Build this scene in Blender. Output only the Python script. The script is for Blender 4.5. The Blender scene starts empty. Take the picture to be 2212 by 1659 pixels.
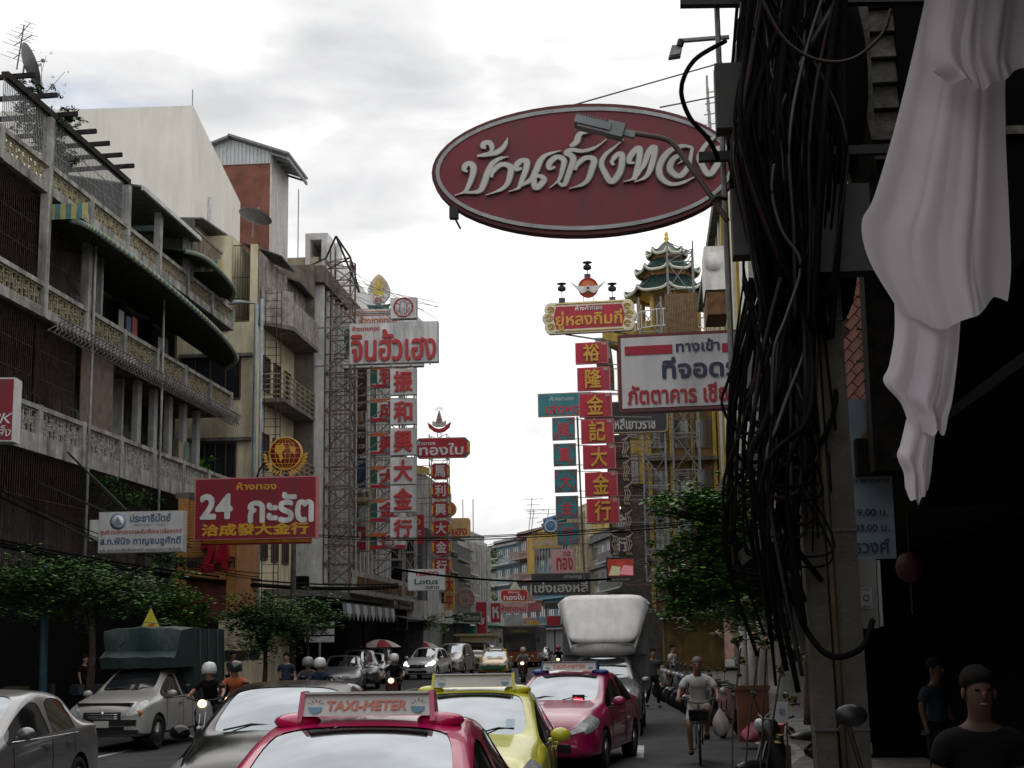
import bpy, bmesh, math, random
from mathutils import Vector, Matrix
from mathutils.bvhtree import BVHTree
R = math.radians
PI = math.pi
SC = bpy.context.scene
COL = SC.collection
rnd = random.Random(7)

# ---------------------------------------------------------------- camera
F, CX, CY = 3200.0, 1106.0, 829.5          # focal length and centre, in units of a 2212 px wide frame
PITCH, YAW, ROLL = R(9.82), R(5.05), 0.014
CAMZ = 2.0
cd = bpy.data.cameras.new('camera'); cam = bpy.data.objects.new('camera', cd); COL.objects.link(cam)
cd.sensor_width = 36.0; cd.lens = F / 2212 * 36.0; cd.clip_start = .1; cd.clip_end = 3000
M3 = Matrix.Rotation(YAW, 3, 'Z') @ Matrix.Rotation(PI/2 + PITCH, 3, 'X') @ Matrix.Rotation(-ROLL, 3, 'Z')
cam.matrix_world = Matrix.Translation((0, 0, CAMZ)) @ M3.to_4x4()
SC.camera = cam
# ---------------------------------------------------------------- sky
w = bpy.data.worlds.new('World'); SC.world = w; w.use_nodes = True
nt = w.node_tree; N = nt.nodes; L = nt.links
bgn = N['Background']
sky = N.new('ShaderNodeTexSky'); sky.sky_type = 'NISHITA'; sky.sun_disc = False
sky.sun_elevation = R(58); sky.sun_rotation = R(-25)
tc = N.new('ShaderNodeTexCoord')
mp = N.new('ShaderNodeMapping'); mp.inputs['Scale'].default_value = (1.0, 1.0, 2.6); mp.inputs['Location'].default_value = (.35, .2, .1)
L.new(tc.outputs['Generated'], mp.inputs['Vector'])
n1 = N.new('ShaderNodeTexNoise'); n1.inputs['Scale'].default_value = 3.3; n1.inputs['Detail'].default_value = 6; n1.inputs['Roughness'].default_value = .5; n1.inputs['Distortion'].default_value = .35
L.new(mp.outputs[0], n1.inputs['Vector'])
cr = N.new('ShaderNodeValToRGB'); e = cr.color_ramp.elements
e[0].position = .30; e[0].color = (.70, .705, .72, 1); e[1].position = .66; e[1].color = (1.5, 1.485, 1.46, 1)
m_ = e.new(.43); m_.color = (.92, .922, .93, 1)
n3 = N.new('ShaderNodeTexNoise'); n3.inputs['Scale'].default_value = 11; n3.inputs['Detail'].default_value = 5; n3.inputs['Distortion'].default_value = .6
L.new(mp.outputs[0], n3.inputs['Vector'])
ma = N.new('ShaderNodeMath'); ma.operation = 'MULTIPLY_ADD'; ma.inputs[1].default_value = .34; L.new(n3.outputs['Fac'], ma.inputs[0])
mb_ = N.new('ShaderNodeMath'); mb_.operation = 'ADD'; mb_.inputs[1].default_value = -.17; L.new(n1.outputs['Fac'], mb_.inputs[0]); L.new(mb_.outputs[0], ma.inputs[2])
L.new(ma.outputs[0], cr.inputs['Fac'])
mp2 = N.new('ShaderNodeMapping'); mp2.inputs['Scale'].default_value = (1.0, 1.0, 2.2); mp2.inputs['Location'].default_value = (5.15, 1.2, 3.1)
L.new(tc.outputs['Generated'], mp2.inputs['Vector'])
n2 = N.new('ShaderNodeTexNoise'); n2.inputs['Scale'].default_value = 4.5; n2.inputs['Detail'].default_value = 8; n2.inputs['Roughness'].default_value = .52
L.new(mp2.outputs[0], n2.inputs['Vector'])
cr2 = N.new('ShaderNodeValToRGB'); cr2.color_ramp.elements[0].position = .33; cr2.color_ramp.elements[0].color = (.45, .45, .45, 1); cr2.color_ramp.elements[1].position = .40
L.new(n2.outputs['Fac'], cr2.inputs['Fac'])
sk = N.new('ShaderNodeMix'); sk.data_type = 'RGBA'; sk.blend_type = 'MULTIPLY'; sk.inputs[0].default_value = 1
sk.inputs[7].default_value = (.12, .12, .12, 1)
L.new(sky.outputs[0], sk.inputs[6])
mx = N.new('ShaderNodeMix'); mx.data_type = 'RGBA'
L.new(cr2.outputs[0], mx.inputs[0]); L.new(sk.outputs[2], mx.inputs[6]); L.new(cr.outputs[0], mx.inputs[7])
L.new(mx.outputs[2], bgn.inputs['Color']); bgn.inputs['Strength'].default_value = 1.0
# veiled sun
sd = bpy.data.lights.new('sun', 'SUN'); sd.energy = .6; sd.angle = R(60); sd.color = (1, .96, .9)
so = bpy.data.objects.new('sun', sd); COL.objects.link(so)
so.rotation_euler = (R(32), 0, R(180 + 25)); so.location = (0, 0, 60)
SC.view_settings.view_transform = 'Standard'; SC.view_settings.look = 'None'
SC.view_settings.exposure = 0; SC.view_settings.gamma = 1; SC.view_settings.use_curve_mapping = False
SC.cycles.max_bounces = 6; SC.cycles.diffuse_bounces = 3; SC.cycles.glossy_bounces = 3; SC.cycles.transparent_max_bounces = 6
SC.cycles.caustics_reflective = False; SC.cycles.caustics_refractive = False

# ---------------------------------------------------------------- pixel to place
CAM = Vector((0, 0, CAMZ))
def ray(px, py): return M3 @ Vector((px - CX, -(py - CY), -F))
def P(px, py, Y):
    d = ray(px, py); return CAM + d * (Y / d.y)
def PX(px, py, X):
    d = ray(px, py); return CAM + d * (X / d.x)
def G(px, py, z=0):
    d = ray(px, py); return CAM + d * ((z - CAMZ) / d.z)

# ---------------------------------------------------------------- materials
def lin(c):
    if isinstance(c, str):
        c = c.lstrip('#'); c = [int(c[i:i+2], 16) / 255 for i in (0, 2, 4)]
        c = [x / 12.92 if x <= .04045 else ((x + .055) / 1.055) ** 2.4 for x in c]
    return tuple(c[:3]) + (1,)
MATS = {}
def mat(key, col, rough=.7, metal=0, var=.12, scale=3, bump=0, bscale=40, coat=0, stain=0, streak=False, ior=1.5, emit=0, flat=False, spec=.5):
    if key in MATS: return MATS[key]
    if spec == .5 and rough >= .8 and not metal: spec = .15
    if key.startswith(('leaf', 'shade_leaf')): spec = .12
    m = bpy.data.materials.new(key); MATS[key] = m; m.use_nodes = True
    nt = m.node_tree; N = nt.nodes; L = nt.links; b = N['Principled BSDF']
    c = lin(col); b.inputs['Base Color'].default_value = c
    b.inputs['Roughness'].default_value = rough; b.inputs['Metallic'].default_value = metal
    b.inputs['IOR'].default_value = ior; b.inputs['Specular IOR Level'].default_value = spec; b.inputs['Coat Weight'].default_value = coat; b.inputs['Coat Roughness'].default_value = .04
    if emit: b.inputs['Emission Color'].default_value = c; b.inputs['Emission Strength'].default_value = emit
    if flat: return m
    t = N.new('ShaderNodeTexCoord')
    out = None
    if var or stain:
        n = N.new('ShaderNodeTexNoise'); n.inputs['Scale'].default_value = scale; n.inputs['Detail'].default_value = 6; n.inputs['Roughness'].default_value = .65
        L.new(t.outputs['Object'], n.inputs['Vector'])
        r = N.new('ShaderNodeValToRGB'); e = r.color_ramp.elements
        e[0].position = .32; e[1].position = .68
        e[0].color = tuple(max(0, x * (1 - var * 1.6)) for x in c[:3]) + (1,); e[1].color = tuple(min(1, x * (1 + var)) for x in c[:3]) + (1,)
        L.new(n.outputs['Fac'], r.inputs['Fac']); out = r.outputs[0]
    if stain:
        mp = N.new('ShaderNodeMapping'); mp.inputs['Scale'].default_value = (1.1, 1.1, .16) if streak else (.5, .5, .4)
        L.new(t.outputs['Object'], mp.inputs['Vector'])
        n = N.new('ShaderNodeTexNoise'); n.inputs['Scale'].default_value = 2.4; n.inputs['Detail'].default_value = 7; n.inputs['Roughness'].default_value = .6
        L.new(mp.outputs[0], n.inputs['Vector'])
        r = N.new('ShaderNodeValToRGB'); e = r.color_ramp.elements; e[0].position = .42; e[1].position = .68
        e[0].color = (0, 0, 0, 1); e[1].color = (stain,) * 3 + (1,)
        L.new(n.outputs['Fac'], r.inputs['Fac'])
        k = N.new('ShaderNodeMix'); k.data_type = 'RGBA'; k.inputs[7].default_value = (.045, .042, .036, 1)
        L.new(r.outputs[0], k.inputs[0]); L.new(out, k.inputs[6]); out = k.outputs[2]
    if out is not None:
        L.new(out, b.inputs['Base Color'])
        if emit: L.new(out, b.inputs['Emission Color'])
    if bump:
        n = N.new('ShaderNodeTexNoise'); n.inputs['Scale'].default_value = bscale; n.inputs['Detail'].default_value = 4
        L.new(t.outputs['Object'], n.inputs['Vector'])
        bp = N.new('ShaderNodeBump'); bp.inputs['Strength'].default_value = bump; bp.inputs['Distance'].default_value = .02
        L.new(n.outputs['Fac'], bp.inputs['Height']); L.new(bp.outputs[0], b.inputs['Normal'])
    return m

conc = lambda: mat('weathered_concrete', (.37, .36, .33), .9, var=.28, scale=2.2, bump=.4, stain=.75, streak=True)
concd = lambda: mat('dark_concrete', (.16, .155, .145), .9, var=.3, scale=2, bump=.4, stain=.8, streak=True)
dark = lambda: mat('dark_void', (.006, .006, .006), .95, var=.2, spec=.05)  # near black: deep shade put into the colour of walls and ground floors
steel = lambda: mat('grey_steel', (.22, .22, .22), .6, .3, var=.3, scale=9)
rust = lambda: mat('rusty_steel', (.06, .042, .033), .85, var=.5, scale=7, bump=.3)
blackm = lambda: mat('black_rubber', (.014, .014, .015), .6, var=.2)
cream = lambda: mat('cream_render', (.70, .63, .44), .9, var=.12, scale=1.2, stain=.4, streak=True, bump=.2)
white = lambda: mat('white_paint', (.72, .72, .70), .6, var=.06, scale=2, stain=.25, streak=True)
glassd = lambda: mat('dark_glass', (.02, .025, .03), .06, ior=1.9, var=.1)

# ---------------------------------------------------------------- mesh builder
class MB:
    def __init__(s): s.v = []; s.f = []; s.m = []; s.sm = []
    def add(s, vs, fs, mi=0, smooth=False):
        k = len(s.v); s.v += [tuple(v) for v in vs]
        for f in fs: s.f.append(tuple(i + k for i in f)); s.m.append(mi); s.sm.append(smooth)
        return s
    def box(s, c, d, mi=0, rz=0, rot=None):
        hx, hy, hz = d[0]/2, d[1]/2, d[2]/2
        vs = [Vector((x, y, z)) for z in (-hz, hz) for y in (-hy, hy) for x in (-hx, hx)]
        M = rot if rot is not None else (Matrix.Rotation(rz, 3, 'Z') if rz else None)
        if M is not None: vs = [M @ v for v in vs]
        c = Vector(c); vs = [v + c for v in vs]
        return s.add(vs, [(0,2,3,1),(4,5,7,6),(0,1,5,4),(2,6,7,3),(0,4,6,2),(1,3,7,5)], mi)
    def lohi(s, a, b, mi=0):
        return s.box([(a[i]+b[i])/2 for i in range(3)], [abs(b[i]-a[i]) for i in range(3)], mi)
    def bar(s, a, b, r, n=4, mi=0, r2=None, smooth=False):
        a = Vector(a); b = Vector(b); d = b - a
        if d.length < 1e-6: return s
        q = d.to_track_quat('Z', 'Y').to_matrix(); r2 = r if r2 is None else r2
        vs = []
        for p, rr in ((a, r), (b, r2)):
            for i in range(n):
                t = 2*PI*(i+.5)/n; vs.append(p + q @ Vector((rr*math.cos(t), rr*math.sin(t), 0)))
        fs = [(i, (i+1) % n, n+(i+1) % n, n+i) for i in range(n)] + [tuple(range(n-1, -1, -1)), tuple(range(n, 2*n))]
        return s.add(vs, fs, mi, smooth)
    def tube(s, pts, r, n=6, mi=0, smooth=True):
        pts = [Vector(p) for p in pts]; m = len(pts); vs = []
        for i, p in enumerate(pts):
            d = (pts[min(i+1, m-1)] - pts[max(i-1, 0)]); d = d if d.length > 1e-7 else Vector((0, 0, 1))
            q = d.to_track_quat('Z', 'Y').to_matrix(); rr = r[i] if isinstance(r, (list, tuple)) else r
            for k in range(n):
                t = 2*PI*k/n; vs.append(p + q @ Vector((rr*math.cos(t), rr*math.sin(t), 0)))
        fs = []
        for i in range(m-1):
            for k in range(n): fs.append((i*n+k, i*n+(k+1) % n, (i+1)*n+(k+1) % n, (i+1)*n+k))
        fs += [tuple(range(n-1, -1, -1)), tuple(range((m-1)*n, m*n))]
        return s.add(vs, fs, mi, smooth)
    def lathe(s, prof, c=(0,0,0), n=20, axis='Z', mi=0, smooth=True, arc=1.0):
        vs = []; c = Vector(c)
        for r, z in prof:
            for k in range(n):
                t = 2*PI*k/n
                p = (r*math.cos(t), r*math.sin(t), z)
                if axis == 'X': p = (z, p[0], p[1])
                if axis == 'Y': p = (p[0], z, p[1])
                vs.append(c + Vector(p))
        fs = [(i*n+k, i*n+(k+1) % n, (i+1)*n+(k+1) % n, (i+1)*n+k) for i in range(len(prof)-1) for k in range(n)]
        ring = len(prof) == 4 and prof[0][0] == prof[-1][0] > 0 and prof[1][0] > prof[0][0] and prof[1][0] == prof[2][0]
        if ring: fs += [(3*n+k, 3*n+(k+1) % n, (k+1) % n, k) for k in range(n)]; return s.add(vs, fs, mi, smooth)
        if prof[0][0] > 1e-4: fs.append(tuple(range(n-1, -1, -1)))
        if prof[-1][0] > 1e-4: fs.append(tuple(range((len(prof)-1)*n, len(prof)*n)))
        return s.add(vs, fs, mi, smooth)
    def ball(s, c, r, n=12, m=8, mi=0):
        r = r if isinstance(r, (tuple, list)) else (r, r, r); c = Vector(c); vs = []
        for j in range(m+1):
            ph = PI*j/m
            for k in range(n):
                t = 2*PI*k/n; vs.append(c + Vector((r[0]*math.sin(ph)*math.cos(t), r[1]*math.sin(ph)*math.sin(t), r[2]*math.cos(ph))))
        return s.add(vs, [(j*n+k, (j+1)*n+k, (j+1)*n+(k+1) % n, j*n+(k+1) % n) for j in range(m) for k in range(n)], mi, True)
    def prism(s, poly, y0, y1, mi=0):      # polygon in XZ, extruded along Y
        n = len(poly)
        vs = [(p[0], y0, p[1]) for p in poly] + [(p[0], y1, p[1]) for p in poly]
        return s.add(vs, [tuple(range(n)), tuple(range(2*n-1, n-1, -1))] + [(i, i+n, (i+1) % n+n, (i+1) % n) for i in range(n)], mi)
    def quad(s, a, b, c, d, mi=0): return s.add([a, b, c, d], [(0, 1, 2, 3)], mi)
    def slab(s, a, b, c, d, t, mi=0):      # thin plate through four points, thickness t along its normal
        a, b, c, d = map(Vector, (a, b, c, d)); n = (b-a).cross(d-a).normalized()*t
        return s.add([a, b, c, d, a+n, b+n, c+n, d+n], [(3,2,1,0),(4,5,6,7),(0,1,5,4),(1,2,6,5),(2,3,7,6),(3,0,4,7)], mi)
    def build(s, name, mats, parent=None, off=True, fix=True):
        me = bpy.data.meshes.new(name)
        o3 = Vector((0, 0, 0))
        if parent is not None and off:
            r = parent
            while r.parent: r = r.parent
            o3 = Vector(r.location)
        me.from_pydata([(v[0]-o3.x, v[1]-o3.y, v[2]-o3.z) for v in s.v], [], s.f)
        for m in (mats if isinstance(mats, (list, tuple)) else [mats]): me.materials.append(m)
        me.polygons.foreach_set('material_index', s.m); me.polygons.foreach_set('use_smooth', s.sm)
        if fix:
            bm = bmesh.new(); bm.from_mesh(me); bmesh.ops.recalc_face_normals(bm, faces=bm.faces); bm.to_mesh(me); bm.free()
        o = bpy.data.objects.new(name, me); COL.objects.link(o)
        if parent is not None: o.parent = parent
        return o

def tag(o, label=None, cat=None, group=None, kind=None):
    if label: o['label'] = label
    if cat: o['category'] = cat
    if group: o['group'] = group
    if kind: o['kind'] = kind
    return o
def thing(name, label, cat, loc=(0,0,0), rz=0, group=None):
    o = bpy.data.objects.new(name, None); COL.objects.link(o); o.location = loc; o.rotation_euler = (0, 0, rz)
    return tag(o, label, cat, group)
def struct(o): o['kind'] = 'structure'; return o
def dup(root, loc, rz, label):
    r = root.copy(); COL.objects.link(r); r.location = loc; r.rotation_euler = (root.rotation_euler[0], root.rotation_euler[1], rz); r['label'] = label
    def rec(a, b):
        for ch in a.children:
            c = ch.copy(); COL.objects.link(c); c.parent = b; rec(ch, c)
    rec(root, r); return r
def curve_pts(pts, n=6):            # catmull-rom
    pts = [Vector(p) for p in pts]; out = []
    for i in range(len(pts)-1):
        p0 = pts[max(i-1, 0)]; p1 = pts[i]; p2 = pts[i+1]; p3 = pts[min(i+2, len(pts)-1)]
        for k in range(n):
            t = k/n; out.append(.5*((2*p1)+(p2-p0)*t+(2*p0-5*p1+4*p2-p3)*t*t+(3*p1-p0-3*p2+p3)*t**3))
    out.append(pts[-1]); return out
def sag(a, b, s, n=14):
    a = Vector(a); b = Vector(b); return [a.lerp(b, i/n) - Vector((0, 0, s*4*(i/n)*(1-i/n))) for i in range(n+1)]

# ---------------------------------------------------------------- lettering
TX = {}
def text_geo(txt, bold=.02, shear=0):
    key = (txt, bold, shear)
    if key in TX: return TX[key]
    cu = bpy.data.curves.new('t', 'FONT'); cu.body = txt; cu.resolution_u = 3; cu.extrude = .03; cu.shear = shear; cu.space_line = .9
    o = bpy.data.objects.new('t', cu); COL.objects.link(o)
    dg = bpy.context.evaluated_depsgraph_get(); dg.update()
    me = bpy.data.meshes.new_from_object(o.evaluated_get(dg))
    V = [v.co.copy() for v in me.vertices]; Fs = [tuple(p.vertices) for p in me.polygons]
    bpy.data.objects.remove(o); bpy.data.curves.remove(cu); bpy.data.meshes.remove(me)
    par = list(range(len(V)))
    def find(a):
        while par[a] != a: par[a] = par[par[a]]; a = par[a]
        return a
    loc = {}
    for i, v in enumerate(V):          # weld by position
        k = (round(v.x, 5), round(v.y, 5), round(v.z, 5))
        if k in loc: par[find(i)] = find(loc[k])
        else: loc[k] = i
    for f in Fs:
        a = find(f[0])
        for b in f[1:]: par[find(b)] = a
    ids = {}
    for i in range(len(V)): ids.setdefault(find(i), len(ids))
    off = [.0035*(ids[find(i)] % 5) for i in range(len(V))]
    vs, fs = [], []
    shifts = [(0, 0)] + ([(bold*math.cos(t), bold*math.sin(t)) for t in [k*PI/3+.3 for k in range(6)]] if bold else [])
    for j, (dx, dy) in enumerate(shifts):
        k = len(vs); vs += [(v.x+dx, v.y+dy, v.z + off[i] - j*.0006) for i, v in enumerate(V)]
        fs += [tuple(q+k for q in f) for f in Fs]
    xs = [v[0] for v in vs]; ys = [v[1] for v in vs]
    TX[key] = (vs, fs, (min(xs), max(xs), min(ys), max(ys)))
    return TX[key]
def letters(mb, txt, cx, cz, wd, ht, y, mi=0, bold=.02, fit='both', shear=0, tilt=0, depth=None):
    """lettering in the XZ plane at depth y, facing -Y, fitted into wd x ht round (cx, cz)"""
    vs, fs, (x0, x1, y0, y1) = text_geo(txt, bold, shear)
    sx = wd/(x1-x0); sy = ht/(y1-y0)
    if fit == 'min': sx = sy = min(sx, sy)
    sz = depth/.06 if depth else .35*min(sx, sy)
    c, s_ = math.cos(tilt), math.sin(tilt)
    out = []
    for v in vs:
        a = (v[0]-(x0+x1)/2)*sx; b = (v[1]-(y0+y1)/2)*sy
        out.append((cx + a*c-b*s_, y - v[2]*sz, cz + a*s_+b*c))
    mb.add(out, fs, mi)
    return mb
# ================================================================ ground
def ground():
    asph = mat('asphalt', (.062, .062, .064), .85, var=.25, scale=1.1, bump=.5, bscale=60, stain=.35)
    m = MB(); m.add([(-400, -30, 0), (400, -30, 0), (400, 900, 0), (-400, 900, 0)], [(0, 1, 2, 3)])
    struct(m.build('road', asph))
    pav = mat('paving', (.20, .19, .18), .9, var=.25, scale=3, bump=.4, stain=.3)
    kerb = mat('kerb_stone', (.33, .32, .30), .9, var=.25, scale=4, stain=.4)
    def walk(pts, side, name):
        m = MB(); k = MB()
        for a, b in zip(pts, pts[1:]):
            a = Vector((a[0], a[1], 0)); b = Vector((b[0], b[1], 0)); u = (b-a).normalized(); nrm = Vector((-u.y, u.x, 0))*side
            m.add([a+nrm*.16, b+nrm*.16, b+nrm*9, a+nrm*9], [(0, 1, 2, 3)]); 
            for p in range(0, 4): m.v[-1-p] = (m.v[-1-p][0], m.v[-1-p][1], .13)
            k.add([a, b, b+nrm*.16, a+nrm*.16] + [q+Vector((0, 0, .135)) for q in (a, b, b+nrm*.16, a+nrm*.16)],
                  [(4, 5, 6, 7), (0, 1, 5, 4), (2, 3, 7, 6), (0, 3, 7, 4), (1, 2, 6, 5)])
        s = struct(m.build(name, pav)); struct(k.build('kerb', kerb)); return s
    walk([(1.1, -5), (1.1, 16), (1.5, 21), (2.35, 25), (2.4, 40), (2.1, 70), (1.2, 95), (-.5, 120), (-4, 147), (-9.5, 178), (-19, 208), (-30, 236)], -1, 'pavement')
    walk([(-13.2, -5), (-13.2, 130), (-17, 160), (-27, 195), (-40, 225)], 1, 'pavement')
    # paving tiles near the pole
    tl = MB(); tile = mat('paving_tile', (.24, .22, .20), .9, var=.25, scale=3, stain=.3)
    root = tag(MB().lohi((1.3, 6, .131), (5.6, 22, .136)).build('paving_bed', pav), kind='structure')
    tm = MB().lohi((-.195, -.195, 0), (.195, .195, .02)).build('paving_tile', tile, root, off=False)
    tm.location = (1.55, 7.0, .136); first = True
    for i in range(10):
        for j in range(26):
            if first: first = False; continue
            c = tm.copy(); COL.objects.link(c); c.parent = root; c.location = (1.55+.41*i, 7.0+.41*j, .136+rnd.uniform(-.004, .003))
    paint = mat('road_paint', (.50, .50, .47), .7, var=.3, scale=6, stain=.5)
    def line(name, segs, label):
        m = MB()
        for a, b, wd in segs: m.add([(a[0]-wd/2, a[1], .004), (a[0]+wd/2, a[1], .004), (b[0]+wd/2, b[1], .004), (b[0]-wd/2, b[1], .004)], [(0, 1, 2, 3)])
        o = m.build(name, paint); struct(o)
    line('lane_marking', [((2.05, 27.7), (2.0, 60), .13)] + [((2.16, 22+i*.55), (2.14, 22.26+i*.55), .42) for i in range(10)], '')
    for x in (-10.1, -6.9, -3.4, -.2):
        line('lane_marking', [((x, y), (x, y+3), .12) for y in range(8, 120, 9)], '')
    # asphalt patches and a manhole
    pm = mat('asphalt_patch', (.04, .04, .042), .8, var=.3, scale=3, bump=.4)
    m = MB()
    for x, y, a, b in [(.7, 30, .9, 1.6), (-9.2, 30, 1.4, .8), (1.0, 38, .7, .9), (.4, 24.5, .8, .5)]:
        m.add([(x, y, .005), (x+a, y+.1, .005), (x+a-.1, y+b, .005), (x+.05, y+b-.1, .005)], [(0, 1, 2, 3)])
    struct(m.build('road_patch', pm))
ground()

# ================================================================ generic pieces
WM = {}
def win(parent, c, wd, ht, face='E', fm=None, gm=None, bars=1, off=True):
    """window (frame) with its pane; face E looks to +X, S looks to -Y, 'L' local facade looks to -Y"""
    fm = fm or mat('window_frame', (.35, .34, .31), .7, var=.2); gm = gm or glassd()
    key = (round(wd, 2), round(ht, 2), face == 'E', fm.name, gm.name, bars)
    if key not in WM:
        f = MB(); t = .06
        for s in (-1, 1):
            f.box((s*(wd/2-t/2), 0, 0), (t, .10, ht)); f.box((0, 0, s*(ht/2-t/2)), (wd-2*t, .10, t))
        for i in range(bars):
            f.box((wd*(i+1)/(bars+1)-wd/2, 0, 0), (.04, .08, ht-2*t))
        g = MB().box((0, .02, 0), (wd-2*t, .02, ht-2*t))
        if face == 'E':
            for q in (f, g): q.v = [(-v[1], v[0], v[2]) for v in q.v]
        WM[key] = [f, g, None, None]
    rt = parent
    while rt.parent: rt = rt.parent
    loc = Vector(c) - (Vector(rt.location) if off else Vector((0, 0, 0)))
    k = WM[key]
    if k[2] is None:
        a = k[0].build('window', fm, parent, off=False); b = k[1].build('pane', gm, a, off=False); k[2], k[3] = a.data, b.data
    else:
        a = bpy.data.objects.new('window', k[2]); b = bpy.data.objects.new('pane', k[3])
        COL.objects.link(a); COL.objects.link(b); a.parent = parent; b.parent = a
    a.location = loc; return a

def block(name, label, p0, p1, depth, h, wallc, floors=4, bays=3, trim=None, style='win', cat='building', base=4.0, roofc=None, group=None, glass=None, top=True, z0=0):
    """a shophouse whose facade runs from p0 to p1 (interior on the left of that direction)"""
    a = Vector((p0[0], p0[1], 0)); b = Vector((p1[0], p1[1], 0)); u = b-a; W = u.length
    t = thing(name, label, cat, a, math.atan2(u.y, u.x), group)
    wm = mat('render_' + wallc[0], wallc[1], .9, var=.2, scale=1.3, stain=.55, streak=True, bump=.2)
    tm = mat('trim_' + (trim or wallc)[0], (trim or wallc)[1], .85, var=.2, stain=.4, streak=True)
    B = lambda mb, n, m, p=t: mb.build(n, m, p, off=False)
    B(MB().lohi((0, .5, base), (W, depth, h)).lohi((0, 1.6, z0), (W, depth, base)), 'wall', wm)
    if top:
        B(MB().lohi((-.05, .2, h), (W+.05, .5, h+.7)).lohi((-.08, .15, h+.7), (W+.08, .55, h+.85)), 'parapet', tm)
    if roofc: B(MB().slab((-.2, -.6, h+.3), (W+.2, -.6, h+.3), (W+.2, depth*.6, h+1.9), (-.2, depth*.6, h+1.9), .08), 'roof', roofc)
    fh = (h-base)/floors; bw = W/bays
    sl = MB()
    for f in range(floors+1): sl.lohi((-.02, -.1, base+f*fh-.16), (W+.02, .52, base+f*fh+.16))
    B(sl, 'floor_slab', tm)
    if style in ('fins', 'finsw'):
        for i in range(bays*3+1):
            x = i*W/(bays*3)
            B(MB().lohi((x-.1, -.35, base+.3), (x+.1, .45, h-.2)), 'fin', tm)
    if style != 'fins':
        for f in range(floors):
            for i in range(bays):
                win(t, (bw*(i+.5), .47, base+fh*(f+.55)), bw*.66, fh*.52, 'L', gm=glass, bars=2 if bw > 2.4 else 1, off=False)
    else:
        for f in range(floors):
            for i in range(bays): win(t, (bw*(i+.5), .47, base+fh*(f+.5)), bw*.8, fh*.7, 'L', gm=glass, bars=1, off=False)
    if style == 'balc':
        for f in range(floors):
            m = MB(); z = base+f*fh
            m.lohi((0, -1.1, z-.1), (W, -.11, z+.06))
            m.lohi((0, -1.1, z+.95), (W, -1.04, z+1.0))
            for i in range(int(W/.22)): m.lohi((i*.22, -1.09, z+.06), (i*.22+.03, -1.06, z+.95))
            for s in (0, W): m.lohi((s-.03, -1.1, z+.95), (s+.03, -.1, z+1.0))
            B(m, 'balcony', tm)
    aw = MB(); n = 6
    for i in range(bays):
        aw.slab((bw*i+.1, -1.7, base-.75), (bw*(i+1)-.1, -1.7, base-.75), (bw*(i+1)-.1, .4, base-.2), (bw*i+.1, .4, base-.2), .04)
    B(aw, 'shop_awning', mat('awning_'+str(rnd.randrange(4)), rnd.choice([(.10, .11, .13), (.16, .06, .05), (.05, .12, .10), (.18, .17, .14)]), .8, var=.3))
    sh = MB()
    for i in range(bays): sh.lohi((bw*i+.25, 1.5, .2), (bw*(i+1)-.25, 1.58, base-.5))
    B(sh, 'shopfront', mat('shopfront_dark', (.035, .033, .035), .4, var=.4, scale=2))
    return t

# ---- the street behind the camera
for lb, a, b in (('plain shophouse row behind the camera on the left', (-30, -70, 0), (-17, 29.5, 15)), ('plain shophouse row behind the camera on the right', (5.2, -70, 0), (18, 2.5, 14))):
    t = thing('shophouse_row', lb, 'building', a); MB().lohi(a, b).build('wall', concd(), t)
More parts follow.
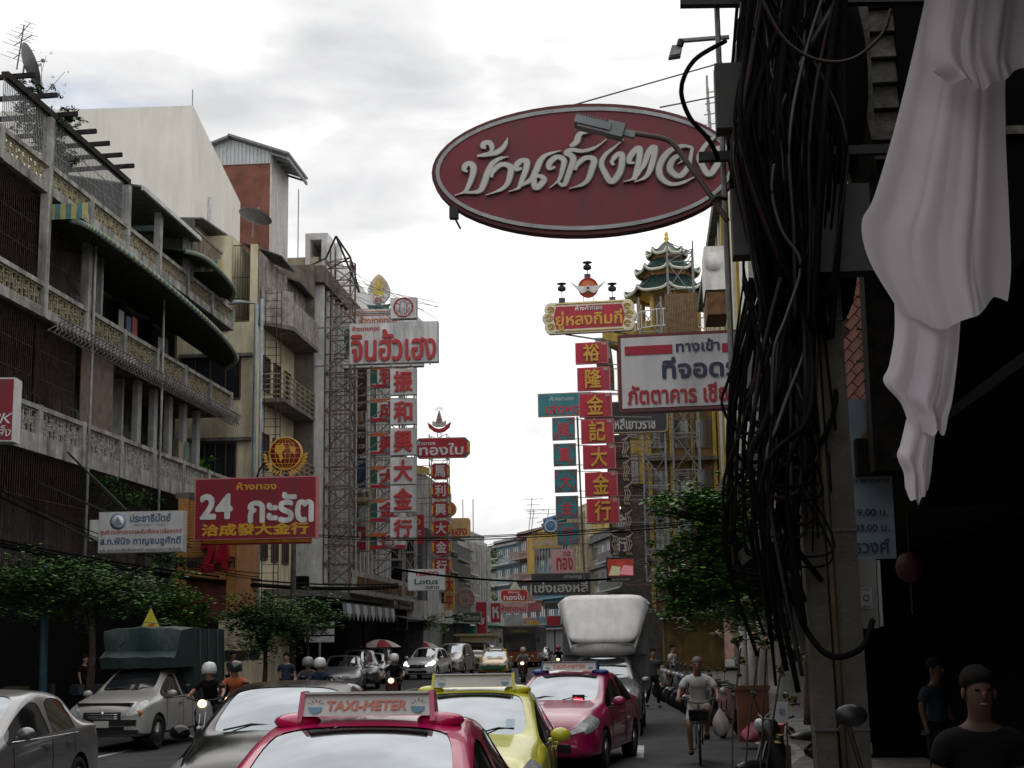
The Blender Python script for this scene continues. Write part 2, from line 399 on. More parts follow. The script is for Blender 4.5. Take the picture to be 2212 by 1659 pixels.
# ================================================================ left: long concrete shophouse with balconies
PY = [35.8, 39.0, 42.2, 45.4, 48.6, 51.8, 54.9, 57.8]
def shophouse_left():
    t = thing('shophouse', 'long grey concrete shophouse with stained balconies, at the left edge', 'building', (-17.5, 36, 0))
    c, cdk, dk = conc(), concd(), dark()
    XF = -16.5
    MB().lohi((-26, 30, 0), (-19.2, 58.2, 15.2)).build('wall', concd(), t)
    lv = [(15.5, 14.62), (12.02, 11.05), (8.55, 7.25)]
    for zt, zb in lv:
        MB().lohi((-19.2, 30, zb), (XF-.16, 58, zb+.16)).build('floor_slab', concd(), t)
        MB().lohi((XF-.14, 30, zb), (XF, 58, zb+(.28 if zb > 8 else .5))).build('fascia', c, t)
        MB().lohi((XF-.17, 30, zt-.13), (XF+.03, 58, zt)).build('handrail', c, t)
    # posts, full height where the photo shows a column
    post = None
    for k, y in enumerate(PY):
        for li, (zt, zb) in enumerate(lv):
            top = zt+.02
            if li == 0 and k in (1, 3, 4, 5): top = 16.85
            if li == 1 and k in (2,): top = 14.6
            if li == 1 and k == 1: top = 14.6
            MB().lohi((XF-.19, y-.13, zb-.01), (XF+.045, y+.13, top)).build('post', c, t)
        # recessed columns and partition walls on the back of the balconies
        for zb, ztop in ((11.2, 14.6), (7.5, 11.05), (0, 7.2)):
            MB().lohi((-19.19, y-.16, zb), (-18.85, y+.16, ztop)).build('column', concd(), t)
    pw = mat('pale_partition', (.42, .42, .40), .9, var=.2, stain=.6, streak=True)
    MB().lohi((-19.15, 43.9, 11.25), (-16.75, 44.05, 14.55)).build('partition_wall', pw, t)
    MB().lohi((-19.1, 48.4, 7.45), (-17.6, 48.55, 11.0)).build('partition_wall', pw, t)
    # patterned vent blocks between posts
    vb = mat('vent_block_beige', (.33, .29, .19), .85, var=.35, scale=8); vw = mat('vent_block_pale', (.42, .41, .36), .85, var=.35, scale=8)
    for li, (zt, zb) in enumerate(lv):
        lo = zb+(.30 if li < 2 else .52); hi = zt-.15; hh = hi-lo
        for a, b in zip(PY, PY[1:]):
            g = MB(); y0, y1 = a+.2, b-.2
            n = 7; cw = (y1-y0)/n
            for i in range(n):
                q = y0+cw*i; s = .022
                g.lohi((XF-.12, q+.01, lo), (XF-.05, q+.01+s*1.6, hi))
                g.lohi((XF-.10, q+cw*.42, lo+(hh*.0 if i % 2 else hh*.35)), (XF-.06, q+cw*.42+s, hi-(hh*.35 if i % 2 else 0)))
                g.lohi((XF-.10, q+cw*.7, lo+(hh*.3 if i % 2 else 0)), (XF-.06, q+cw*.7+s, hi-(0 if i % 2 else hh*.3)))
                for zz, w0, w1 in ((.12, .0, .42), (.34, .42, .95), (.55, .1, .7), (.8, .42, 1)):
                    zc = lo+hh*(zz if i % 2 else 1-zz); g.lohi((XF-.10, q+cw*w0+.02, zc-.014), (XF-.06, q+cw*w1, zc+.014))
            g.lohi((XF-.16, y0-.05, lo-.02), (XF-.13, y1+.05, lo+.02)); g.lohi((XF-.11, y0-.07, hi-.03), (XF-.05, y1+.07, hi+.02))
            g.build('vent_block', vw if li == 2 else vb, t)
    # things behind the balconies: doors, shutters, curtains
    dw = mat('door_grey', (.20, .20, .19), .7, var=.2); dw2 = mat('door_brown', (.10, .06, .04), .7, var=.3)
    for k, (a, b) in enumerate(zip(PY, PY[1:])):
        for zb in (11.2, 7.75):
            m = MB(); m.lohi((-19.18, a+.5, zb), (-19.06, a+1.35, zb+2.3)); m.build('door', dw2 if (k+int(zb)) % 2 else dw, t)
            win(t, (-19.1, b-.95, zb+1.5), 1.1, 1.3, 'E', bars=2)
    # iron grilles closing the near bays (upper, middle and ground floors)
    def grille(y0, y1, z0, z1, x, name='window_grille', m=None, st=.13, label=None):
        g = MB(); y = y0
        while y < y1: g.lohi((x-.008, y, z0), (x+.008, y+.018, z1)); y += st
        z = z0
        while z <= z1: g.lohi((x-.01, y0, z), (x+.01, y1, z+.02)); z += (z1-z0)/3.001
        return g.build(name, m or rust(), t)
    grille(36, 45.2, 15.5, 16.9, XF-.1, m=steel(), st=.11)
    grille(30, 42, 12.05, 14.5, XF-.3); grille(30, 39, 8.6, 11.0, XF-.3); grille(39.2, 42.1, 8.6, 11.0, XF-.3, st=.09)
    grille(30, 48.4, 3.6, 7.2, XF-.12, st=.15)
    sheet = mat('brown_mesh_sheet', (.16, .12, .10), .9, var=.2)
    MB().lohi((XF-.28, 42.5, 8.6), (XF-.25, 45.2, 10.95)).build('mesh_screen', sheet, t)
    g = MB()
    for i in range(5): g.lohi((-17.4, 48.8+i*1.7, 7.6), (-17.2, 49.2+i*1.7, 11.0))
    g.build('shutter_wall', mat('pale_shutter', (.34, .34, .33), .8, var=.15, stain=.4, streak=True), t)
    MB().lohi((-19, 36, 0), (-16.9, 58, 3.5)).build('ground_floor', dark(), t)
    # top beam, rafters, roof sheets over the top balcony
    bk = mat('charred_wood', (.03, .028, .026), .9, var=.3)
    MB().lohi((XF-.18, 36, 16.9), (XF+.02, 45.5, 17.08)).build('roof_beam', bk, t)
    for y in (36.6, 38.1, 39.6, 41.1, 42.2, 43.3, 44.4):
        MB().slab((-18.6, y-.05, 17.05), (XF+.5, y-.05, 17.12), (XF+.5, y+.05, 17.12), (-18.6, y+.05, 17.05), .13).build('rafter', bk, t)
    roofm = mat('old_sheet_roof', (.10, .10, .10), .7, var=.4, scale=3)
    MB().slab((XF+.35, 45.6, 16.85), (XF+.35, 52, 16.7), (-19.6, 52, 17.3), (-19.6, 45.6, 17.5), .06).build('roof', roofm, t)
    MB().lohi((XF+.33, 45.6, 16.75), (XF+.42, 52, 16.9)).build('gutter', mat('pale_gutter', (.5, .5, .5), .5, var=.2), t)
    gb = mat('green_beam', (.07, .12, .10), .7, var=.3)
    for y in (48.6, 51.8): MB().lohi((-19, y-.1, 16.2), (XF-.2, y+.1, 16.4)).build('cross_beam', gb, t)
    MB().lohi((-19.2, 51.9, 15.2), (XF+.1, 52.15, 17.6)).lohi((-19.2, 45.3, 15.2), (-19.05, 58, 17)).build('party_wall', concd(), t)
    g = MB()
    for i in range(24): g.lohi((XF-.05, 52.3+i*.16, 16.2), (XF-.02, 52.36+i*.16, 17.4))
    g.lohi((XF-.08, 52.2, 17.35), (XF, 56.2, 17.45)); g.lohi((XF-.08, 52.2, 16.15), (XF, 56.2, 16.22))
    g.build('roof_fence', mat('brown_fence', (.22, .18, .13), .8, var=.3), t)
    # striped awnings (sheet and rolled valance)
    ys = [mat('awning_yellow', (.55, .50, .22), .8, var=.15, stain=.3), mat('awning_blue', (.13, .28, .30), .8, var=.15, stain=.3), mat('awning_pale', (.42, .46, .36), .8, var=.15, stain=.3)]
    def awn(y0, y1, zw, pts):
        a = thing('awning', 'x', 'x'); bpy.data.objects.remove(a)
        s = MB(); v = MB(); n = len(pts)-1
        P0 = curve_pts(pts, 14)
        for p, q in zip(P0, P0[1:]):
            s.slab((-18.8, p.y, zw), p, q, (-18.8, q.y, zw), .03)
        o = s.build('awning', mat('awning_underside', (.055, .07, .05), .85, var=.3, scale=2), t)
        for i, (p, q) in enumerate(zip(P0, P0[1:])):
            for k in range(2):
                a = p.lerp(q, k/2); b = p.lerp(q, (k+1)/2)
                v.tube([a, b], .085, 8, mi=(0 if (i*2+k) % 4 < 2 else 2) if (i*2+k) % 2 else 1)
        v.build('valance', ys, o)
    awn(40, 55, 14.45, [(-16.0, 39.4, 13.95), (-15.6, 40.3, 13.85), (-15.5, 45.5, 13.75), (-15.45, 51, 13.45), (-15.55, 54.3, 13.2), (-15.8, 56, 13.0), (-16.6, 57.2, 12.9)])
    awn(51, 55, 16.4, [(-16.2, 50.4, 15.95), (-15.7, 51.2, 15.9), (-15.6, 53.5, 15.75), (-15.7, 55.2, 15.6), (-16.2, 56.4, 15.5)])
    # striped cloth end pieces
    for y, z in ((39.3, 14.2), (52.6, 16.0)):
        g = MB()
        for i in range(7): g.lohi((XF-.1+i*.16, y, z-.25), (XF+.055+i*.16, y+.03, z+.2), mi=i % 2)
        g.build('awning_flap', ys[:2], t)
    # folded wire lattice slung under the middle balcony
    for z0, ya, yb in ((11.0, 39.2, 57.9),):
        g = MB(); y = ya; i = 0
        while y < yb:
            r = .18+.05*math.sin(i*1.7)
            g.bar((XF+.03, y, z0-.28), (XF+.34, y+.55, z0+.12), .018, 4); g.bar((XF+.34, y, z0-.3), (XF+.03, y+.55, z0+.1), .018, 4)
            g.bar((XF+.2, y+.1, z0-.36), (XF+.22, y+.5, z0+.16), .016, 4)
            y += .3; i += 1
        g.tube([(XF+.05, ya, z0-.28), (XF+.05, yb, z0-.28)], .02, 4); g.tube([(XF+.34, ya, z0+.1), (XF+.34, yb, z0+.1)], .02, 4)
        g.build('wire_lattice', mat('dull_wire', (.13, .125, .12), .8, .2, var=.4), t)
    # downpipes
    for y in (42.4, 48.9): MB().tube([(XF+.1, y, 3.5), (XF+.1, y, 11), (XF+.1, y, 14.5)], .045, 8).build('downpipe', mat('pale_pipe', (.40, .40, .38), .6, var=.2, stain=.4), t)
    # lines of washing on the balconies
    for k, (y, z, c_) in enumerate(((46.2, 12.9, (.30, .28, .26)), (46.9, 12.85, (.10, .14, .22)), (47.5, 12.95, (.35, .10, .09)), (50.2, 12.8, (.25, .25, .22)), (50.8, 12.9, (.08, .08, .09)), (52.8, 9.4, (.28, .22, .14)), (53.5, 9.5, (.12, .18, .16)))):
        MB().slab((XF-.5, y, z), (XF-.5, y+.45, z), (XF-.48, y+.42, z-.7), (XF-.52, y+.03, z-.68), .02).build('washing', mat('washing_%d' % k, c_, .9), t)
    # air conditioner
    ac = thing('air_conditioner', 'white air conditioner box on the grilled ground storey, at far left', 'air conditioner', (-16.3, 43.3, 5.1))
    MB().box((-16.3, 43.3, 5.4), (.35, .85, .62)).build('casing', white(), ac)
    MB().lathe([(.0, 0), (.23, 0), (.23, .03)], (-16.12, 43.4, 5.4), 20, 'X').build('fan_grille', steel(), ac)
    return t
shophouse_left()

def dish(label, c, r, m, look, tilt=.6):
    t = thing('satellite_dish', label, 'satellite dish', c)
    d = MB().lathe([(0, 0), (r*.35, .02*r*4), (r*.7, .09*r*2), (r, .2*r*1.6), (r*1.01, .2*r*1.65)], (0, 0, 0), 24)
    q = Vector(look).to_track_quat('Z', 'Y').to_matrix(); c = Vector(c)
    d.v = [tuple(c + q @ Vector(v)) for v in d.v]
    d.build('dish', m, t, fix=False)
    MB().bar(c + q @ Vector((0, 0, 0)), c + q @ Vector((0, 0, r*.9)), .015, 4).box(c + q @ Vector((0, 0, r*.9)), (.08, .08, .08)).build('feed_arm', steel(), t)
    MB().bar(c, c-Vector((.05, 0, r*1.0)), .03, 6).build('mast', steel(), t)
pinkm = mat('pink_dish', (.55, .16, .18), .5, var=.15); greyd = mat('grey_dish', (.13, .13, .14), .6, var=.3)
dish('small faded pink satellite dish on the middle handrail of the concrete shophouse', P(149, 621, 43), .42, mat('faded_pink_dish', (.55, .30, .33), .5, var=.15), (1, .35, .75))
dish('small red satellite dish at the far end of the balconies beside the cream wall', P(470, 652, 58.5), .42, pinkm, (1, .3, .75))
dish('large dark mesh satellite dish on the rooftop at the top left corner', P(52, 142, 38.5), .62, greyd, (.8, .5, .45))
dish('dark satellite dish on the rooftop in front of the red brown wall', P(548, 478, 62), .75, greyd, (.25, .25, 1))
dish('dark satellite dish on the lattice tower top behind the white gold shop sign', P(693, 610, 80), .8, greyd, (.3, .2, 1))

def aerial(label, base, h, booms, m=None, s=1.0):
    t = thing('tv_aerial', label, 'aerial', base); m = m or mat('aerial_grey', (.12, .12, .125), .6, .3, var=.2)
    b = Vector(base); MB().bar(b, b+Vector((h*.12, 0, h)), .022*s, 6).build('mast', m, t)
    for hz, ln, ang, tilt, n, el in booms:
        c = b+Vector((h*.12*hz/h, 0, hz)); u = Vector((math.cos(ang)*math.cos(tilt), math.sin(ang)*math.cos(tilt), math.sin(tilt)))
        v = Vector((-math.sin(ang), math.cos(ang), 0)) if abs(math.sin(ang)) > .5 else Vector((.25, .9, -.3)).normalized()
        g = MB().bar(c-u*ln*.4, c+u*ln*.6, .014*s, 4)
        for i in range(n):
            p = c-u*ln*.4+u*ln*i/(n-1); e_ = el*(1-.45*i/(n-1)); w_ = Vector((.93, .15, -.33))
            g.bar(p-w_*e_, p+w_*e_, .008*s, 4)
        g.build('antenna_array', m, t)
aerial('tall television aerial with three arrays on the rooftop at the top left corner', P(36, 150, 39), 1.35,
       [(1.15, .55, .2, .95, 5, .35), (.85, .6, .1, .55, 5, .34), (.45, .5, .3, .7, 4, .4)])
# ================================================================ left: cream building with pipes, ladder, balconies
def building_cream():
    t = thing('apartment_building', 'dirty cream apartment block with stepped rail balconies beside a caged ladder', 'building', (-17, 60, 0))
    c = cream(); gr = concd()
    MB().lohi((-24, 59, 0), (-15.9, 66, 15.2)).build('wall', c, t)
    MB().lohi((-24, 59.2, 15.2), (-17.0, 66, 19)).build('upper_wall', c, t)
    und = mat('slab_soffit', (.20, .19, .17), .9, var=.25, scale=1.5, stain=.6)
    for z, xo in ((15.2, -14.75), (12.0, -14.9), (8.7, -14.9)):
        if z > 15:
            MB().add([(-19, 59.5, z), (-15.8, 59.5, z), (xo, 61, z), (xo, 66, z), (-19, 66, z)] + [(-19, 59.5, z+.18), (-15.8, 59.5, z+.18), (xo, 61, z+.18), (xo, 66, z+.18), (-19, 66, z+.18)],
                 [(0,1,2,3,4), (9,8,7,6,5), (0,1,6,5), (1,2,7,6), (2,3,8,7), (3,4,9,8)]).build('balcony_slab', und, t)
        else:
            MB().lohi((-15.9, 60.2, z), (xo, 66, z+.16)).build('balcony_slab', und, t)
        rl = MB(); H_ = z+.16
        x = xo-.05
        if z > 15:
            rl.lohi((x-.03, 61, H_), (x+.03, 66, H_+1.15))
            rl.slab((-15.8, 59.6, H_), (x, 61, H_), (x, 61, H_+1.5), (-15.8, 59.6, H_+1.5), .05)
            rl.build('balcony_sheet', mat('rusty_pale_sheet', (.36, .33, .29), .8, var=.3, scale=3, stain=.7, streak=True), t)
        else:
            for q in range(5): rl.lohi((x-.025, 60.3, H_+.15+q*.22), (x+.025, 66, H_+.2+q*.22)); rl.lohi((-15.9, 60.25, H_+.15+q*.22), (x, 60.3, H_+.2+q*.22))
            for q in range(7): rl.lohi((x-.04, 60.3+q*.94, H_), (x+.04, 60.37+q*.94, H_+1.1))
            rl.build('balcony_railing', mat('ochre_rail', (.27, .24, .17), .8, var=.3), t)
    wf = mat('brown_frame', (.09, .05, .04), .7)
    # windows on the wall that faces down the street
    for px, py, wd, ht in ((486, 672, .9, 1.7), (468, 815, 2.6, 1.9), (478, 995, 1.8, 1.5)):
        p = P(px-14, py, 58.97); win(t, (p.x, 58.97, p.z), wd, ht, 'S', fm=wf, bars=3)
    for z in (16.3, 13.3, 10.0, 6.2):
        for y in (60.9, 62.7, 64.6): win(t, (-15.88, y, z), 1.1, 1.5, 'E', fm=wf, bars=1)
    # curved stained ledges
    for z in (13.7, 10.2, 6.9):
        MB().lohi((-19, 58.7, z), (-15.95, 58.99, z+.14)).build('ledge', concd(), t)
    # rooftop terraces and cage
    g = MB(); x0, x1 = -19.2, -15.9
    for i in range(30): g.bar((x0+i*.11, 59.4, 15.4), (x0+i*.11, 59.4, 18.6), .01, 4)
    for z in (15.5, 16.3, 17.2, 18.6): g.bar((x0, 59.4, z), (x1, 59.4, z), .022, 4)
    for x in (x0, -17.6, x1): g.bar((x, 59.4, 15.2), (x, 59.4, 18.7), .035, 4)
    g.bar((x0, 59.4, 18.6), (-17.6, 59.4, 16), .02, 4)
    g.build('roof_cage', rust(), t)
    MB().lohi((-16.2, 59.25, 15.2), (-15.9, 59.55, 18.6)).build('post', cream(), t)
    MB().slab((-15.9, 59.4, 18.4), (-15.4, 66, 17.9), (-15.4, 66, 15.3), (-15.9, 59.4, 15.4), .05).build('side_screen', mat('rusty_pale_sheet', (.36, .33, .29)), t)
    rf = mat('old_sheet_roof', (.1, .1, .1))
    for (y0, y1, z, xa, xb) in ((60.5, 63, 18.6, -16.9, -15.2), (63.2, 66, 18.1, -16.9, -15.0)):
        MB().slab((xa, y0, z+.45), (xb, y0, z-.25), (xb, y1, z-.35), (xa, y1, z+.4), .05).build('canopy', rf, t)
    MB().lohi((-16.2, 60.6, 15.4), (-15.9, 66, 18.2)).build('loft_wall', mat('pale_grey_wall', (.5, .5, .49), .9, var=.15, stain=.5, streak=True), t)
    # roof sheds behind
    sh = MB().lohi((-21.6, 57.5, 16.4), (-18.2, 61, 19.2)); sh.build('roof_shed', mat('rusty_pale_sheet', (.36, .33, .29)), t)
    MB().slab((-22, 57, 19.3), (-17.6, 57, 19.1), (-17.4, 61.4, 19.3), (-21.8, 61.4, 19.5), .07).build('shed_roof', rf, t)
    # blue pipe and downpipes at the corner
    bp = mat('blue_grey_pipe', (.30, .37, .40), .5, var=.2, stain=.3)
    MB().tube([(-15.78, 58.75, 2.5), (-15.78, 58.75, 15.9), (-16.5, 58.75, 16.0), (-17.8, 58.75, 15.9)], .09, 8).build('drainpipe', bp, t)
    MB().tube([(-15.55, 58.8, 2.5), (-15.55, 58.8, 16.1)], .07, 8).build('drainpipe', bp, t)
    return t
building_cream()
# caged ladder on the corner
t = thing('ladder', 'rusty caged ladder climbing beside the grey pipes of the cream block', 'ladder', (-15.1, 59, 2.4))
g = MB()
for x in (-15.42, -14.95, -14.75): g.bar((x, 58.9, 2.4), (x, 58.9, 16.5), .022, 4)
g.build('rail', rust(), t); g = MB()
z = 2.5
while z < 16.4: g.bar((-15.42, 58.9, z), (-14.75, 58.9, z), .016, 4); z += .33
g.build('rung', rust(), t)

# ---- large pale windowless block behind
t = thing('cinema_building', 'huge windowless cream block with a curved roof edge behind the shophouse', 'building', (-30, 85, 0))
cb = mat('beige_smooth_render', (.72, .70, .64), .9, var=.05, scale=.4, bump=.1, stain=.10, streak=True)
a = P(417, 228, 75); zt = a.z; b = P(532, 440, 93)
m = MB(); xa, ya, xb, yb = a.x, 75, b.x-.4, 93
pts = [(xa, ya), (xb, yb), (-60, yb+8), (-60, ya-1.5)]
m.add([(x, y, 0) for x, y in pts] + [(x, y, zt) for i, (x, y) in enumerate(pts)], [(0,1,5,4), (1,2,6,5), (2,3,7,6), (3,0,4,7), (4,5,6,7)])
m.build('wall', cb, t)
m = MB(); m.prism([(xa-.01, 0), (xa+.0, 0)], 0, 1) if False else None
g = MB(); g.bar((xa-.75+1.1, ya+1.4+.9, 6), (xa-.75+1.1, ya+1.4+.9, zt-4.5), .12, 8); g.build('drainpipe', mat('pale_gutter', (.5, .5, .5)), t)
g = MB(); n = 16
cen = xa-7.4; 
for i in range(n):
    x0 = cen+5.6*math.cos(PI*i/n); x1 = cen+5.6*math.cos(PI*(i+1)/n); z0 = zt-.3+.95*math.sin(PI*i/n); z1 = zt-.3+.95*math.sin(PI*(i+1)/n)
    g.slab((x0, ya+3.0, z0), (x1, ya+3.0, z1), (x1, ya+9, z1), (x0, ya+9, z0), .12)
    g.add([(x0, ya+3.4, zt-1.5), (x1, ya+3.4, zt-1.5), (x1, ya+3.4, z1), (x0, ya+3.4, z0)], [(0, 1, 2, 3)])
g.build('curved_roof', mat('grey_sheet_metal', (.40, .42, .43), .5, .3, var=.1, scale=2), t)
g = MB().bar((xa-.1, ya+.2, zt), (xa-.1, ya+.2, zt+1.0), .03, 4); g.build('lightning_rod', steel(), t)

# ---- red brown building with gabled sheet roof
t = thing('gabled_tower', 'tall red brown tower with a corrugated grey gable roof', 'building', (-27, 100, 0))
rb = mat('red_brown_render', (.20, .085, .06), .9, var=.22, scale=.6, bump=.2, stain=.3)
gx = [P(px, 400, 100).x for px in (462, 496, 583)]; ze = P(583, 352, 100).z; zr = P(492, 300, 100).z; ZR = P(500, 352, 100).z
MB().lohi((gx[0]-9, 100, 0), (gx[2], 105, ze-.05)).build('wall', rb, t)
wp = mat('tower_side_render', (.55, .53, .50), .9, var=.1, stain=.3, streak=True)
MB().lohi((gx[2], 100.01, 0), (gx[2]+.12, 105, ze+1)).build('side_wall', wp, t)
g = MB(); xx = gx[0]-8.6; i = 0
while xx < gx[2]:
    g.lohi((xx, 99.9-.05*(i % 2), ze-.05), (xx+.14, 100.0, min(zr-.15, zr-.1-(abs(xx-gx[1])*.36)))); xx += .14; i += 1
g.build('gable_sheeting', mat('grey_sheet_metal', (.40, .42, .43)), t)
for s, xe in ((1, gx[2]+1.5), (-1, gx[0]-8.5)):
    g = MB().slab((gx[1], 99.2, zr), (xe, 99.2, zr-abs(xe-gx[1])*.36), (xe, 105.3, zr-abs(xe-gx[1])*.36), (gx[1], 105.3, zr), .15)
    g.build('roof', mat('dark_roof_sheet', (.17, .18, .19), .6, var=.2), t)
g = MB()
ez = lambda x: zr-abs(x-gx[1])*.36-.16
for i in range(6): g.slab((gx[2]+.1, 99.6+i*1.05, ez(gx[2]+.1)), (gx[2]+1.5, 99.6+i*1.05, ez(gx[2]+1.5)), (gx[2]+1.5, 99.7+i*1.05, ez(gx[2]+1.5)), (gx[2]+.1, 99.7+i*1.05, ez(gx[2]+.1)), -.15)
g.lohi((gx[2]+1.38, 99.3, ez(gx[2]+1.5)-.25), (gx[2]+1.5, 105.3, ez(gx[2]+1.5))).build('eave_beam', mat('dark_roof_sheet', (.17, .18, .19)), t)

# ---- white frame tower and pale building further back
t = thing('office_building', 'white office building with framed rooftop fins behind the rusty lattice tower', 'building', (-19, 108, 0))
wt = mat('white_frame_paint', (.66, .66, .65), .7, var=.06, stain=.2, streak=True)
x0, x1 = P(605, 600, 108).x, P(742, 600, 108).x; zt = P(650, 556, 108).z
MB().lohi((x0-6, 108, 0), (P(688, 600, 108).x, 122, zt)).build('wall', mat('yellowish_wall', (.55, .52, .38), .9, var=.12, stain=.3), t)
xs = [P(q, 600, 108).x for q in (662, 672, 697, 710)]; z5 = P(670, 508, 108).z; zb = P(670, 640, 108).z
MB().lohi((xs[0], 107.5, zb), (xs[1], 112, z5)).lohi((xs[2], 107.5, zb), (xs[3], 112, z5)).lohi((xs[1], 107.5, z5-.5), (xs[2], 112, z5)).lohi((xs[1], 111, zb), (xs[2], 112, z5-.5)).build('roof_frame', wt, t)
z6 = P(720, 532, 108).z
xs = [P(q, 600, 108).x for q in (712, 718, 722, 728, 733, 738)]
MB().lohi((P(688, 600, 108).x, 108, 0), (P(736, 600, 108).x, 122, z6-1.2)).build('stair_tower', wt, t)
for a_, b_ in ((0, 1), (2, 3), (4, 5)): MB().lohi((xs[a_], 106.9, 4), (xs[b_], 108.1, z6)).build('fin', wt, t)
for i in range(8): win(t, (P(700, 600, 108).x, 107.97, 9+i*2.6), .7, 1.5, 'S')
MB().bar((P(640, 560, 108).x, 108.5, zt), (P(640, 560, 108).x, 108.5, P(640, 405, 108).z), .04, 5).build('mast', steel(), t)

# ---- brown slab block and white finned building behind the lattice tower
t = thing('finned_building', 'building with tall white vertical fins above an arched arcade', 'building', (-15.2, 66, 0))
br = mat('brown_concrete', (.17, .145, .12), .9, var=.25, scale=1.5, stain=.5, streak=True)
MB().lohi((-20, 66.2, 5), (-15.3, 86, 19.3)).build('wall', mat('pale_grey_wall', (.5, .5, .49)), t)
MB().lohi((-16.9, 66.0, 9.0), (-15.0, 66.2, 19.4)).build('end_wall', br, t)
MB().lohi((-15.3, 66.2, 18.6), (-14.6, 86, 19.4)).build('cornice', br, t)
fn = mat('fin_white', (.60, .60, .58), .75, var=.12, stain=.45, streak=True)
y = 67
while y < 85.5:
    MB().lohi((-15.3, y-.13, 4.4), (-14.75, y+.13, 18.6)).lohi((-15.3, y-.2, 4.2), (-14.65, y+.2, 4.6)).build('fin', fn, t); y += 1.15
g = MB(); y = 67.57
while y < 85:
    g.lohi((-15.29, y-.40, 10.2), (-15.2, y+.40, 18.4)); g.lohi((-15.29, y-.4, 4.7), (-15.2, y+.4, 9.3)); y += 1.15
g.build('recessed_glazing', glassd(), t)
g = MB(); y = 67.57
while y < 85:
    for z in (10.0,):
        n = 8
        for i in range(n):
            a0 = PI*i/n; a1 = PI*(i+1)/n
            g.slab((-15.0, y+.46*math.cos(a0), z-.6+.5*math.sin(a0)), (-15.0, y+.46*math.cos(a1), z-.6+.5*math.sin(a1)), (-14.85, y+.46*math.cos(a1), z-.6+.5*math.sin(a1)), (-14.85, y+.46*math.cos(a0), z-.6+.5*math.sin(a0)), .1)
    y += 1.15
g.build('arch', fn, t)
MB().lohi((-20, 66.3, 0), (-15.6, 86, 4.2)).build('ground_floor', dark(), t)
MB().lohi((-15.6, 60, 3.9), (-13.3, 78, 4.2)).build('canopy_slab', concd(), t)
# first floor terrace balustrade with brown boards
MB().lohi((-13.15, 66, 4.2), (-13.0, 84, 5.2)).build('terrace_wall', mat('terrace_wall_grey', (.4, .39, .36), .9, var=.25, stain=.5, streak=True), t)
for i in range(8): MB().lohi((-12.99, 66.4+i*2.2, 4.45), (-12.95, 68.2+i*2.2, 4.95)).build('terrace_board', mat('brown_board', (.13, .07, .035), .8, var=.3), t)
# scalloped cloth awning under it
g = MB()
for i in range(14):
    y0 = 63.6+i*.95
    g.add([(-13.1, y0, 3.7), (-13.1, y0+.95, 3.7), (-13.05, y0+.95, 3.3), (-13.05, y0+.47, 2.95), (-13.05, y0, 3.3)], [(0, 1, 2, 3, 4)], mi=i % 2)
g.build('awning_valance', [mat('valance_grey', (.16, .17, .19), .8), mat('valance_white', (.45, .46, .48), .8)], t)
MB().slab((-15, 63.5, 4.0), (-13.1, 63.5, 3.7), (-13.1, 77, 3.7), (-15, 77, 4.0), .05).build('awning_sheet', mat('awning_underside', (.05, .06, .05)), t)

# ---- round cornered white building further on
t = thing('corner_building', 'white round cornered building with dark barred first floor', 'building', (-15, 95, 0))
g = MB(); gg = MB(); cx_, cy_, r_ = -16.2, 92.2, 2.6
def arc(r, z0, z1, mb, a0=-PI/2, a1=0.1, n=10, mi=0):
    for i in range(n):
        t0 = a0+(a1-a0)*i/n; t1 = a0+(a1-a0)*(i+1)/n
        p = [(cx_+r*math.cos(q), cy_+r*math.sin(q)) for q in (t0, t1)]
        mb.add([(p[0][0], p[0][1], z0), (p[1][0], p[1][1], z0), (p[1][0], p[1][1], z1), (p[0][0], p[0][1], z1)], [(0, 1, 2, 3)], mi)
    return mb
arc(r_, 9.0, 12.3, g); g.lohi((-20, cy_-r_-.01, 9), (cx_, cy_-r_+.3, 12.3)); g.lohi((cx_+r_-.3, cy_, 9), (cx_+r_, 104, 12.3)); arc(r_, 3.2, 4.5, g); g.lohi((-20, cy_-r_-.01, 3.2), (cx_, cy_-r_+.3, 4.5)); g.lohi((cx_+r_-.3, cy_, 3.2), (cx_+r_, 104, 4.5))
g.build('wall', mat('pale_grey_wall', (.5, .5, .49)), t)
arc(r_-.3, 0, 9, gg); gg.lohi((-20, cy_-r_+.3, 0), (cx_, cy_, 12.2)); gg.build('inner_wall', mat('inner_dark_wall', (.05, .05, .055), .8, var=.3), t)
g = MB()
for i in range(28):
    q = -PI/2+i*PI/2/27; g.bar((cx_+(r_-.02)*math.cos(q), cy_+(r_-.02)*math.sin(q), 4.5), (cx_+(r_-.02)*math.cos(q), cy_+(r_-.02)*math.sin(q), 9), .025, 4)
for i in range(20): g.bar((-20+i*.2, cy_-r_, 4.5), (-20+i*.2, cy_-r_, 9), .025, 4)
g.build('window_bar', mat('window_bar_grey', (.16, .17, .19), .6, var=.2), t)
arc(r_+.1, 12.3, 12.8, MB()).lohi((-20, cy_-r_-.1, 12.3), (cx_, cy_-r_+.3, 12.8)).build('cornice', mat('ochre_band', (.45, .36, .12), .8, var=.2), t)
MB().lohi((-22, 93, 0), (-14.5, 105, 13)).build('rear_wall', mat('pale_grey_wall', (.5, .5, .49)), t)

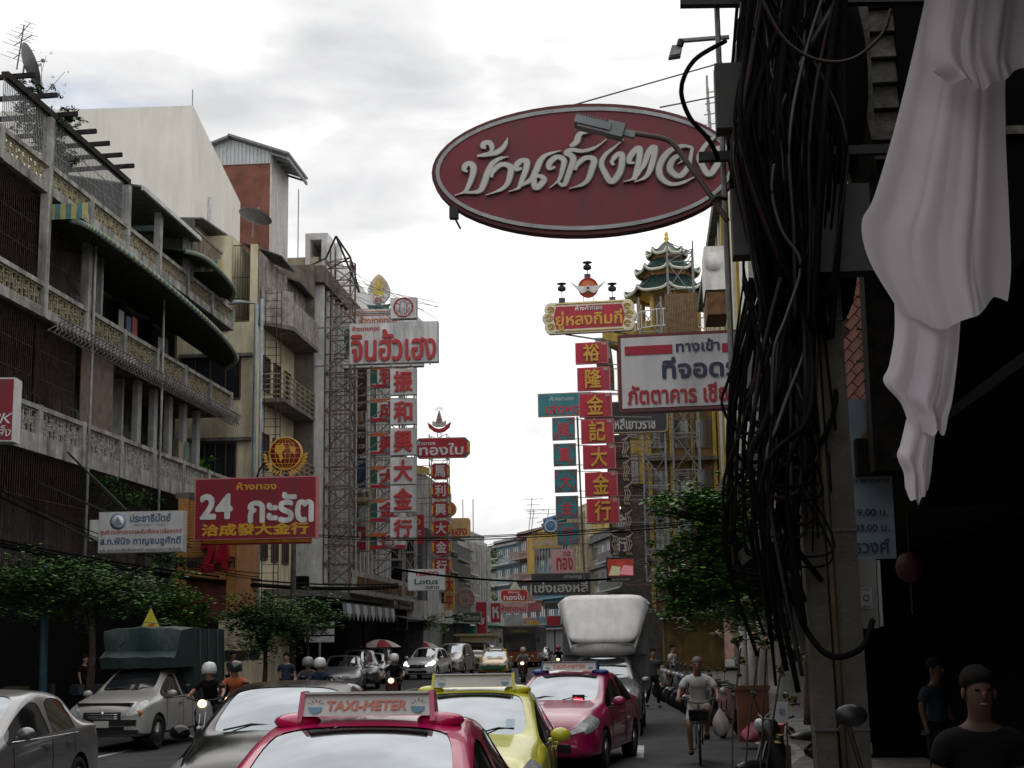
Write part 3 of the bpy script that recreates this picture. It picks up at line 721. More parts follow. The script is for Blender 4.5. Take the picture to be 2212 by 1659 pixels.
# ================================================================ rows further down the street
LW = [('grey', (.30, .30, .29)), ('white', (.55, .55, .53)), ('beige', (.45, .38, .26)), ('blue', (.16, .30, .38)), ('pink', (.42, .26, .22)), ('dark', (.12, .12, .12)), ('ochre', (.45, .33, .12)), ('teal', (.12, .28, .27))]
roofm = mat('old_sheet_roof', (.1, .1, .1))
row = [
 ('shophouse', 'brown walled shophouse behind the stacked red and green panels', (-15.4, 86), (-15.2, 94), 13, LW[4], 4, 2, LW[5], 'balc'),
 ('shophouse', 'narrow ochre shophouse just past the round cornered building', (-15.2, 104), (-15, 110), 10, LW[6], 4, 2, LW[0], 'balc'),
 ('shophouse', 'dark shophouse behind the white supermarket sign on the left', (-15, 110), (-15, 118), 9.5, LW[5], 4, 3, LW[0], 'balc'),
 ('shophouse', 'teal edged shophouse left of the column fronted block', (-15, 118), (-15, 124), 9, LW[7], 3, 2, LW[1], 'balc'),
 ('column_block', 'grey block with close vertical columns at the bend on the left', (-15.3, 124), (-14.6, 136), 10.6, LW[1], 4, 3, LW[1], 'fins'),
 ('column_block', 'lower grey finned block right after the column block at the bend', (-14.6, 136), (-17.5, 147), 9.5, LW[0], 4, 4, LW[1], 'fins'),
 # right hand row, listed far to near so that the interior stays on the left
 ('shophouse', 'pale far shophouse at the very end of the street bend', (-30, 236), (-26, 226), 14, LW[1], 4, 3, LW[0], 'balc'),
 ('shophouse', 'far grey shophouse with small windows near the end of the bend', (-26, 226), (-22.4, 217), 15, LW[0], 4, 3, LW[5], 'win'),
 ('shophouse', 'far blue and green shophouse with enclosed balconies at the bend', (-22.4, 217), (-18, 207), 15.5, LW[3], 4, 3, LW[1], 'balc'),
 ('shophouse', 'dark far shophouse with a red sloping roof edge', (-18, 207), (-13.6, 196), 16, LW[5], 4, 3, LW[4], 'balc'),
 ('shophouse', 'far shophouse with bright blue walls under the row of aerials', (-13.6, 196), (-9.3, 184), 17, LW[3], 4, 3, LW[3], 'balc'),
 ('shophouse', 'beige shophouse with ochre edges between blue house and dark sign', (-9.3, 184), (-6.6, 173), 17, LW[6], 4, 2, LW[2], 'finsw'),
 ('shophouse', 'grey flat fronted shophouse behind the dark grey hanging sign', (-6.6, 173), (-4, 160), 13, LW[0], 3, 3, LW[5], 'win'),
 ('shophouse', 'shadowed shophouse behind the video screen on the right', (-4, 160), (-1.5, 146), 13, LW[5], 3, 3, LW[0], 'balc'),
 ('shophouse', 'brown shophouse behind the carved black sign on the right', (-1.5, 146), (.5, 132), 14, LW[4], 3, 3, LW[5], 'balc'),
]
for nm, lb, p0, p1, h, wc, fl, by, tr, st in row:
    far = p0[1] > 140 or (p1[1] > 140)
    block(nm, lb, p0, p1, 9, h, wc, fl, by, tr, st, roofc=roofm if st == 'balc' else None, glass=mat('dim_glass', (.05, .06, .07), .15, ior=1.6))
# distant low houses closing the gap
for i, (x0, x1, y, h, c, lb) in enumerate([(-52, -38, 262, 15, LW[2], 'brown far house closing the view left of the blue row'), (-38, -30, 256, 14, LW[0], 'grey far house closing the view behind the bend')]):
    block('far_house', lb, (x0, y), (x1, y), 9, h, c, 4, 4, LW[1], 'win')
for px, py, hh, k in ((1142, 1128, 4.5, 0), (1148, 1120, 3, 1), (1180, 1122, 3.0, 2)):
    b_ = P(px, 1140, 200); lbs = ['tallest distant aerial above the blue shophouse', 'shorter distant aerial touching the tallest one', 'small distant aerial right of the tall pair']
    aerial(lbs[k], (b_.x, 200, b_.z-.5), hh, [(hh*.97, 2.6, 0, 0, 5, .6), (hh*.8, 1.8, 0, 0, 4, .5), (hh*.6, 1.2, 0, 0, 3, .4)], s=2.2)
for px, h_ in ((1000, 0), (1022, 0)):
    b_ = P(px, 1120, 140); MB().bar((b_.x, 140, 9), (b_.x, 140, P(px, 1078, 140).z), .05, 5).build('x', steel()).name = 'roof_mast'
for o in [o for o in bpy.data.objects if o.name.startswith('roof_mast')]:
    i = o.name[-1] == '1'; tag(o, 'thin mast on the roof ' + ('right of' if i else 'touching') + ' the yellow sign end', 'mast')
# ================================================================ signs
def C(key, hexc, rough=.5, **k): return mat(key, hexc, rough, var=k.pop('var', .06), stain=k.pop('stain', .38), streak=True, scale=k.pop('scale', 3), **k)
RED = C('sign_red', (.46, .008, .035)); GOLD = C('sign_gold', (.62, .33, .03), .4, stain=.1); WHT = C('sign_white', (.74, .74, .74)); TEAL = C('sign_teal', (.03, .27, .31), stain=.25)
DRED = C('letter_red', (.42, .02, .025), stain=.1); BRED = C('letter_bright_red', (.62, .05, .07), stain=.05); GRN = C('sign_green', (.01, .10, .06)); NAVY = C('sign_navy', (.02, .03, .09)); REDSHADE = C('sign_deep_red', (.25, .005, .022)); OCH = C('sign_ochre', (.60, .38, .10))  # the darker sign red has the left side's dimmer light put in
BLK = C('sign_black', (.02, .02, .022)); ORG = C('sign_orange', (.60, .14, .03)); YEL = C('sign_yellow', (.70, .50, .04)); LGR = C('sign_light_grey', (.45, .46, .47)); MGR = C('letter_silver', (.52, .51, .48), stain=.1)
def outline(shape, w, h, k=0):
    a, b = w/2-k, h/2-k
    if shape == 'rect': return [(-a, -b), (a, -b), (a, b), (-a, b)]
    if shape == 'oct':
        c = min(a, b)*.42; return [(-a+c, -b), (a-c, -b), (a, -b+c), (a, b-c), (a-c, b), (-a+c, b), (-a, b-c), (-a, -b+c)]
    if shape == 'top':
        c = b*.5; return [(-a, -b), (a, -b), (a, b-c), (a-c, b), (-a+c, b), (-a, b-c)]
    if shape == 'ell': return [(a*math.cos(t), b*math.sin(t)) for t in [2*PI*i/56 for i in range(56)]]
    if shape in ('round', 'pill'):
        r = min(a, b)*(.3 if shape == 'round' else .99); o = []
        for cx, cz, s in ((a-r, b-r, 0), (-a+r, b-r, 1), (-a+r, -b+r, 2), (a-r, -b+r, 3)):
            for i in range(7): t = PI/2*s+PI/2*i/6; o.append((cx+r*math.cos(t), cz+r*math.sin(t)))
        return o
    if shape == 'scroll':
        o = []
        for cx, cz, r, a0, a1 in ((a-b*.45, b*.55, b*.45, 1.2, -.5), (a-b*.28, 0, b*.42, .9, -.9), (a-b*.45, -b*.55, b*.45, .5, -1.2)):
            for i in range(7): t = a0+(a1-a0)*i/6; o.append((cx+r*math.cos(t), cz+r*math.sin(t)))
        return o + [(-x, z) for x, z in reversed(o)]
def frect(rect, Y):
    x0, y0, x1, y1 = rect; xc, yc = (x0+x1)/2, (y0+y1)/2
    c = P(xc, yc, Y); w = (P(x1, yc, Y)-P(x0, yc, Y)).length; h = P(xc, y0, Y).z-P(xc, y1, Y).z
    return c, w, h
def hang(name_, label, rect, Y, base, border=None, bw=.06, texts=(), shape='rect', th=.22, group=None, rz=0, cat='sign', extra=None, edge=None, bold=.025):
    c, w, h = frect(rect, Y)
    t = thing('hanging_sign' if name_ == 'sign_panel' else name_, label, cat, c, rz, group)
    B = lambda mb, n, m, p=t: mb.build(n, m, p, off=False)
    if border is not None:
        B(MB().prism(outline(shape, w, h), -th/2, th/2), 'board', edge or border)
        B(MB().prism(outline(shape, w, h, bw), -th/2-.012, -th/2-.001), 'face', base); yf = -th/2-.014
    else:
        B(MB().prism(outline(shape, w, h), -th/2, th/2), 'board', base); yf = -th/2-.002
    for tx in texts:
        s, fx, fy, fw, fh, m = tx[:6]; k = tx[6] if len(tx) > 6 else {}
        mb = MB(); letters(mb, s, (fx-.5)*w, (.5-fy)*h, fw*w, fh*h, yf-.01, bold=k.get('bold', bold), shear=k.get('shear', 0), depth=k.get('depth'))
        B(mb, 'lettering', m)
    if extra: extra(t, w, h, yf, B)
    return t
def arms(t, pts, r=.03, m=None, name='bracket'):
    g = MB()
    for a, b in pts: g.bar(a, b, r, 4)
    return g.build(name, m or steel(), t, off=False)

# --- big oval shop sign, hand drawn script
STROKES = [
 [(432,612),(410,600),(418,570),(445,560),(468,585),(462,640),(440,700),(415,742),(350,766)], [(400,748),(500,745),(532,700),(560,620),(592,562),(640,532),(690,524)],
 [(580,655),(600,608),(650,572),(702,590),(702,640),(682,700),(640,738),(548,770)], [(492,512),(560,503),(620,490),(662,455),(686,400)], [(548,462),(530,452),(535,432),(560,425),(580,440),(585,470),(560,498)],
 [(775,600),(745,610),(742,580),(775,552),(805,560),(800,610),(775,680),(752,730),(692,752)], [(752,722),(830,680),(868,612),(890,560),(930,520),(1022,494)], [(868,612),(850,690),(868,732),(915,682),(880,655),(850,680)],
 [(985,600),(955,610),(945,590),(960,560),(1000,536),(1040,560),(1030,620),(1008,685),(950,735)], [(1005,700),(1038,722),(1070,645),(1098,560),(1085,528),(1058,512),(1090,492),(1160,502),(1240,480),(1310,428)],
 [(1078,468),(1118,442),(1145,388),(1222,375)], [(1108,625),(1130,582),(1180,547),(1228,562),(1215,622),(1190,688),(1150,722),(1072,745)],
 [(1352,600),(1340,575),(1372,535),(1402,532),(1402,600),(1382,660),(1335,708),(1292,640),(1276,585),(1302,530),(1360,482),(1416,434)],
 [(1482,590),(1450,585),(1452,555),(1480,515),(1512,496),(1512,560),(1492,640),(1470,692),(1412,710)], [(1478,700),(1540,602),(1572,522),(1606,492),(1600,562),(1572,650),(1540,690),(1478,715)],
 [(1842,500),(1780,490),(1700,520),(1642,600),(1640,680),(1700,733),(1780,726),(1866,685)], [(1842,500),(1822,602),(1790,660),(1750,684),(1702,640),(1716,582),(1760,552),(1782,580),(1752,604)],
 [(1962,602),(1960,560),(1985,520),(2012,512),(2010,562),(1990,622),(1940,680),(1898,612),(1884,560),(1930,482),(1990,432),(2030,405)]]
def oval_sign():
    Y = 20.0
    px = lambda cx, cy: ((1600+cx/1.58)/1.8517, (300+cy/1.58)/1.8517)
    lo = px(198, 607); hi = px(2125, 607); tp = px(1160, 195); bt = px(1160, 1020)
    c, w, h = frect((lo[0], tp[1], hi[0], bt[1]), Y); tilt = -.012
    t = thing('oval_sign', 'large maroon oval sign with raised white script lettering, high over the street', 'sign', c)
    t.rotation_euler = (0, -tilt, 0)
    B = lambda mb, n, m, p=t: mb.build(n, m, p, off=False)
    mar = mat('maroon_panel', (.20, .018, .03), .55, var=.14, scale=1.6, stain=.35, streak=True)
    rim = mat('maroon_rim', (.11, .015, .022), .6, var=.2)
    ring = mat('oval_ring_grey', (.40, .42, .43), .5, var=.15, stain=.3, scale=5)
    B(MB().prism(outline('ell', w, h), -.11, .11), 'board', rim); B(MB().prism(outline('ell', w, h, .06), -.125, -.111), 'face', mar)
    o1, o2 = outline('ell', w, h, .06), outline('ell', w, h, .115); g = MB()
    for i in range(56):
        a, b, c2, d = o1[i], o1[(i+1) % 56], o2[(i+1) % 56], o2[i]
        g.add([(a[0], -.145, a[1]), (b[0], -.145, b[1]), (c2[0], -.145, c2[1]), (d[0], -.145, d[1]), (a[0], -.12, a[1]), (b[0], -.12, b[1]), (c2[0], -.12, c2[1]), (d[0], -.12, d[1])], [(0, 1, 2, 3), (0, 4, 5, 1), (3, 2, 6, 7)])
    B(g, 'ring', ring)
    sx = w/1927.; face = MB(); back = MB()
    for si, st in enumerate(STROKES):
        pts = curve_pts([((x-1161)*sx, 0, (607-y)*sx) for x, y in st], 7); n = len(pts)
        for mb, kw, ya, yb in ((back, 22, -.135, -.165), (face, 16.5, -.166, -.178-si*.0008)):
            A, Bq = [], []
            for i, p in enumerate(pts):
                d = (pts[min(i+1, n-1)]-pts[max(i-1, 0)]).normalized(); q = Vector((-d.z, 0, d.x))
                u = i/(n-1); r = kw*sx*(.62+.42*math.sin(PI*min(1, u*1.15)))*(.8 if u < .12 else 1)*(max(.35, (1-u)/.15) if u > .88 else 1)
                r *= .82+.28*abs(d.z)
                A.append(p+q*r); Bq.append(p-q*r)
            for i in range(n-1):
                v4 = [A[i], A[i+1], Bq[i+1], Bq[i]]
                mb.add([(v.x, ya, v.z) for v in v4] + [(v.x, yb-i*.00005, v.z) for v in v4], [(4, 5, 6, 7), (0, 1, 5, 4), (2, 3, 7, 6)] + ([(0, 3, 7, 4)] if i == 0 else []) + ([(1, 2, 6, 5)] if i == n-2 else []))
    bk = B(back, 'lettering', mat('letter_edge_grey', (.23, .24, .22), .6, var=.2)); B(face, 'letter_face', mat('letter_cream', (.60, .59, .55), .5, var=.06, stain=.25), bk)
    g = MB(); g.bar((w/2-.3, 0, .25), (w/2+1.6, .1, .25), .05, 6); g.bar((w/2-.3, 0, -.25), (w/2+1.6, .1, -.3), .05, 6); B(g, 'bracket', steel())
    g = MB(); g.box((-w/2+.32, -.1, -h/2*.62), (.12, .12, .16)).bar((-w/2+.3, 0, -h/2*.62), (-w/2+.4, 0, -h/2*.62-.2), .02); B(g, 'clamp', blackm())
oval_sign()

# --- red stack with gold characters (right)
def scroll_extra(t, w, h, yf, B):
    g = MB()
    for s in (-1, 1):
        for cx, cz, r in ((w/2-.28, h*.27, .13), (w/2-.2, 0.02, .15), (w/2-.28, -h*.26, .13)):
            for rr in (r, r*.5): g.tube([(s*(cx+rr*math.cos(q*.7)), yf-.02, cz+rr*math.sin(q*.7)) for q in range(9)], .022, 5)
    g.tube([(-w/2+.45, yf-.02, h/2-.1), (w/2-.45, yf-.02, h/2-.1)], .02, 4); g.tube([(-w/2+.45, yf-.02, -h/2+.1), (w/2-.45, yf-.02, -h/2+.1)], .02, 4)
    B(g, 'scroll_ornament', GOLD)
    x = w/2-.5; B(MB().prism([(-x, -h/2+.2), (x, -h/2+.2), (x+.12, 0), (x, h/2-.2), (-x, h/2-.2), (-x-.12, 0)], yf-.012, yf-.001), 'red_field', RED)
YR = 60
sg = hang('shop_board', 'red signboard with cream scroll border and gold Thai lettering, topping the red stack', (1176, 651, 1371, 720), YR, mat('cream_border', (.72, .69, .52), .5, var=.06, stain=.15), mat('cream_border', (.72, .69, .52)), .05,
     (), 'scroll', .3, extra=scroll_extra, rz=-R(5))
def addtxt(t, w, h, y, txts):
    for s, fx, fy, fw, fh, m in txts:
        mb = MB(); letters(mb, s, (fx-.5)*w, (.5-fy)*h, fw*w, fh*h, y, bold=.025); mb.build('lettering', m, t, off=False)
c_, w_, h_ = frect((1176, 651, 1371, 720), YR)
addtxt(sg, w_, h_, -.2, [('ห้างค้าทอง', .5, .22, .30, .16, WHT), ('ยู่หลงกิมกี่', .5, .60, .74, .58, GOLD)])
arms(sg, [((a, 0, -h_/2), (a+b, 3, -h_/2-.3)) for a, b in ((-1, 4), (1, 4))], .04)
# winged wheel emblem
c_, w_, h_ = frect((1232, 600, 1309, 644), YR)
t = thing('emblem', 'red disc with white spread wings standing on the red signboard', 'emblem', c_)
MB().lathe([(0, -.1), (.42, -.1), (.42, .05), (0, .05)], (0, 0, 0), 28, 'Y').build('disc', ORG, t, off=False)
MB().lathe([(.36, -.12), (.42, -.12), (.42, -.1), (.36, -.1)], (0, 0, 0), 28, 'Y').build('rim', DRED, t, off=False)
for s in (-1, 1):
    g = MB()
    for i in range(6):
        a = .42-.16*i; L_ = .78-.09*i
        p0 = (s*.06, .02-.03*i); p1 = (s*(.06+L_*.95), .30-.1*i+.0)
        g.prism([p0, (p0[0]+s*L_*.5, p0[1]+.05-.02*i), p1, (p0[0]+s*L_*.5, p0[1]-.03-.02*i), (p0[0], p0[1]-.05)], -.16-.004*i, -.11)
    g.build('wing', WHT, t, off=False)
MB().lathe([(.06, -.18), (.12, -.18), (.12, -.15), (.06, -.15)], (0, 0, -.05), 16, 'Y').build('wheel', WHT, t, off=False)
arms(t, [((a, 0, -.38), (a, 0, -.72)) for a in (-.2, .2)], .02, name='post')
for i, (px, py, pb) in enumerate(((1214, 622, 652), (1269, 576, 600), (1323, 622, 650))):
    p = P(px, py, YR); b = P(px, pb, YR)
    t = thing('flood_lamp', ['small flood lamp on the left end of the red board', 'tallest flood lamp above the winged disc', 'small flood lamp on the right end of the red board'][i], 'lamp', b, group='flood lamps over the red board')
    H_ = p.z-b.z
    MB().bar((0, 0, 0), (0, 0, H_), .02, 5).build('post', steel(), t, off=False)
    MB().lathe([(.05, .12), (.17, .02), (.17, -.1), (.1, -.14), (0, -.14)], (0, 0, H_), 12).build('lamp_head', blackm(), t, off=False)
    MB().lathe([(.2, 0), (.2, .03), (0, .03)], (0, 0, H_+.16), 12).build('lamp_cap', blackm(), t, off=False)
    MB().box((0, 0, .06), (.26, .2, .18)).build('gear_box', concd(), t, off=False)
chs = '裕隆金記大金行'; ys = [(740, 786), (794, 844), (850, 901), (906, 958), (962, 1013), (1020, 1073), (1077, 1130)]
orda = ['top', 'second', 'third', 'fourth', 'fifth', 'sixth', 'bottom']
for i, ch in enumerate(chs):
    x0 = 1243+i*4.1
    lab = f'red panel with gold character {ch}, {orda[i]} of the right hand red stack'
    s_ = hang('sign_panel', lab, (x0, ys[i][0], x0+71, ys[i][1]), YR, RED, mat('pink_edge', (.6, .2, .2), .5, var=.1), .03,
         [(ch, .5, .5, .50, .84, GOLD, {'bold': .022, 'depth': .12}), ('ทอง', .88, .1, .13, .1, WHT)], 'rect', .18, 'red panels hung below the cream scrolled board', rz=-R(5))
    arms(s_, [((.3, .1, zz), (2.2, .9, zz)) for zz in (.45, -.45)], .025)
# --- teal stack
YT = 74
def fret(t, w, h, yf, B):
    g = MB(); a, b = w/2-.08, h/2-.08
    for sx in (-1, 1):
        for sz in (-1, 1):
            for k in (0, .12): 
                g.lohi((sx*(a-k), yf-.02, sz*(b-k)), (sx*(a-.34+k), yf-.004, sz*(b-k-.035))); g.lohi((sx*(a-k), yf-.022, sz*(b-k)), (sx*(a-k-.035), yf-.004, sz*(b-.34+k)))
    B(g, 'corner_fret', DRED)
s_ = hang('shop_board', 'teal signboard with red Thai lettering topping the teal stack', (1162, 849, 1278, 899), YT, TEAL, mat('tan_edge', (.45, .33, .2), .6, var=.1), .05, [('ห้างทอง', .45, .24, .45, .2, MGR), ('เล่งหงษ์', .56, .66, .84, .5, BRED)], rz=-R(4))
arms(s_, [((1, .1, zz), (4, 1.5, zz)) for zz in (.6, -.55)], .035)
for i, (ch, y0, y1) in enumerate(zip('龍鳳大金行', (902, 958, 1014, 1071, 1128), (951, 1007, 1064, 1121, 1178))):
    x0 = 1193+i*2.5
    s_ = hang('sign_panel', f'teal panel with red character {ch}, {["top", "second", "third", "fourth", "bottom"][i]} of the teal stack', (x0, y0, x0+49, y1), YT, TEAL, mat('tan_edge', (.45, .33, .2)), .03,
         [(ch, .5, .52, .52, .62, BRED, {'bold': .02})], 'rect', .16, 'teal panels hung below the teal board', extra=fret, rz=-R(4))
    arms(s_, [((.4, .1, zz), (1.7, .8, zz)) for zz in (.5, -.5)], .025)
t = thing('sign_mast', 'thin steel mast carrying the teal panels', 'mast', P(1255, 1190, YT))
g = MB(); a = P(1247, 900, YT+.3); b = P(1263, 1260, YT+.3); g.bar(a, b, .05, 5); g.build('pole', steel(), t)

# --- car park sign near the pole
def park(t, w, h, yf, B):
    B(MB().box((-.285*w, yf-.003, .285*h), (.33*w, .006, .115*h)), 'red_bar', RED)
    B(MB().box((.245*w, yf-.003, .27*h), (.05*w, .006, .115*h)), 'red_bar', RED)
s_ = hang('parking_sign', 'white lit box sign with navy and red Thai lettering in a maroon frame', (1336, 720, 1650, 887), 15, WHT, mat('maroon_frame', (.14, .012, .02), .4, var=.1), .035,
     [('ทางเข้า', .555, .18, .30, .16, NAVY), ('ที่จอดรถ', .62, .46, .63, .28, NAVY), ('ภัตตาคาร เชียง', .44, .79, .76, .25, DRED)], th=.18, extra=park, rz=-R(5), bold=.03)
MB().prism([(.50, -.42), (.78, -.42), (.78, .36), (.40, .36), (.43, .30)], -.19, .12).build('housing', mat('grey_housing', (.22, .23, .22), .6, var=.15, stain=.3), s_, off=False)

# --- left: white stack
YL = 66
def streaks(t, w, h, yf, B):
    g = MB()
    for i in range(1, 6): g.box((-w/2+w*i/6, yf-.001, 0), (.015, .004, h*.96))
    B(g, 'seam', mat('panel_seam', (.25, .25, .25), .8))
s_ = hang('shop_board', 'big dirty white signboard with tall red Thai lettering at top of white stack', (756, 698, 947, 786), YL, mat('sign_white_dirty', (.62, .63, .63), .6, var=.1, stain=.45, streak=True, scale=2), mat('grey_edge', (.35, .35, .34), .7), .03,
     [('ห้างขายทอง', .19, .13, .31, .13, DRED), ('จินฮั้วเฮง', .5, .56, .96, .78, DRED, {'bold': .02, 'depth': .15})], th=.35, extra=streaks)
arms(s_, [((a, .1, z), (a-3.2, .4, z)) for a in (-1.5,) for z in (-.9, .9)] + [((-1.9+i*.9, -.1, -.9), (-1.9+i*.9, -.3, -1.1)) for i in range(5)], .04)
def elephants(t, w, h, yf, B):
    g = MB(); r = w*.36
    g.tube([(r*math.cos(q*PI/12), yf-.02, .03+r*math.sin(q*PI/12)) for q in range(25)], .035, 5); B(g, 'ring', DRED)
    g = MB()
    for cx, s in ((0, 1), (-.28, .7), (.28, .7)):
        a = lambda x, z: (cx+x*s, yf-.02, z*s)
        g.tube(curve_pts([a(-.13, -.3), a(-.16, .1), a(-.1, .3), a(.1, .3), a(.16, .1), a(.13, -.3)], 4), .012, 4); g.tube(curve_pts([a(-.05, -.35), a(-.05, .05)], 2), .011, 4); g.tube(curve_pts([a(.05, -.35), a(.05, .05)], 2), .011, 4)
    B(g, 'elephant_outline', mat('faded_pink_line', (.35, .16, .16), .6))
hang('emblem_board', 'square white board with three elephants in a red ring', (845, 645, 901, 690), YL, mat('sign_white_dirty', (.6, .6, .6)), mat('grey_edge', (.35, .35, .34)), .02, (), th=.4, extra=elephants)
for i, (ch, y0, y1) in enumerate(zip('振和興大金行', (797, 862, 925, 988, 1049, 1117), (854, 918, 984, 1047, 1107, 1166))):
    s_ = hang('sign_panel', f'dirty white panel with red character {ch}, {["top", "second", "third", "fourth", "fifth", "bottom"][i]} of the white stack', (844, y0, 900, y1), YL, mat('sign_white_dirty', (.6, .6, .6)), mat('grey_edge', (.35, .35, .34)), .02,
        [(ch, .5, .5, .72, .80, DRED, {'bold': .03, 'depth': .12})], th=.3, group='white panels hung below the big white board')
    arms(s_, [((-.5, .1, z), (-3.6, .5, z)) for z in (.52, -.52)] + [((-.6, .2, .5), (-2, .4, -.5)), ((-2, .4, .5), (-3.4, .5, -.5))], .03)
# --- striped white board and panels behind it
YB = 72
def stripes(t, w, h, yf, B):
    for k, m in enumerate((ORG, GRN, DRED)): B(MB().box((0, yf-.004, h/2-.16-.09*k), (w*(.86-.03*k), .006, .05)), 'stripe', m)
s_ = hang('shop_board', 'white signboard with striped top edge partly hidden behind the big white board', (722, 668, 915, 795), YB, WHT, mat('grey_edge', (.35, .35, .34)), .03,
     [('ห้างขายทอง', .50, .2, .42, .15, ORG), ('ฮั่วเซ่งฮง', .5, .58, .9, .5, GRN, {'bold': .05})], 'top', .4, extra=stripes)
def emb(c, label):
    t = thing('emblem', label, 'emblem', c)
    o = [(-.28, -.45), (.28, -.45), (.55, -.1), (.58, .25), (.42, .65), (.18, .95), (0, 1.08), (-.18, .95), (-.42, .65), (-.58, .25), (-.55, -.1)]
    MB().prism([(x, z) for x, z in o], -.12, .05).build('plate', WHT, t, off=False)
    g = MB()
    for i in range(17):
        a = PI*(-.08+1.16*i/16); g.bar((.28*math.cos(a), -.14, .3+.28*math.sin(a)), (.47*math.cos(a), -.14, .3+.66*math.sin(a)), .018, 4)
    g.build('ray', GOLD, t, off=False)
    MB().prism([(-.3, -.15), (.3, -.15), (.2, .2), (.26, .35), (.12, .5), (.03, .85), (-.03, .85), (-.12, .5), (-.26, .35), (-.2, .2)], -.17, -.12).build('crown', YEL, t, off=False)
    MB().lathe([(0, -.2), (.26, -.2), (.26, -.12), (0, -.12)], (0, 0, -.28), 18, 'Y').build('shield', WHT, t, off=False)
    mb = MB(); letters(mb, 'ฮซฮ', 0, -.28, .36, .24, -.21); mb.build('lettering', DRED, t, off=False)
    MB().prism([(-.62, -.5), (-.5, -.72), (0, -.8), (.5, -.72), (.62, -.5), (.45, -.55), (0, -.62), (-.45, -.55)], -.2, -.05).build('ribbon', GRN, t, off=False)
    MB().lohi((-.5, -.05, -.95), (.5, .05, -.5)).build('stand', WHT, t, off=False)
emb(P(819, 637, YB), 'white leaf shaped emblem with gold rays and crown on the striped board')
def halfround(t, w, h, yf, B):
    B(MB().box((0, yf-.004, h/2-.12), (w*.98, .006, .18)), 'stripe', ORG); B(MB().box((0, yf-.004, -h/2+.1), (w*.98, .006, .16)), 'stripe', RED)
    B(MB().box((-w*.40, yf-.003, -.0), (w*.19, .004, h*.62)), 'green_band', GRN)
    B(MB().lathe([(0, -.01), (h*.44, -.01), (h*.44, .0), (0, .0)], (w*.06, yf-.006, -.02), 26, 'Y'), 'white_disc', WHT)
for i, (ch, y0, y1) in enumerate(zip('和成興大金行', (790, 861, 934, 1006, 1077, 1150), (838, 911, 983, 1055, 1127, 1186))):
    s_ = hang('sign_panel', f'white panel with green band and red character {ch}, {["top", "second", "third", "fourth", "fifth", "bottom"][i]} of the half hidden striped stack', (801, y0, 878, y1), YB, WHT, mat('grey_edge', (.35, .35, .34)), .03,
         [(ch, .5, .5, .52, .72, DRED, {'bold': .05})], th=.25, group='striped panels half hidden behind the white stack', extra=halfround)
    arms(s_, [((-.8, .1, z), (-2.6, .5, z)) for z in (.5, -.5)], .03)

# --- octagonal red signs further on
YO = 88
def octx(t, w, h, yf, B):
    B(MB().prism(outline('oct', w, h, .14), yf-.012, yf-.001), 'red_field', RED)
    g = MB()
    for s in (-1, 1): g.box((s*(w/2-.09), yf-.006, 0), (.1, .008, h*.5))
    B(g, 'yellow_edge', YEL)
    g = MB()
    for s in (-1, 1):
        for q in (-1, 1): g.slab((s*(w/2-.30), yf-.004, q*(h/2-.05)), (s*(w/2-.05), yf-.004, q*(h/2-.32)), (s*(w/2-.12), yf-.004, q*(h/2-.36)), (s*(w/2-.36), yf-.004, q*(h/2-.1)), .004)
    B(g, 'blue_edge', mat('sign_blue_edge', (.05, .07, .2), .5))
s_ = hang('shop_board', 'long red octagonal signboard with white Thai lettering above the octagon stack', (896, 946, 1015, 990), YO, RED, mat('tan_edge', (.45, .33, .2)), .05, (), 'oct', .3, extra=octx)
c_, w_, h_ = frect((896, 946, 1015, 990), YO)
addtxt(s_, w_, h_, -.2, [('ห้างทอง', .22, .25, .33, .22, WHT), ('ทองใบ', .49, .57, .8, .58, WHT)])
for i, (ch, y0, y1) in enumerate(zip('馬利興大金行', (1001, 1042, 1083, 1124, 1164, 1205), (1036, 1078, 1119, 1159, 1200, 1241))):
    s_ = hang('sign_panel', f'red octagonal panel with white character {ch}, {["top", "second", "third", "fourth", "fifth", "bottom"][i]} of the octagon stack', (930+i*.8, y0, 972+i*.8, y1), YO, RED, mat('tan_edge', (.45, .33, .2)), .03, (), 'oct', .25, 'octagonal panels hung under the long red octagon board', extra=octx)
    addtxt(s_, *frect((930, y0, 972, y1), YO)[1:], -.17, [(ch, .5, .5, .55, .7, WHT)])
    arms(s_, [((-.4, .1, z), (-1.6, .3, z)) for z in (.4, -.4)], .025)
t = thing('emblem', 'silver tiered crown emblem over a red ribbon on the octagonal board', 'emblem', P(949, 912, YO))
MB().prism([(-.42, -.18), (-.2, -.3), (.2, -.3), (.42, -.18), (.4, .1), (.22, -.02), (.12, .35), (.02, .72), (-.02, .72), (-.12, .35), (-.22, -.02), (-.4, .1)], -.08, .05).build('crown', MGR, t, off=False)
g = MB()
for i in range(7): g.box((0, -.09, -.02+.09*i), (.36-.045*i, .02, .03))
g.build('crown_tier', DRED, t, off=False)
MB().prism([(-.72, .0), (-.62, -.35), (-.3, -.6), (0, -.66), (.3, -.6), (.62, -.35), (.72, .0), (.5, -.15), (.25, -.36), (0, -.42), (-.25, -.36), (-.5, -.15)], -.1, .05).build('ribbon', DRED, t, off=False)
g = MB()
for i in range(12): a = PI*i/11; g.bar((.1*math.cos(a), -.02, .72+.1*math.sin(a)), (.28*math.cos(a), -.02, .72+.28*math.sin(a)), .01, 4)
g.bar((-.1, 0, -.6), (-.1, 0, -.95), .03, 4); g.bar((.1, 0, -.6), (.1, 0, -.95), .03, 4); g.build('ray', steel(), t, off=False)
hang('shop_board', 'orange pill shaped sign behind the third octagonal panel', (896, 1084, 986, 1117), 96, ORG, OCH, .1, [('ฮั่วเซ่ง', .3, .55, .4, .5, GRN)], 'pill', .3)
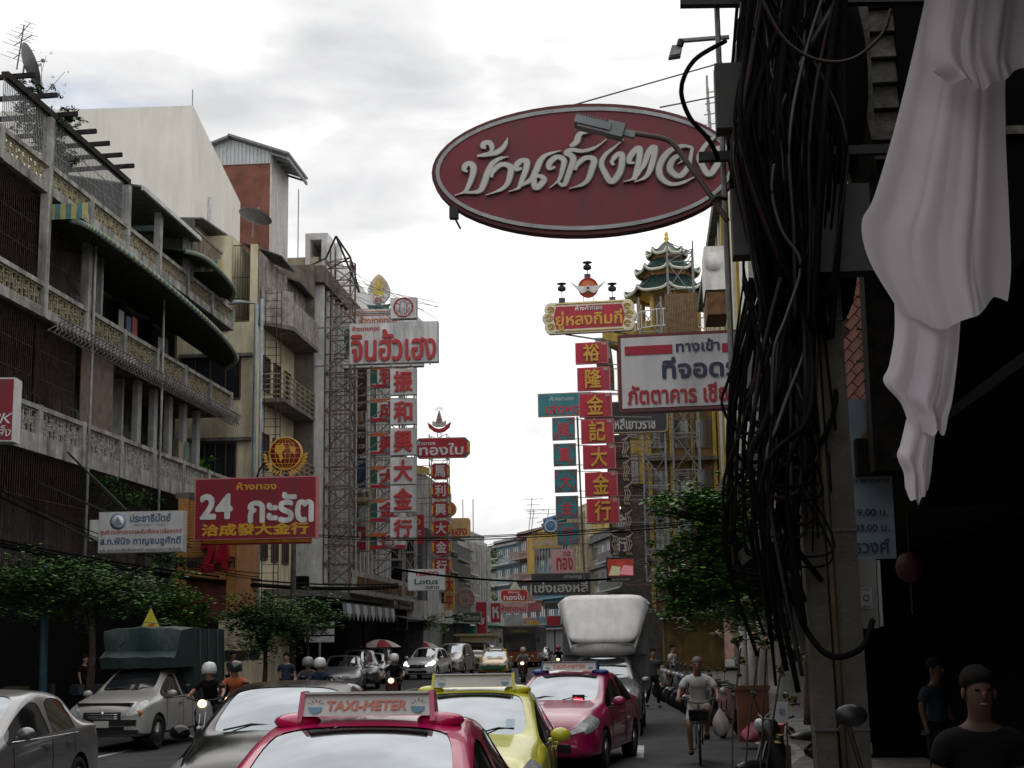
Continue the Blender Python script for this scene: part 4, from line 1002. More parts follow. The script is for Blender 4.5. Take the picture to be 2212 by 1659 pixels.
hang('shop_board', 'tan signboard with red Thai ending behind the fourth octagonal panel', (896, 1120, 1016, 1163), 104, mat('sign_tan', (.62, .42, .2), .5, var=.08, stain=.2), OCH, .05, [('เอี๊ยะเฮง', .62, .62, .66, .5, DRED)], 'round', .3)
hang('shop_board', 'dark red side sign showing a single vowel left of the tan signboard', (893, 1112, 916, 1175), 84, RED, None, 0, [('ว', .5, .25, .4, .2, GOLD), ('TC', .5, .62, .5, .16, WHT)], th=.2)
hang('supermarket_sign', 'pale grey supermarket board reading TESCO Lotus on the left side', (882, 1229, 962, 1276), 62, mat('sign_pale', (.55, .56, .56), .5, var=.05, stain=.25), mat('grey_edge', (.35, .35, .34)), .02,
     [('TESCO', .5, .22, .66, .2, RED, {'bold': .05}), ('Lotus', .5, .58, .64, .26, GRN, {'bold': .02}), ('ตลาด', .66, .86, .36, .13, GRN)], th=.25)
def dashes(*a): pass
for i, (ch, y0, y1) in enumerate((('太', 1243, 1283), ('平', 1284, 1318))):
    hang('sign_panel', f'ochre panel with red character {ch}, {["upper", "lower"][i]} of two below the octagon stack', (960, y0, 982, y1), 92, OCH, None, 0, [(ch, .5, .5, .8, .8, DRED)], th=.2, group='ochre panels below the octagon stack')
def rings(t, w, h, yf, B):
    g = MB()
    for r in (.34, .45): g.tube([(w*r*math.cos(q*PI/14), yf-.01, w*r*math.sin(q*PI/14)) for q in range(29)], .03, 5)
    g.ball((0, yf-.02, 0), (w*.16, .02, w*.18)); B(g, 'ring', mat('sign_taupe', (.22, .17, .13), .6))
hang('round_sign', 'faded pink round sign with a leafy centre above the street on the left', (984, 1270, 1026, 1314), 100, mat('faded_rose', (.33, .20, .19), .6, var=.1), mat('rose_edge', (.4, .26, .25), .6), .06, [('ร้านทอง', .5, .12, .4, .09, LGR), ('โรงแรม', .5, .88, .5, .1, LGR)], 'ell', .25, extra=rings)

# --- tall billboards between the lattice tower and the stacks
for rc, m, tx, lb in (
    ((744, 793, 794, 890), mat('bill_brown', (.09, .04, .03), .6, var=.2), [], 'brown blank billboard section left of the striped stack'),
    ((744, 885, 792, 925), mat('bill_cream', (.42, .38, .3), .6, var=.15), [('ม', .45, .45, .5, .7, OCH), ('น', .8, .5, .3, .7, mat('bill_brown', (.09, .04, .03)))], 'cream billboard section with ochre block letters'),
    ((744, 926, 792, 985), mat('bill_maroon', (.07, .025, .025), .6, var=.2), [('ร้อยพัน', .5, .25, .8, .2, MGR), ('02-22-228', .5, .66, .9, .16, MGR)], 'dark maroon billboard section with a telephone number'),
    ((744, 990, 792, 1055), mat('bill_blue', (.018, .035, .075), .5, var=.2), [('เชียงอาน', .5, .13, .7, .13, LGR), ('O', .5, .5, .6, .5, mat('bill_ring_blue', (.05, .12, .25), .5)), ('22 623', .5, .9, .6, .1, LGR)], 'dark blue billboard section with a ring emblem'),
    ((746, 1062, 800, 1098), mat('bill_straw', (.50, .43, .22), .6, var=.1), [('XI Pacific B', .5, .2, .86, .3, NAVY), ('Zen Thailand', .5, .7, .86, .36, BLK)], 'straw coloured billboard with dark English lettering'),
    ((748, 1100, 792, 1135), LGR, [('ป', .45, .3, .4, .5, BLK), ('Hotel', .5, .8, .5, .2, DRED)], 'light grey board with a dark swirl under the straw billboard'),
    ((748, 1137, 792, 1190), RED, [('ข', .5, .4, .5, .4, WHT)], 'red board with pale strokes at the foot of the billboard column')):
    hang('billboard', lb, rc, 76, m, mat('grey_edge', (.35, .35, .34)), .03, tx, th=.2, cat='billboard', group='stacked billboards beside the lattice tower')
hang('billboard', 'orange and yellow board behind the lower striped panels', (790, 1040, 812, 1190), 79, YEL, ORG, .04, [('ทอง', .5, .4, .8, .08, RED)], cat='billboard')

# --- 24 gold shop board, left
Y24 = 44
s_ = hang('shop_board', 'wide red signboard reading 24 in white with a gold Chinese row', (422, 1032, 687, 1165), Y24, REDSHADE, mat('pink_edge', (.6, .2, .2)), .03,
     [('ห้างทอง', .51, .14, .33, .13, GOLD), ('24', .18, .46, .27, .42, WHT, {'bold': .04}), ('กะรัต', .71, .50, .54, .50, WHT, {'bold': .035}), ('洽成發大金行', .5, .84, .88, .2, GOLD, {'bold': .04})], th=.3, rz=-R(2))
hang('shop_board', 'yellow backed lower board peeking out under the wide red signboard', (436, 1164, 672, 1176), Y24+.6, YEL, RED, .04, (), th=.2)
c = P(618, 984, Y24)
t = thing('emblem', 'round red emblem with golden globe grid and laurel on the red signboard', 'emblem', c)
MB().lathe([(0, -.1), (.5, -.1), (.5, .06), (0, .06)], (0, 0, .05), 32, 'Y').build('disc', mat('emblem_red', (.22, .01, .02), .5, var=.1), t, off=False)
MB().lathe([(.47, -.13), (.51, -.13), (.51, .07), (.47, .07)], (0, 0, .05), 32, 'Y').build('rim', GOLD, t, off=False)
g = MB()
for k in (-.66, -.33, 0, .33, .66):
    r = math.sqrt(1-k*k)*.46; g.bar((-r, -.12, .05+k*.46), (r, -.12, .05+k*.46), .01, 4)
    g.tube([(.46*k*math.cos(q*PI/10-PI/2), -.12, .05+.46*math.sin(q*PI/10-PI/2)) for q in range(11)], .01, 4)
g.prism([(-.3, .3), (-.05, .34), (.02, .2), (-.12, .05), (-.05, -.1), (-.15, -.2), (-.2, .02), (-.32, .12)], -.14, -.12).prism([(.1, .3), (.33, .22), (.3, 0), (.18, .1)], -.14, -.12)
g.build('globe_grid', GOLD, t, off=False)
g = MB()
for s in (-1, 1):
    for i in range(9):
        a = -PI/2+s*(.15+i*.16); p = Vector((.55*math.cos(a), -.08, .05+.55*math.sin(a))); q = Vector((math.cos(a+s*.6), 0, math.sin(a+s*.6)))
        g.slab(p, p+q*.08+Vector((0, 0, .05)), p+q*.19, p+q*.1-Vector((0, 0, .04)), .02)
g.build('laurel', GOLD, t, off=False)
arms(t, [((-.1, 0, -.45), (-.1, 0, -.72)), ((.1, 0, -.45), (.1, 0, -.72))], .03, name='post')
g = MB(); g.tube(curve_pts([(-1.6, 2, -1.2), (-1.0, .6, -.4), (-.6, .1, -.15)]), .03); g.build('cable', blackm(), t, off=False)
# --- orange shop block with big red 24
t = thing('gold_shop', 'narrow orange clad gold shop with raised red 24 letters behind the red board', 'shop', (-12.6, 41.9, 0))
Yg = 47
a = P(388, 1078, Yg); b = P(512, 1330, Yg)
clad = mat('orange_cladding', (.42, .20, .055), .55, var=.15, scale=5, stain=.15)
MB().lohi((a.x, Yg+.02, b.z), (b.x+.0, Yg+2.5, a.z)).build('wall', mat('orange_wall', (.30, .14, .05), .6, var=.2), t)
n = 26; hh = (a.z-b.z-1.4)/n
pl = MB().lohi((a.x+.35, Yg-.03, 0), (b.x-.35, Yg+.01, hh-.025)).build('cladding_plank', clad, t)
pl.location = (0, 0, b.z+1.4)
for i in range(1, n): q = pl.copy(); COL.objects.link(q); q.parent = t; q.location = (0, 0, b.z+1.4+i*hh)
for x in (a.x, b.x-.34): MB().lohi((x, Yg-.12, b.z), (x+.34, Yg+.01, a.z)).build('pilaster', clad, t)
MB().lohi((a.x+.34, Yg-.3, b.z+1.15), (b.x-.34, Yg+.1, b.z+1.4)).build('band', clad, t)
MB().lohi((a.x+.34, Yg-.02, b.z), (b.x-.34, Yg+.01, b.z+1.14)).build('lower_panel', mat('dull_red_panel', (.16, .03, .03), .6, var=.3), t)
MB().lohi((a.x-.1, Yg-.1, a.z), (b.x+.1, Yg+2.5, a.z+.2)).build('cornice', concd(), t)
mb = MB(); c = P(468, 1200, Yg-.1); letters(mb, '24', c.x, c.z, .95, 1.05, Yg-.22, bold=.05, depth=.25); mb.build('lettering', mat('gloss_red_letter', (.40, .01, .03), .3, var=.1), t)
mb = MB(); c = P(415, 1214, Yg-.1); letters(mb, 'ทองเยาว', c.x, c.z, .75, .32, Yg-.12, bold=.02, depth=.06); mb.build('lettering', BLK, t)
mb = MB(); c = P(505, 1214, Yg-.1); letters(mb, 'เค', c.x-.1, c.z, .3, .35, Yg-.12, bold=.02, depth=.06); mb.build('lettering', BLK, t)

# --- white party notice board
def seal(t, w, h, yf, B):
    cx, cz = -w*.27, h*.26; r = h*.2
    B(MB().lathe([(0, -.01), (r, -.01), (r, 0), (0, 0)], (cx, yf-.001, cz), 24, 'Y'), 'seal', mat('seal_blue', (.16, .25, .38), .6))
    B(MB().lathe([(0, -.01), (r*.78, -.01), (r*.78, 0), (0, 0)], (cx, yf-.012, cz), 24, 'Y'), 'seal_field', WHT)
    B(MB().prism([(cx-r*.55, cz-r*.4), (cx+r*.55, cz-r*.4), (cx, cz+r*.6)], yf-.03, yf-.024), 'seal_mark', mat('seal_blue', (.16, .25, .38)))
BLU = mat('print_blue', (.08, .13, .24), .6)
s_ = hang('notice_board', 'dirty white office notice board with blue seal and black Thai lettering', (216, 1105, 400, 1194), 38, mat('sign_pale', (.5, .5, .5)), mat('grey_edge', (.35, .35, .34)), .02,
     [('ประชาธิปัตย์', .61, .16, .48, .2, BLU), ('DEMOCRAT PARTY', .61, .33, .42, .05, LGR), ('ศูนย์ประสานงานและรับเรื่องราวร้องทุกข์', .5, .5, .95, .15, DRED, {'bold': .012}), ('ส.ก.พินิจ กาญจนชูศักดิ์', .5, .735, .95, .24, BLU), ('และ ส.ข.เขตสัมพันธวงศ์ (พรรคประชาธิปัตย์)', .5, .94, .95, .1, BLK, {'bold': 0})], th=.25, extra=seal)
arms(s_, [((-.9, .1, .5), (-3, .3, 1.4)), ((-.9, .1, -.4), (-3, .3, .6)), ((-.5, .1, .6), (-2.2, .2, 2.2))], .035, blackm())
s_ = hang('shop_board', 'red box sign with white lettering cut by the left picture edge', (-120, 820, 34, 957), 30, REDSHADE, mat('white_edge', (.6, .6, .6), .5, var=.1), .035, [('YPK', .78, .64, .42, .16, WHT, {'shear': .3, 'bold': 0}), ('กวงเส็ง', .72, .84, .5, .17, WHT, {'shear': .3, 'bold': 0})], th=.5, rz=R(8))
# --- right: carved dark sign column with brown characters, screen, dark sign, small ones
def gourd(t, w, h, yf, B):
    g = MB()
    for s in (-1, 1):
        for k in range(3):
            g.tube(curve_pts([(s*w*(.46-.1*k), yf-.02, h*.45-.08*k), (s*w*(.32-.07*k), yf-.02, h*.25), (s*w*(.42-.1*k), yf-.02, 0), (s*w*(.30-.07*k), yf-.02, -h*.3), (s*w*(.42-.1*k), yf-.02, -h*.46)], 5), .03, 5)
    B(g, 'scroll_ornament', mat('carved_pale', (.42, .37, .28), .7, var=.2))
BRN = mat('carved_brown', (.13, .035, .02), .7, var=.25)
hang('shop_board', 'carved black board with grey Thai lettering behind the car park sign', (1262, 868, 1442, 936), 66, BLK, mat('carved_pale', (.42, .37, .28)), .05, [('ห้างทอง', .6, .3, .3, .2, MGR), ('เซ่งเฮงหลีเยาวราช', .45, .70, .8, .38, MGR)], 'round', .3)
for i, (ch, y0) in enumerate(zip('成發大金行', (940, 990, 1042, 1100, 1150))):
    hang('sign_panel', f'carved dark panel with pale scrolls and character {ch}, {["top", "second", "third", "fourth", "bottom"][i]} of the carved stack', (1310+i*2, y0, 1362+i*2, y0+52), 66, mat('carved_dark', (.045, .035, .035), .7, var=.3), BRN, .04, [(ch, .5, .5, .45, .6, MGR if i > 2 else BRN)], 'round', .25, 'carved panels behind the red stack', extra=gourd)
t = hang('video_screen', 'small video screen showing pink and cream food below the carved stack', (1310, 1204, 1372, 1256), 64, BLK, None, 0, [('ดูวันนี้ที่นี่', .5, .93, .6, .07, LGR)], th=.35, cat='screen')
c_, w_, h_ = frect((1310, 1204, 1372, 1256), 64)
for k, (poly, col) in enumerate((([(-.45, -.28), (.45, -.28), (.45, .42), (-.45, .42)], (.25, .02, .01)), ([(-.42, -.25), (-.05, -.25), (.0, .1), (-.3, .15)], (.42, .40, .24)), ([(-.05, -.2), (.42, -.26), (.43, .12), (.1, .18)], (.6, .22, .25)), ([(-.1, .1), (.2, .2), (.15, .35), (-.15, .3)], (.35, .03, .02)))):
    MB().prism([(x*w_, z*h_) for x, z in poly], -.18-.004*(k+1), -.176-.004*k).build('screen_image', mat('screen_%d' % k, col, .4, flat=True, emit=.35), t, off=False)
hang('shop_board', 'dark signboard with pale Thai lettering left of the truck box', (1148, 1238, 1276, 1286), 110, mat('sign_dark_grey', (.045, .05, .05), .6, var=.1), mat('dark_edge', (.14, .14, .14), .6), .06, [('ตรามงกุฎ', .7, .2, .3, .16, LGR), ('เซ่งเฮงหลี', .5, .62, .9, .5, MGR)], th=.4)
hang('shop_board', 'small distant red octagonal signboard in the middle of the street', (1081, 1273, 1141, 1300), 150, RED, OCH, .1, [('ห้างทอง', .5, .22, .4, .2, WHT), ('ทองใบ', .5, .62, .75, .5, WHT)], 'oct', .4)
t = thing('emblem', 'tiny triangular crown on the small distant octagonal sign', 'emblem', P(1112, 1262, 150)); MB().prism([(-.6, -.6), (.6, -.6), (.25, 0), (0, .7), (-.25, 0)], -.1, .1).build('crown', MGR, t, off=False)
for rc, m, tx, lb in (((1150, 1150, 1214, 1185), OCH, [('ฮั่วตะกั้งหน่ำ', .5, .6, .8, .4, MGR)], 'far ochre gable sign with faded lettering right of the aerials'), ((1190, 1186, 1240, 1240), mat('faded_pinkwhite', (.6, .35, .36), .6), [('ทอ', .7, .2, .3, .2, RED), ('ทอง', .6, .6, .7, .5, RED)], 'pale pink far board with red lettering above dark sign'),
    ((1060, 1302, 1082, 1345), RED, [('ห', .5, .5, .6, .6, WHT)], 'small far red and white vertical banner'), ((1080, 1302, 1140, 1325), mat('faded_pinkwhite', (.6, .35, .36)), [('ห้างทองแม่', .5, .5, .9, .6, RED)], 'far pale strip sign with red lettering below distant octagon'),
    ((1028, 1300, 1052, 1370), RED, [('ฮ', .5, .6, .6, .2, WHT)], 'far red vertical banner left of the bus'), ((1232, 1290, 1252, 1330), RED, [('大', .5, .3, .7, .3, LGR), ('金', .5, .7, .7, .3, LGR)], 'dim red vertical sign just left of the truck box'),
    ((880, 1185, 905, 1212), NAVY, [('ฮั่ว', .5, .5, .6, .4, WHT)], 'blue and white small board left of the octagon stack'), ((870, 1212, 905, 1232), mat('bill_ring_blue', (.05, .12, .25)), [('ขายทอง', .5, .5, .8, .4, WHT)], 'small blue strip sign above the pale supermarket board'),
    ((1000, 1322, 1040, 1345), mat('sign_dark_green', (.03, .06, .05), .6), [('อ.ชิ้นฮวด', .5, .5, .8, .5, LGR)], 'dim green board under the faded round sign')):
    hang('shop_board', lb, rc, 118 if rc[0] > 1020 and rc[0] < 1150 else (95 if rc[0] < 1001 else 125), m, mat('grey_edge', (.35, .35, .34)), .04, tx, th=.25)
for rc, Y_, m, lb in (((1090, 1328, 1128, 1352), 128, mat('far_white_board', (.4, .4, .4), .6, var=.2), 'blank pale board above the dark bus roof'), ((1140, 1302, 1170, 1322), 126, mat('far_rose_board', (.40, .12, .12), .6, var=.2), 'rose coloured far board under the dark signboard'), ((1175, 1300, 1228, 1316), 124, mat('far_dark_board', (.05, .05, .05), .6, var=.2), 'thin dark far board level with the truck deflector top'),
    ((1180, 1330, 1212, 1352), 122, RED, 'small plain red board close to the truck box'), ((1000, 1352, 1030, 1378), 116, mat('far_teal_board', (.05, .22, .22), .6, var=.2), 'plain teal board low beside the far left facade'), ((1138, 1340, 1168, 1362), 130, OCH, 'plain ochre board right of the bus'),
    ((990, 1190, 1008, 1265), 122, mat('far_rose_board', (.40, .12, .12)), 'tall plain rose banner on the far left facades'), ((858, 1290, 880, 1360), 90, mat('far_dark_red', (.16, .02, .02), .6, var=.2), 'tall dark red banner near the round cornered building'), ((1058, 1358, 1084, 1380), 120, mat('far_white_board', (.4, .4, .4)), 'low blank pale board left of the bus roof')):
    hang('shop_board', lb, rc, Y_, m, mat('grey_edge', (.35, .35, .34)), .04, (), th=.25)
c = P(1190, 1137, 140); t = thing('round_sign', 'blue round sign on the far ochre gable', 'sign', c); MB().lathe([(0, -.15), (.75, -.15), (.75, .1), (0, .1)], (0, 0, 0), 24, 'Y').build('disc', mat('far_blue', (.06, .16, .30), .5, var=.1), t, off=False); MB().lathe([(.45, -.2), (.6, -.2), (.6, -.15), (.45, -.15)], (0, 0, 0), 24, 'Y').build('ring', LGR, t, off=False)
t = thing('gable_front', 'ochre clad sloping gable front under the blue round sign', 'building', P(1150, 1300, 142))
a = P(1138, 1160, 142); b = P(1206, 1128, 142); z0 = P(1150, 1240, 142).z
MB().prism([(a.x, z0), (a.x+.7, z0), (a.x+.7, a.z-.6), (b.x, b.z-1.4), (b.x, b.z), (a.x, a.z)], 142, 143).build('frame', OCH, t)
g = MB()
for i in range(12): g.lohi((a.x+.8+i*.28, 142.4, z0), (a.x+.9+i*.28, 142.6, a.z-.8))
g.build('slat', mat('far_grey_slat', (.3, .3, .28), .7), t)
# ================================================================ lattice sign towers
def lattice(label, x0, x1, y0, y1, z0, z1, step, m, r=.035, cross=True, name='lattice_tower', cat='tower'):
    t = thing(name, label, cat, (x0, y0, z0)); cs = [(x0, y0), (x1, y0), (x1, y1), (x0, y1)]
    for c in cs: MB().bar((*c, z0), (*c, z1), r*1.4, 4).build('upright', m, t)
    z = z0; i = 0
    g = MB(); h = MB()
    while z < z1-.2:
        zn = min(z+step, z1)
        for a, b in zip(cs, cs[1:]+cs[:1]):
            g.bar((*a, z), (*b, z), r, 4)
            if cross:
                if i % 2: a, b = b, a
                h.bar((*a, z), (*b, zn), r*.8, 4)
        z = zn; i += 1
    g.build('rail', m, t)['kind'] = 'stuff'; h.build('brace', m, t)['kind'] = 'stuff'; return t
al = mat('pale_galvanised', (.38, .37, .34), .6, .2, var=.3, scale=6, stain=.4)
rs2 = mat('rust_brown_truss', (.22, .15, .12), .8, .1, var=.45, scale=4)
tl_ = lattice('tall rusty lattice sign tower rising behind the wide red board', -14.9, -13.7, 68, 69.2, 3.8, 20.2, .9, rs2, .04)
g = MB(); g.bar((-14.9, 68, 20.2), (-17.8, 67, 18.6), .05, 4); g.bar((-13.7, 68, 20.2), (-17, 67, 18.2), .04, 4); g.bar((-13.7, 68, 20.2), (-14.2, 67, 21), .05, 4); g.bar((-14.9, 68, 20.2), (-14.2, 67, 21), .05, 4); g.bar((-13.7, 68, 20.2), (-13.3, 68.2, 18.5), .05, 4); g.bar((-14.2, 67, 21), (-13.3, 68.2, 18.5), .05, 4)
g.build('top_brace', rust(), tl_)
g = MB(); rg = random.Random(3)
for i in range(60):
    z = rg.uniform(5, 19); g.bar((-14.8+rg.uniform(-.6, .5), 68+rg.uniform(-.3, 1), z), (-13.6+rg.uniform(-.7, .4), 68+rg.uniform(-.3, 1.2), z+rg.uniform(-1.1, 1.1)), .028, 4)
g.build('loose_strut', al, tl_)['kind'] = 'stuff'
lattice('second pale lattice frame between the rusty tower and the billboards', -13.4, -12.0, 72, 73, 6, 17, 1.25, al, .045)
lattice('narrow pale lattice frame carrying the striped stack', -12.0, -11.4, 73, 73.6, 4.2, 17.5, 1.1, al, .03)
lattice('short lattice arm frame between the octagonal and white stacks', -13.0, -11.9, 89, 90, 6, 14.5, 1.0, al, .03)
# galvanised scaffold on the right
gs = mat('galvanised', (.26, .28, .28), .55, .3, var=.25, scale=5)
lattice('grey scaffold truss on the right in front of the pagoda', .0, 1.0, 66, 67, 4.5, 17.3, 1.4, gs, .035, name='scaffold', cat='scaffold')
lattice('wider scaffold truss beside the brown backed billboard on the right', 1.4, 2.6, 68, 69.5, 4.5, 20.4, 1.7, gs, .035, name='scaffold', cat='scaffold')
lattice('dark lower scaffold behind the carved sign column on the right', -1.0, 2.4, 70, 71.5, 4.5, 13, 1.0, rs2, .03, name='scaffold', cat='scaffold')
t = thing('billboard', 'brown corrugated back of a billboard among the scaffold trusses', 'billboard', (1.3, 66, 15))
a = P(1436, 636, 67); b = P(1509, 724, 67); g = MB(); x = a.x
while x < b.x: g.lohi((x, 66.9, b.z), (x+.055, 67, a.z)); x += .075
g.build('backing_sheet', mat('brown_corrugated', (.27, .17, .08), .6, var=.25, scale=6, stain=.3, streak=True), t); MB().lohi((a.x, 66.97, b.z), (b.x, 67.1, a.z)).build('panel', rust(), t)

# ================================================================ pagoda and yellow building
def pagoda():
    Y = 105; k = Y/F; cx = P(1441, 560, Y).x; t = thing('pagoda', 'three tiered green tiled pagoda with a gold finial on the yellow building', 'pagoda', (cx, Y, 21))
    tile = mat('green_glazed_tile', (.03, .062, .058), .35, var=.4, scale=6, coat=.3); edge = mat('pale_eave', (.55, .55, .45), .7, var=.1); yc = mat('pagoda_yellow', (.42, .27, .07), .6, var=.15)
    Z = lambda py: P(1441, py, Y).z
    n = 8
    prof = [(Z(500), None)]
    g = MB().lathe([(0, Z(499)), (.08, Z(502)), (.16, Z(507)), (.10, Z(511)), (.22, Z(516)), (.12, Z(520)), (.28, Z(526)), (.3, Z(529))], (cx, Y, 0), 14); g.build('finial', mat('finial_gold', (.55, .38, .08), .35, .4, var=.1), t)
    for ti, (yt, ye, r0, r1) in enumerate(((527, 553, .25, 1.5), (563, 592, 1.1, 2.35), (603, 640, 1.7, 3.15))):
        zt, ze = Z(yt), Z(ye); m = MB(); e = MB(); rb = MB()
        def pt(a, u):      # u 0 top .. 1 eave
            sag_ = (1-u)**1.7; c8 = PI/n; am = (a % (2*c8))-c8; rr = (r0+(r1-r0)*u)*(math.cos(c8)/math.cos(am))**.7
            lift = (abs(am)/c8)**4*.38*u**3
            return Vector((cx+rr*math.cos(a), Y+rr*math.sin(a), ze+(zt-ze)*sag_+lift))
        na, nu = 64, 6
        vs = [pt(2*PI*i/na, j/nu) for j in range(nu+1) for i in range(na)]
        m.add(vs, [(j*na+i, j*na+(i+1) % na, (j+1)*na+(i+1) % na, (j+1)*na+i) for j in range(nu) for i in range(na)], 0, True)
        m.build('roof', tile, t)
        for i in range(na):
            rb.tube([pt(2*PI*i/na, j/nu)+Vector((0, 0, .03)) for j in range(nu+1)], .045 if i % 8 else .08, 5, mi=0)
            a, b = pt(2*PI*i/na, 1), pt(2*PI*(i+1)/na, 1); e.bar(a-Vector((0, 0, .08)), b-Vector((0, 0, .08)), .10, 5)
        rb.build('tile_rib', tile, t); e.build('eave_edge', edge, t)
        zw = Z(ye+13) if ti < 2 else Z(ye+2)
        MB().lathe([(r1*.72, zw), (r1*.72, ze+.25)], (cx, Y, 0), 8, smooth=False).build('drum', yc, t)
        g = MB()
        for i in range(40): q = 2*PI*i/40; g.bar((cx+r1*.74*math.cos(q), Y+r1*.74*math.sin(q), zw), (cx+r1*.74*math.cos(q), Y+r1*.74*math.sin(q), ze+.02), .025, 4)
        if ti < 2: g.build('lattice_panel', mat('red_lattice', (.3, .06, .03), .6), t)
    zb = Z(745)
    for i in range(8):
        q = 2*PI*i/8+.2; MB().bar((cx+2.2*math.cos(q), Y+2.2*math.sin(q), zb), (cx+2.2*math.cos(q), Y+2.2*math.sin(q), Z(636)), .16, 10, smooth=True).build('column', yc, t)
    MB().lathe([(1.2, zb), (1.2, Z(640))], (cx, Y, 0), 8, smooth=False).build('inner_wall', mat('pagoda_inner', (.25, .2, .12), .8), t)
    g = MB()
    for i in range(36): q = 2*PI*i/36; g.bar((cx+2.6*math.cos(q), Y+2.6*math.sin(q), Z(718)), (cx+2.6*math.cos(q), Y+2.6*math.sin(q), Z(682)), .03, 4)
    for z in (718, 683): g.tube([(cx+2.6*math.cos(PI*i/12), Y+2.6*math.sin(PI*i/12), Z(z)) for i in range(25)], .05, 4)
    g.build('railing', white(), t)
pagoda()
t = thing('yellow_building', 'bright yellow building with brown window bands below the pagoda', 'building', (-2, 108, 0))
yw = mat('yellow_wall', (.42, .29, .04), .7, var=.12, stain=.3, streak=True); ya = P(1331, 765, 107.5)
x0 = P(1304, 760, 107).x; x1 = P(1332, 760, 107).x
MB().lohi((x1, 107, 13), (5, 120, P(1340, 722, 107).z)).build('wall', yw, t); MB().lohi((x1, 107.3, 0), (5, 120, 12.99)).build('lower_wall', mat('dark_render', (.08, .07, .06), .9, var=.3), t)
MB().prism([(x0, P(1300, 745, 107).z), (x1+.01, P(1300, 760, 107).z), (x1+5, P(1300, 760, 107).z), (x1+5, P(1300, 700, 107).z), (x1, P(1300, 722, 107).z), (x0, P(1300, 728, 107).z)], 104.5, 107).build('cornice', yw, t)
MB().lohi((x0-.6, 106, P(1300, 780, 107).z), (x0+.5, 120, P(1300, 735, 107).z)).build('side_band', mat('pale_grey_wall', (.5, .5, .49)), t)
for i in range(3, 6):
    for j in range(4): win(t, (x1+.9+j*1.5, 106.97, 3+i*3.3+1.2), 1.0, 2.2, 'S', fm=mat('brown_wood_frame', (.15, .07, .02), .6), bars=2)
for j in range(5): MB().lohi((x1+.05+j*1.5, 106.8, 13), (x1+.3+j*1.5, 107, 20.5)).build('pilaster', yw, t)

t = thing('shophouse', 'brown ochre shophouse behind the scaffold trusses under the yellow building', 'building', (.6, 86, 0))
oc = mat('ochre_brown_wall', (.20, .135, .05), .85, var=.3, scale=1.5, stain=.5, streak=True)
MB().lohi((.3, 86, 3.5), (4.3, 96, 15.5)).lohi((.9, 86.5, 0), (4.3, 96, 3.5)).build('wall', oc, t)
for i in range(4):
    for j in range(3): win(t, (1.0+j*1.25, 85.97, 5+i*2.9), .9, 1.7, 'S', fm=mat('brown_wood_frame', (.15, .07, .02), .6), bars=2)
    MB().lohi((.1, 85.4, 3.4+i*2.9), (4.3, 86.0, 3.6+i*2.9)).build('ledge', concd(), t)
for x in (.3, 1.55, 2.8, 4.05): MB().lohi((x, 85.8, 3.7), (x+.2, 85.99, 15.4)).build('pilaster', yw, t)
# ---- right hand facade with white and yellow pilasters
t = thing('tower_block', 'tall block with white and yellow vertical pilasters beyond the utility pole', 'building', (4.5, 62, 0))
MB().lohi((4.7, 62, 4), (14, 100, 24)).lohi((5.6, 58, 0), (14, 100, 4)).build('wall', mat('dim_render', (.30, .28, .24), .9, var=.2, stain=.4), t)
wh = mat('pilaster_white', (.66, .64, .60), .6, var=.1, stain=.3, streak=True)
for i, y in enumerate([62+q*2.6 for q in range(15)]):
    MB().lohi((4.35, y, 4.2), (4.69, y+.7, 25)).build('pilaster', yw if i % 2 else wh, t)
    for z in range(6): win(t, (4.66, y+1.65, 6+z*3.1), 1.6, 1.9, 'E', bars=2)
MB().lohi((4.0, 62, 24), (14, 100, 24.6)).lohi((3.7, 61.5, 8.9), (4.7, 76, 9.5)).build('cornice', concd(), t)
g = MB()
for i in range(9): g.lohi((3.2+.1*i, 62+i*1.5, 24.6), (3.3+.1*i, 62.1+i*1.5, 26.2)); g.bar((3.2, 62+i*1.4, 25.4), (4.6, 62+i*1.4, 25.6), .03, 4)
g.build('roof_frame', al, t)
c = P(1550, 590, 58); t = thing('box_sign', 'large rounded white box sign seen edge on beside the pole', 'sign', c)
MB().lohi((-.55, -1, -.9), (.45, 1.5, .85)).build('board', wh, t, off=False); MB().lohi((-.5, -1.02, -1.9), (.3, 1.4, -1.0)).build('lower_board', mat('brown_board', (.13, .07, .035)), t, off=False)
MB().lathe([(.35, -1.1), (.35, 1), (0, 1.01)], (-.2, 0, .2), 18, 'Y').build('drum', wh, t, off=False)
t = thing('shophouse', 'dark shophouse behind the street tree on the right side', 'building', (5.4, 38, 0))
MB().lohi((5.9, 30, 3.6), (14, 58, 13)).lohi((6.4, 30, 0), (14, 58, 3.6)).build('wall', mat('dark_render', (.10, .095, .09), .9, var=.25, stain=.4), t)
for y in range(31, 57, 3):
    for z in (5.5, 8.6, 11.4): win(t, (5.88, y+1, z), 1.6, 1.7, 'E')
for z in (7, 10, 13): MB().lohi((5.3, 30, z-.15), (5.9, 58, z)).build('ledge', concd(), t)
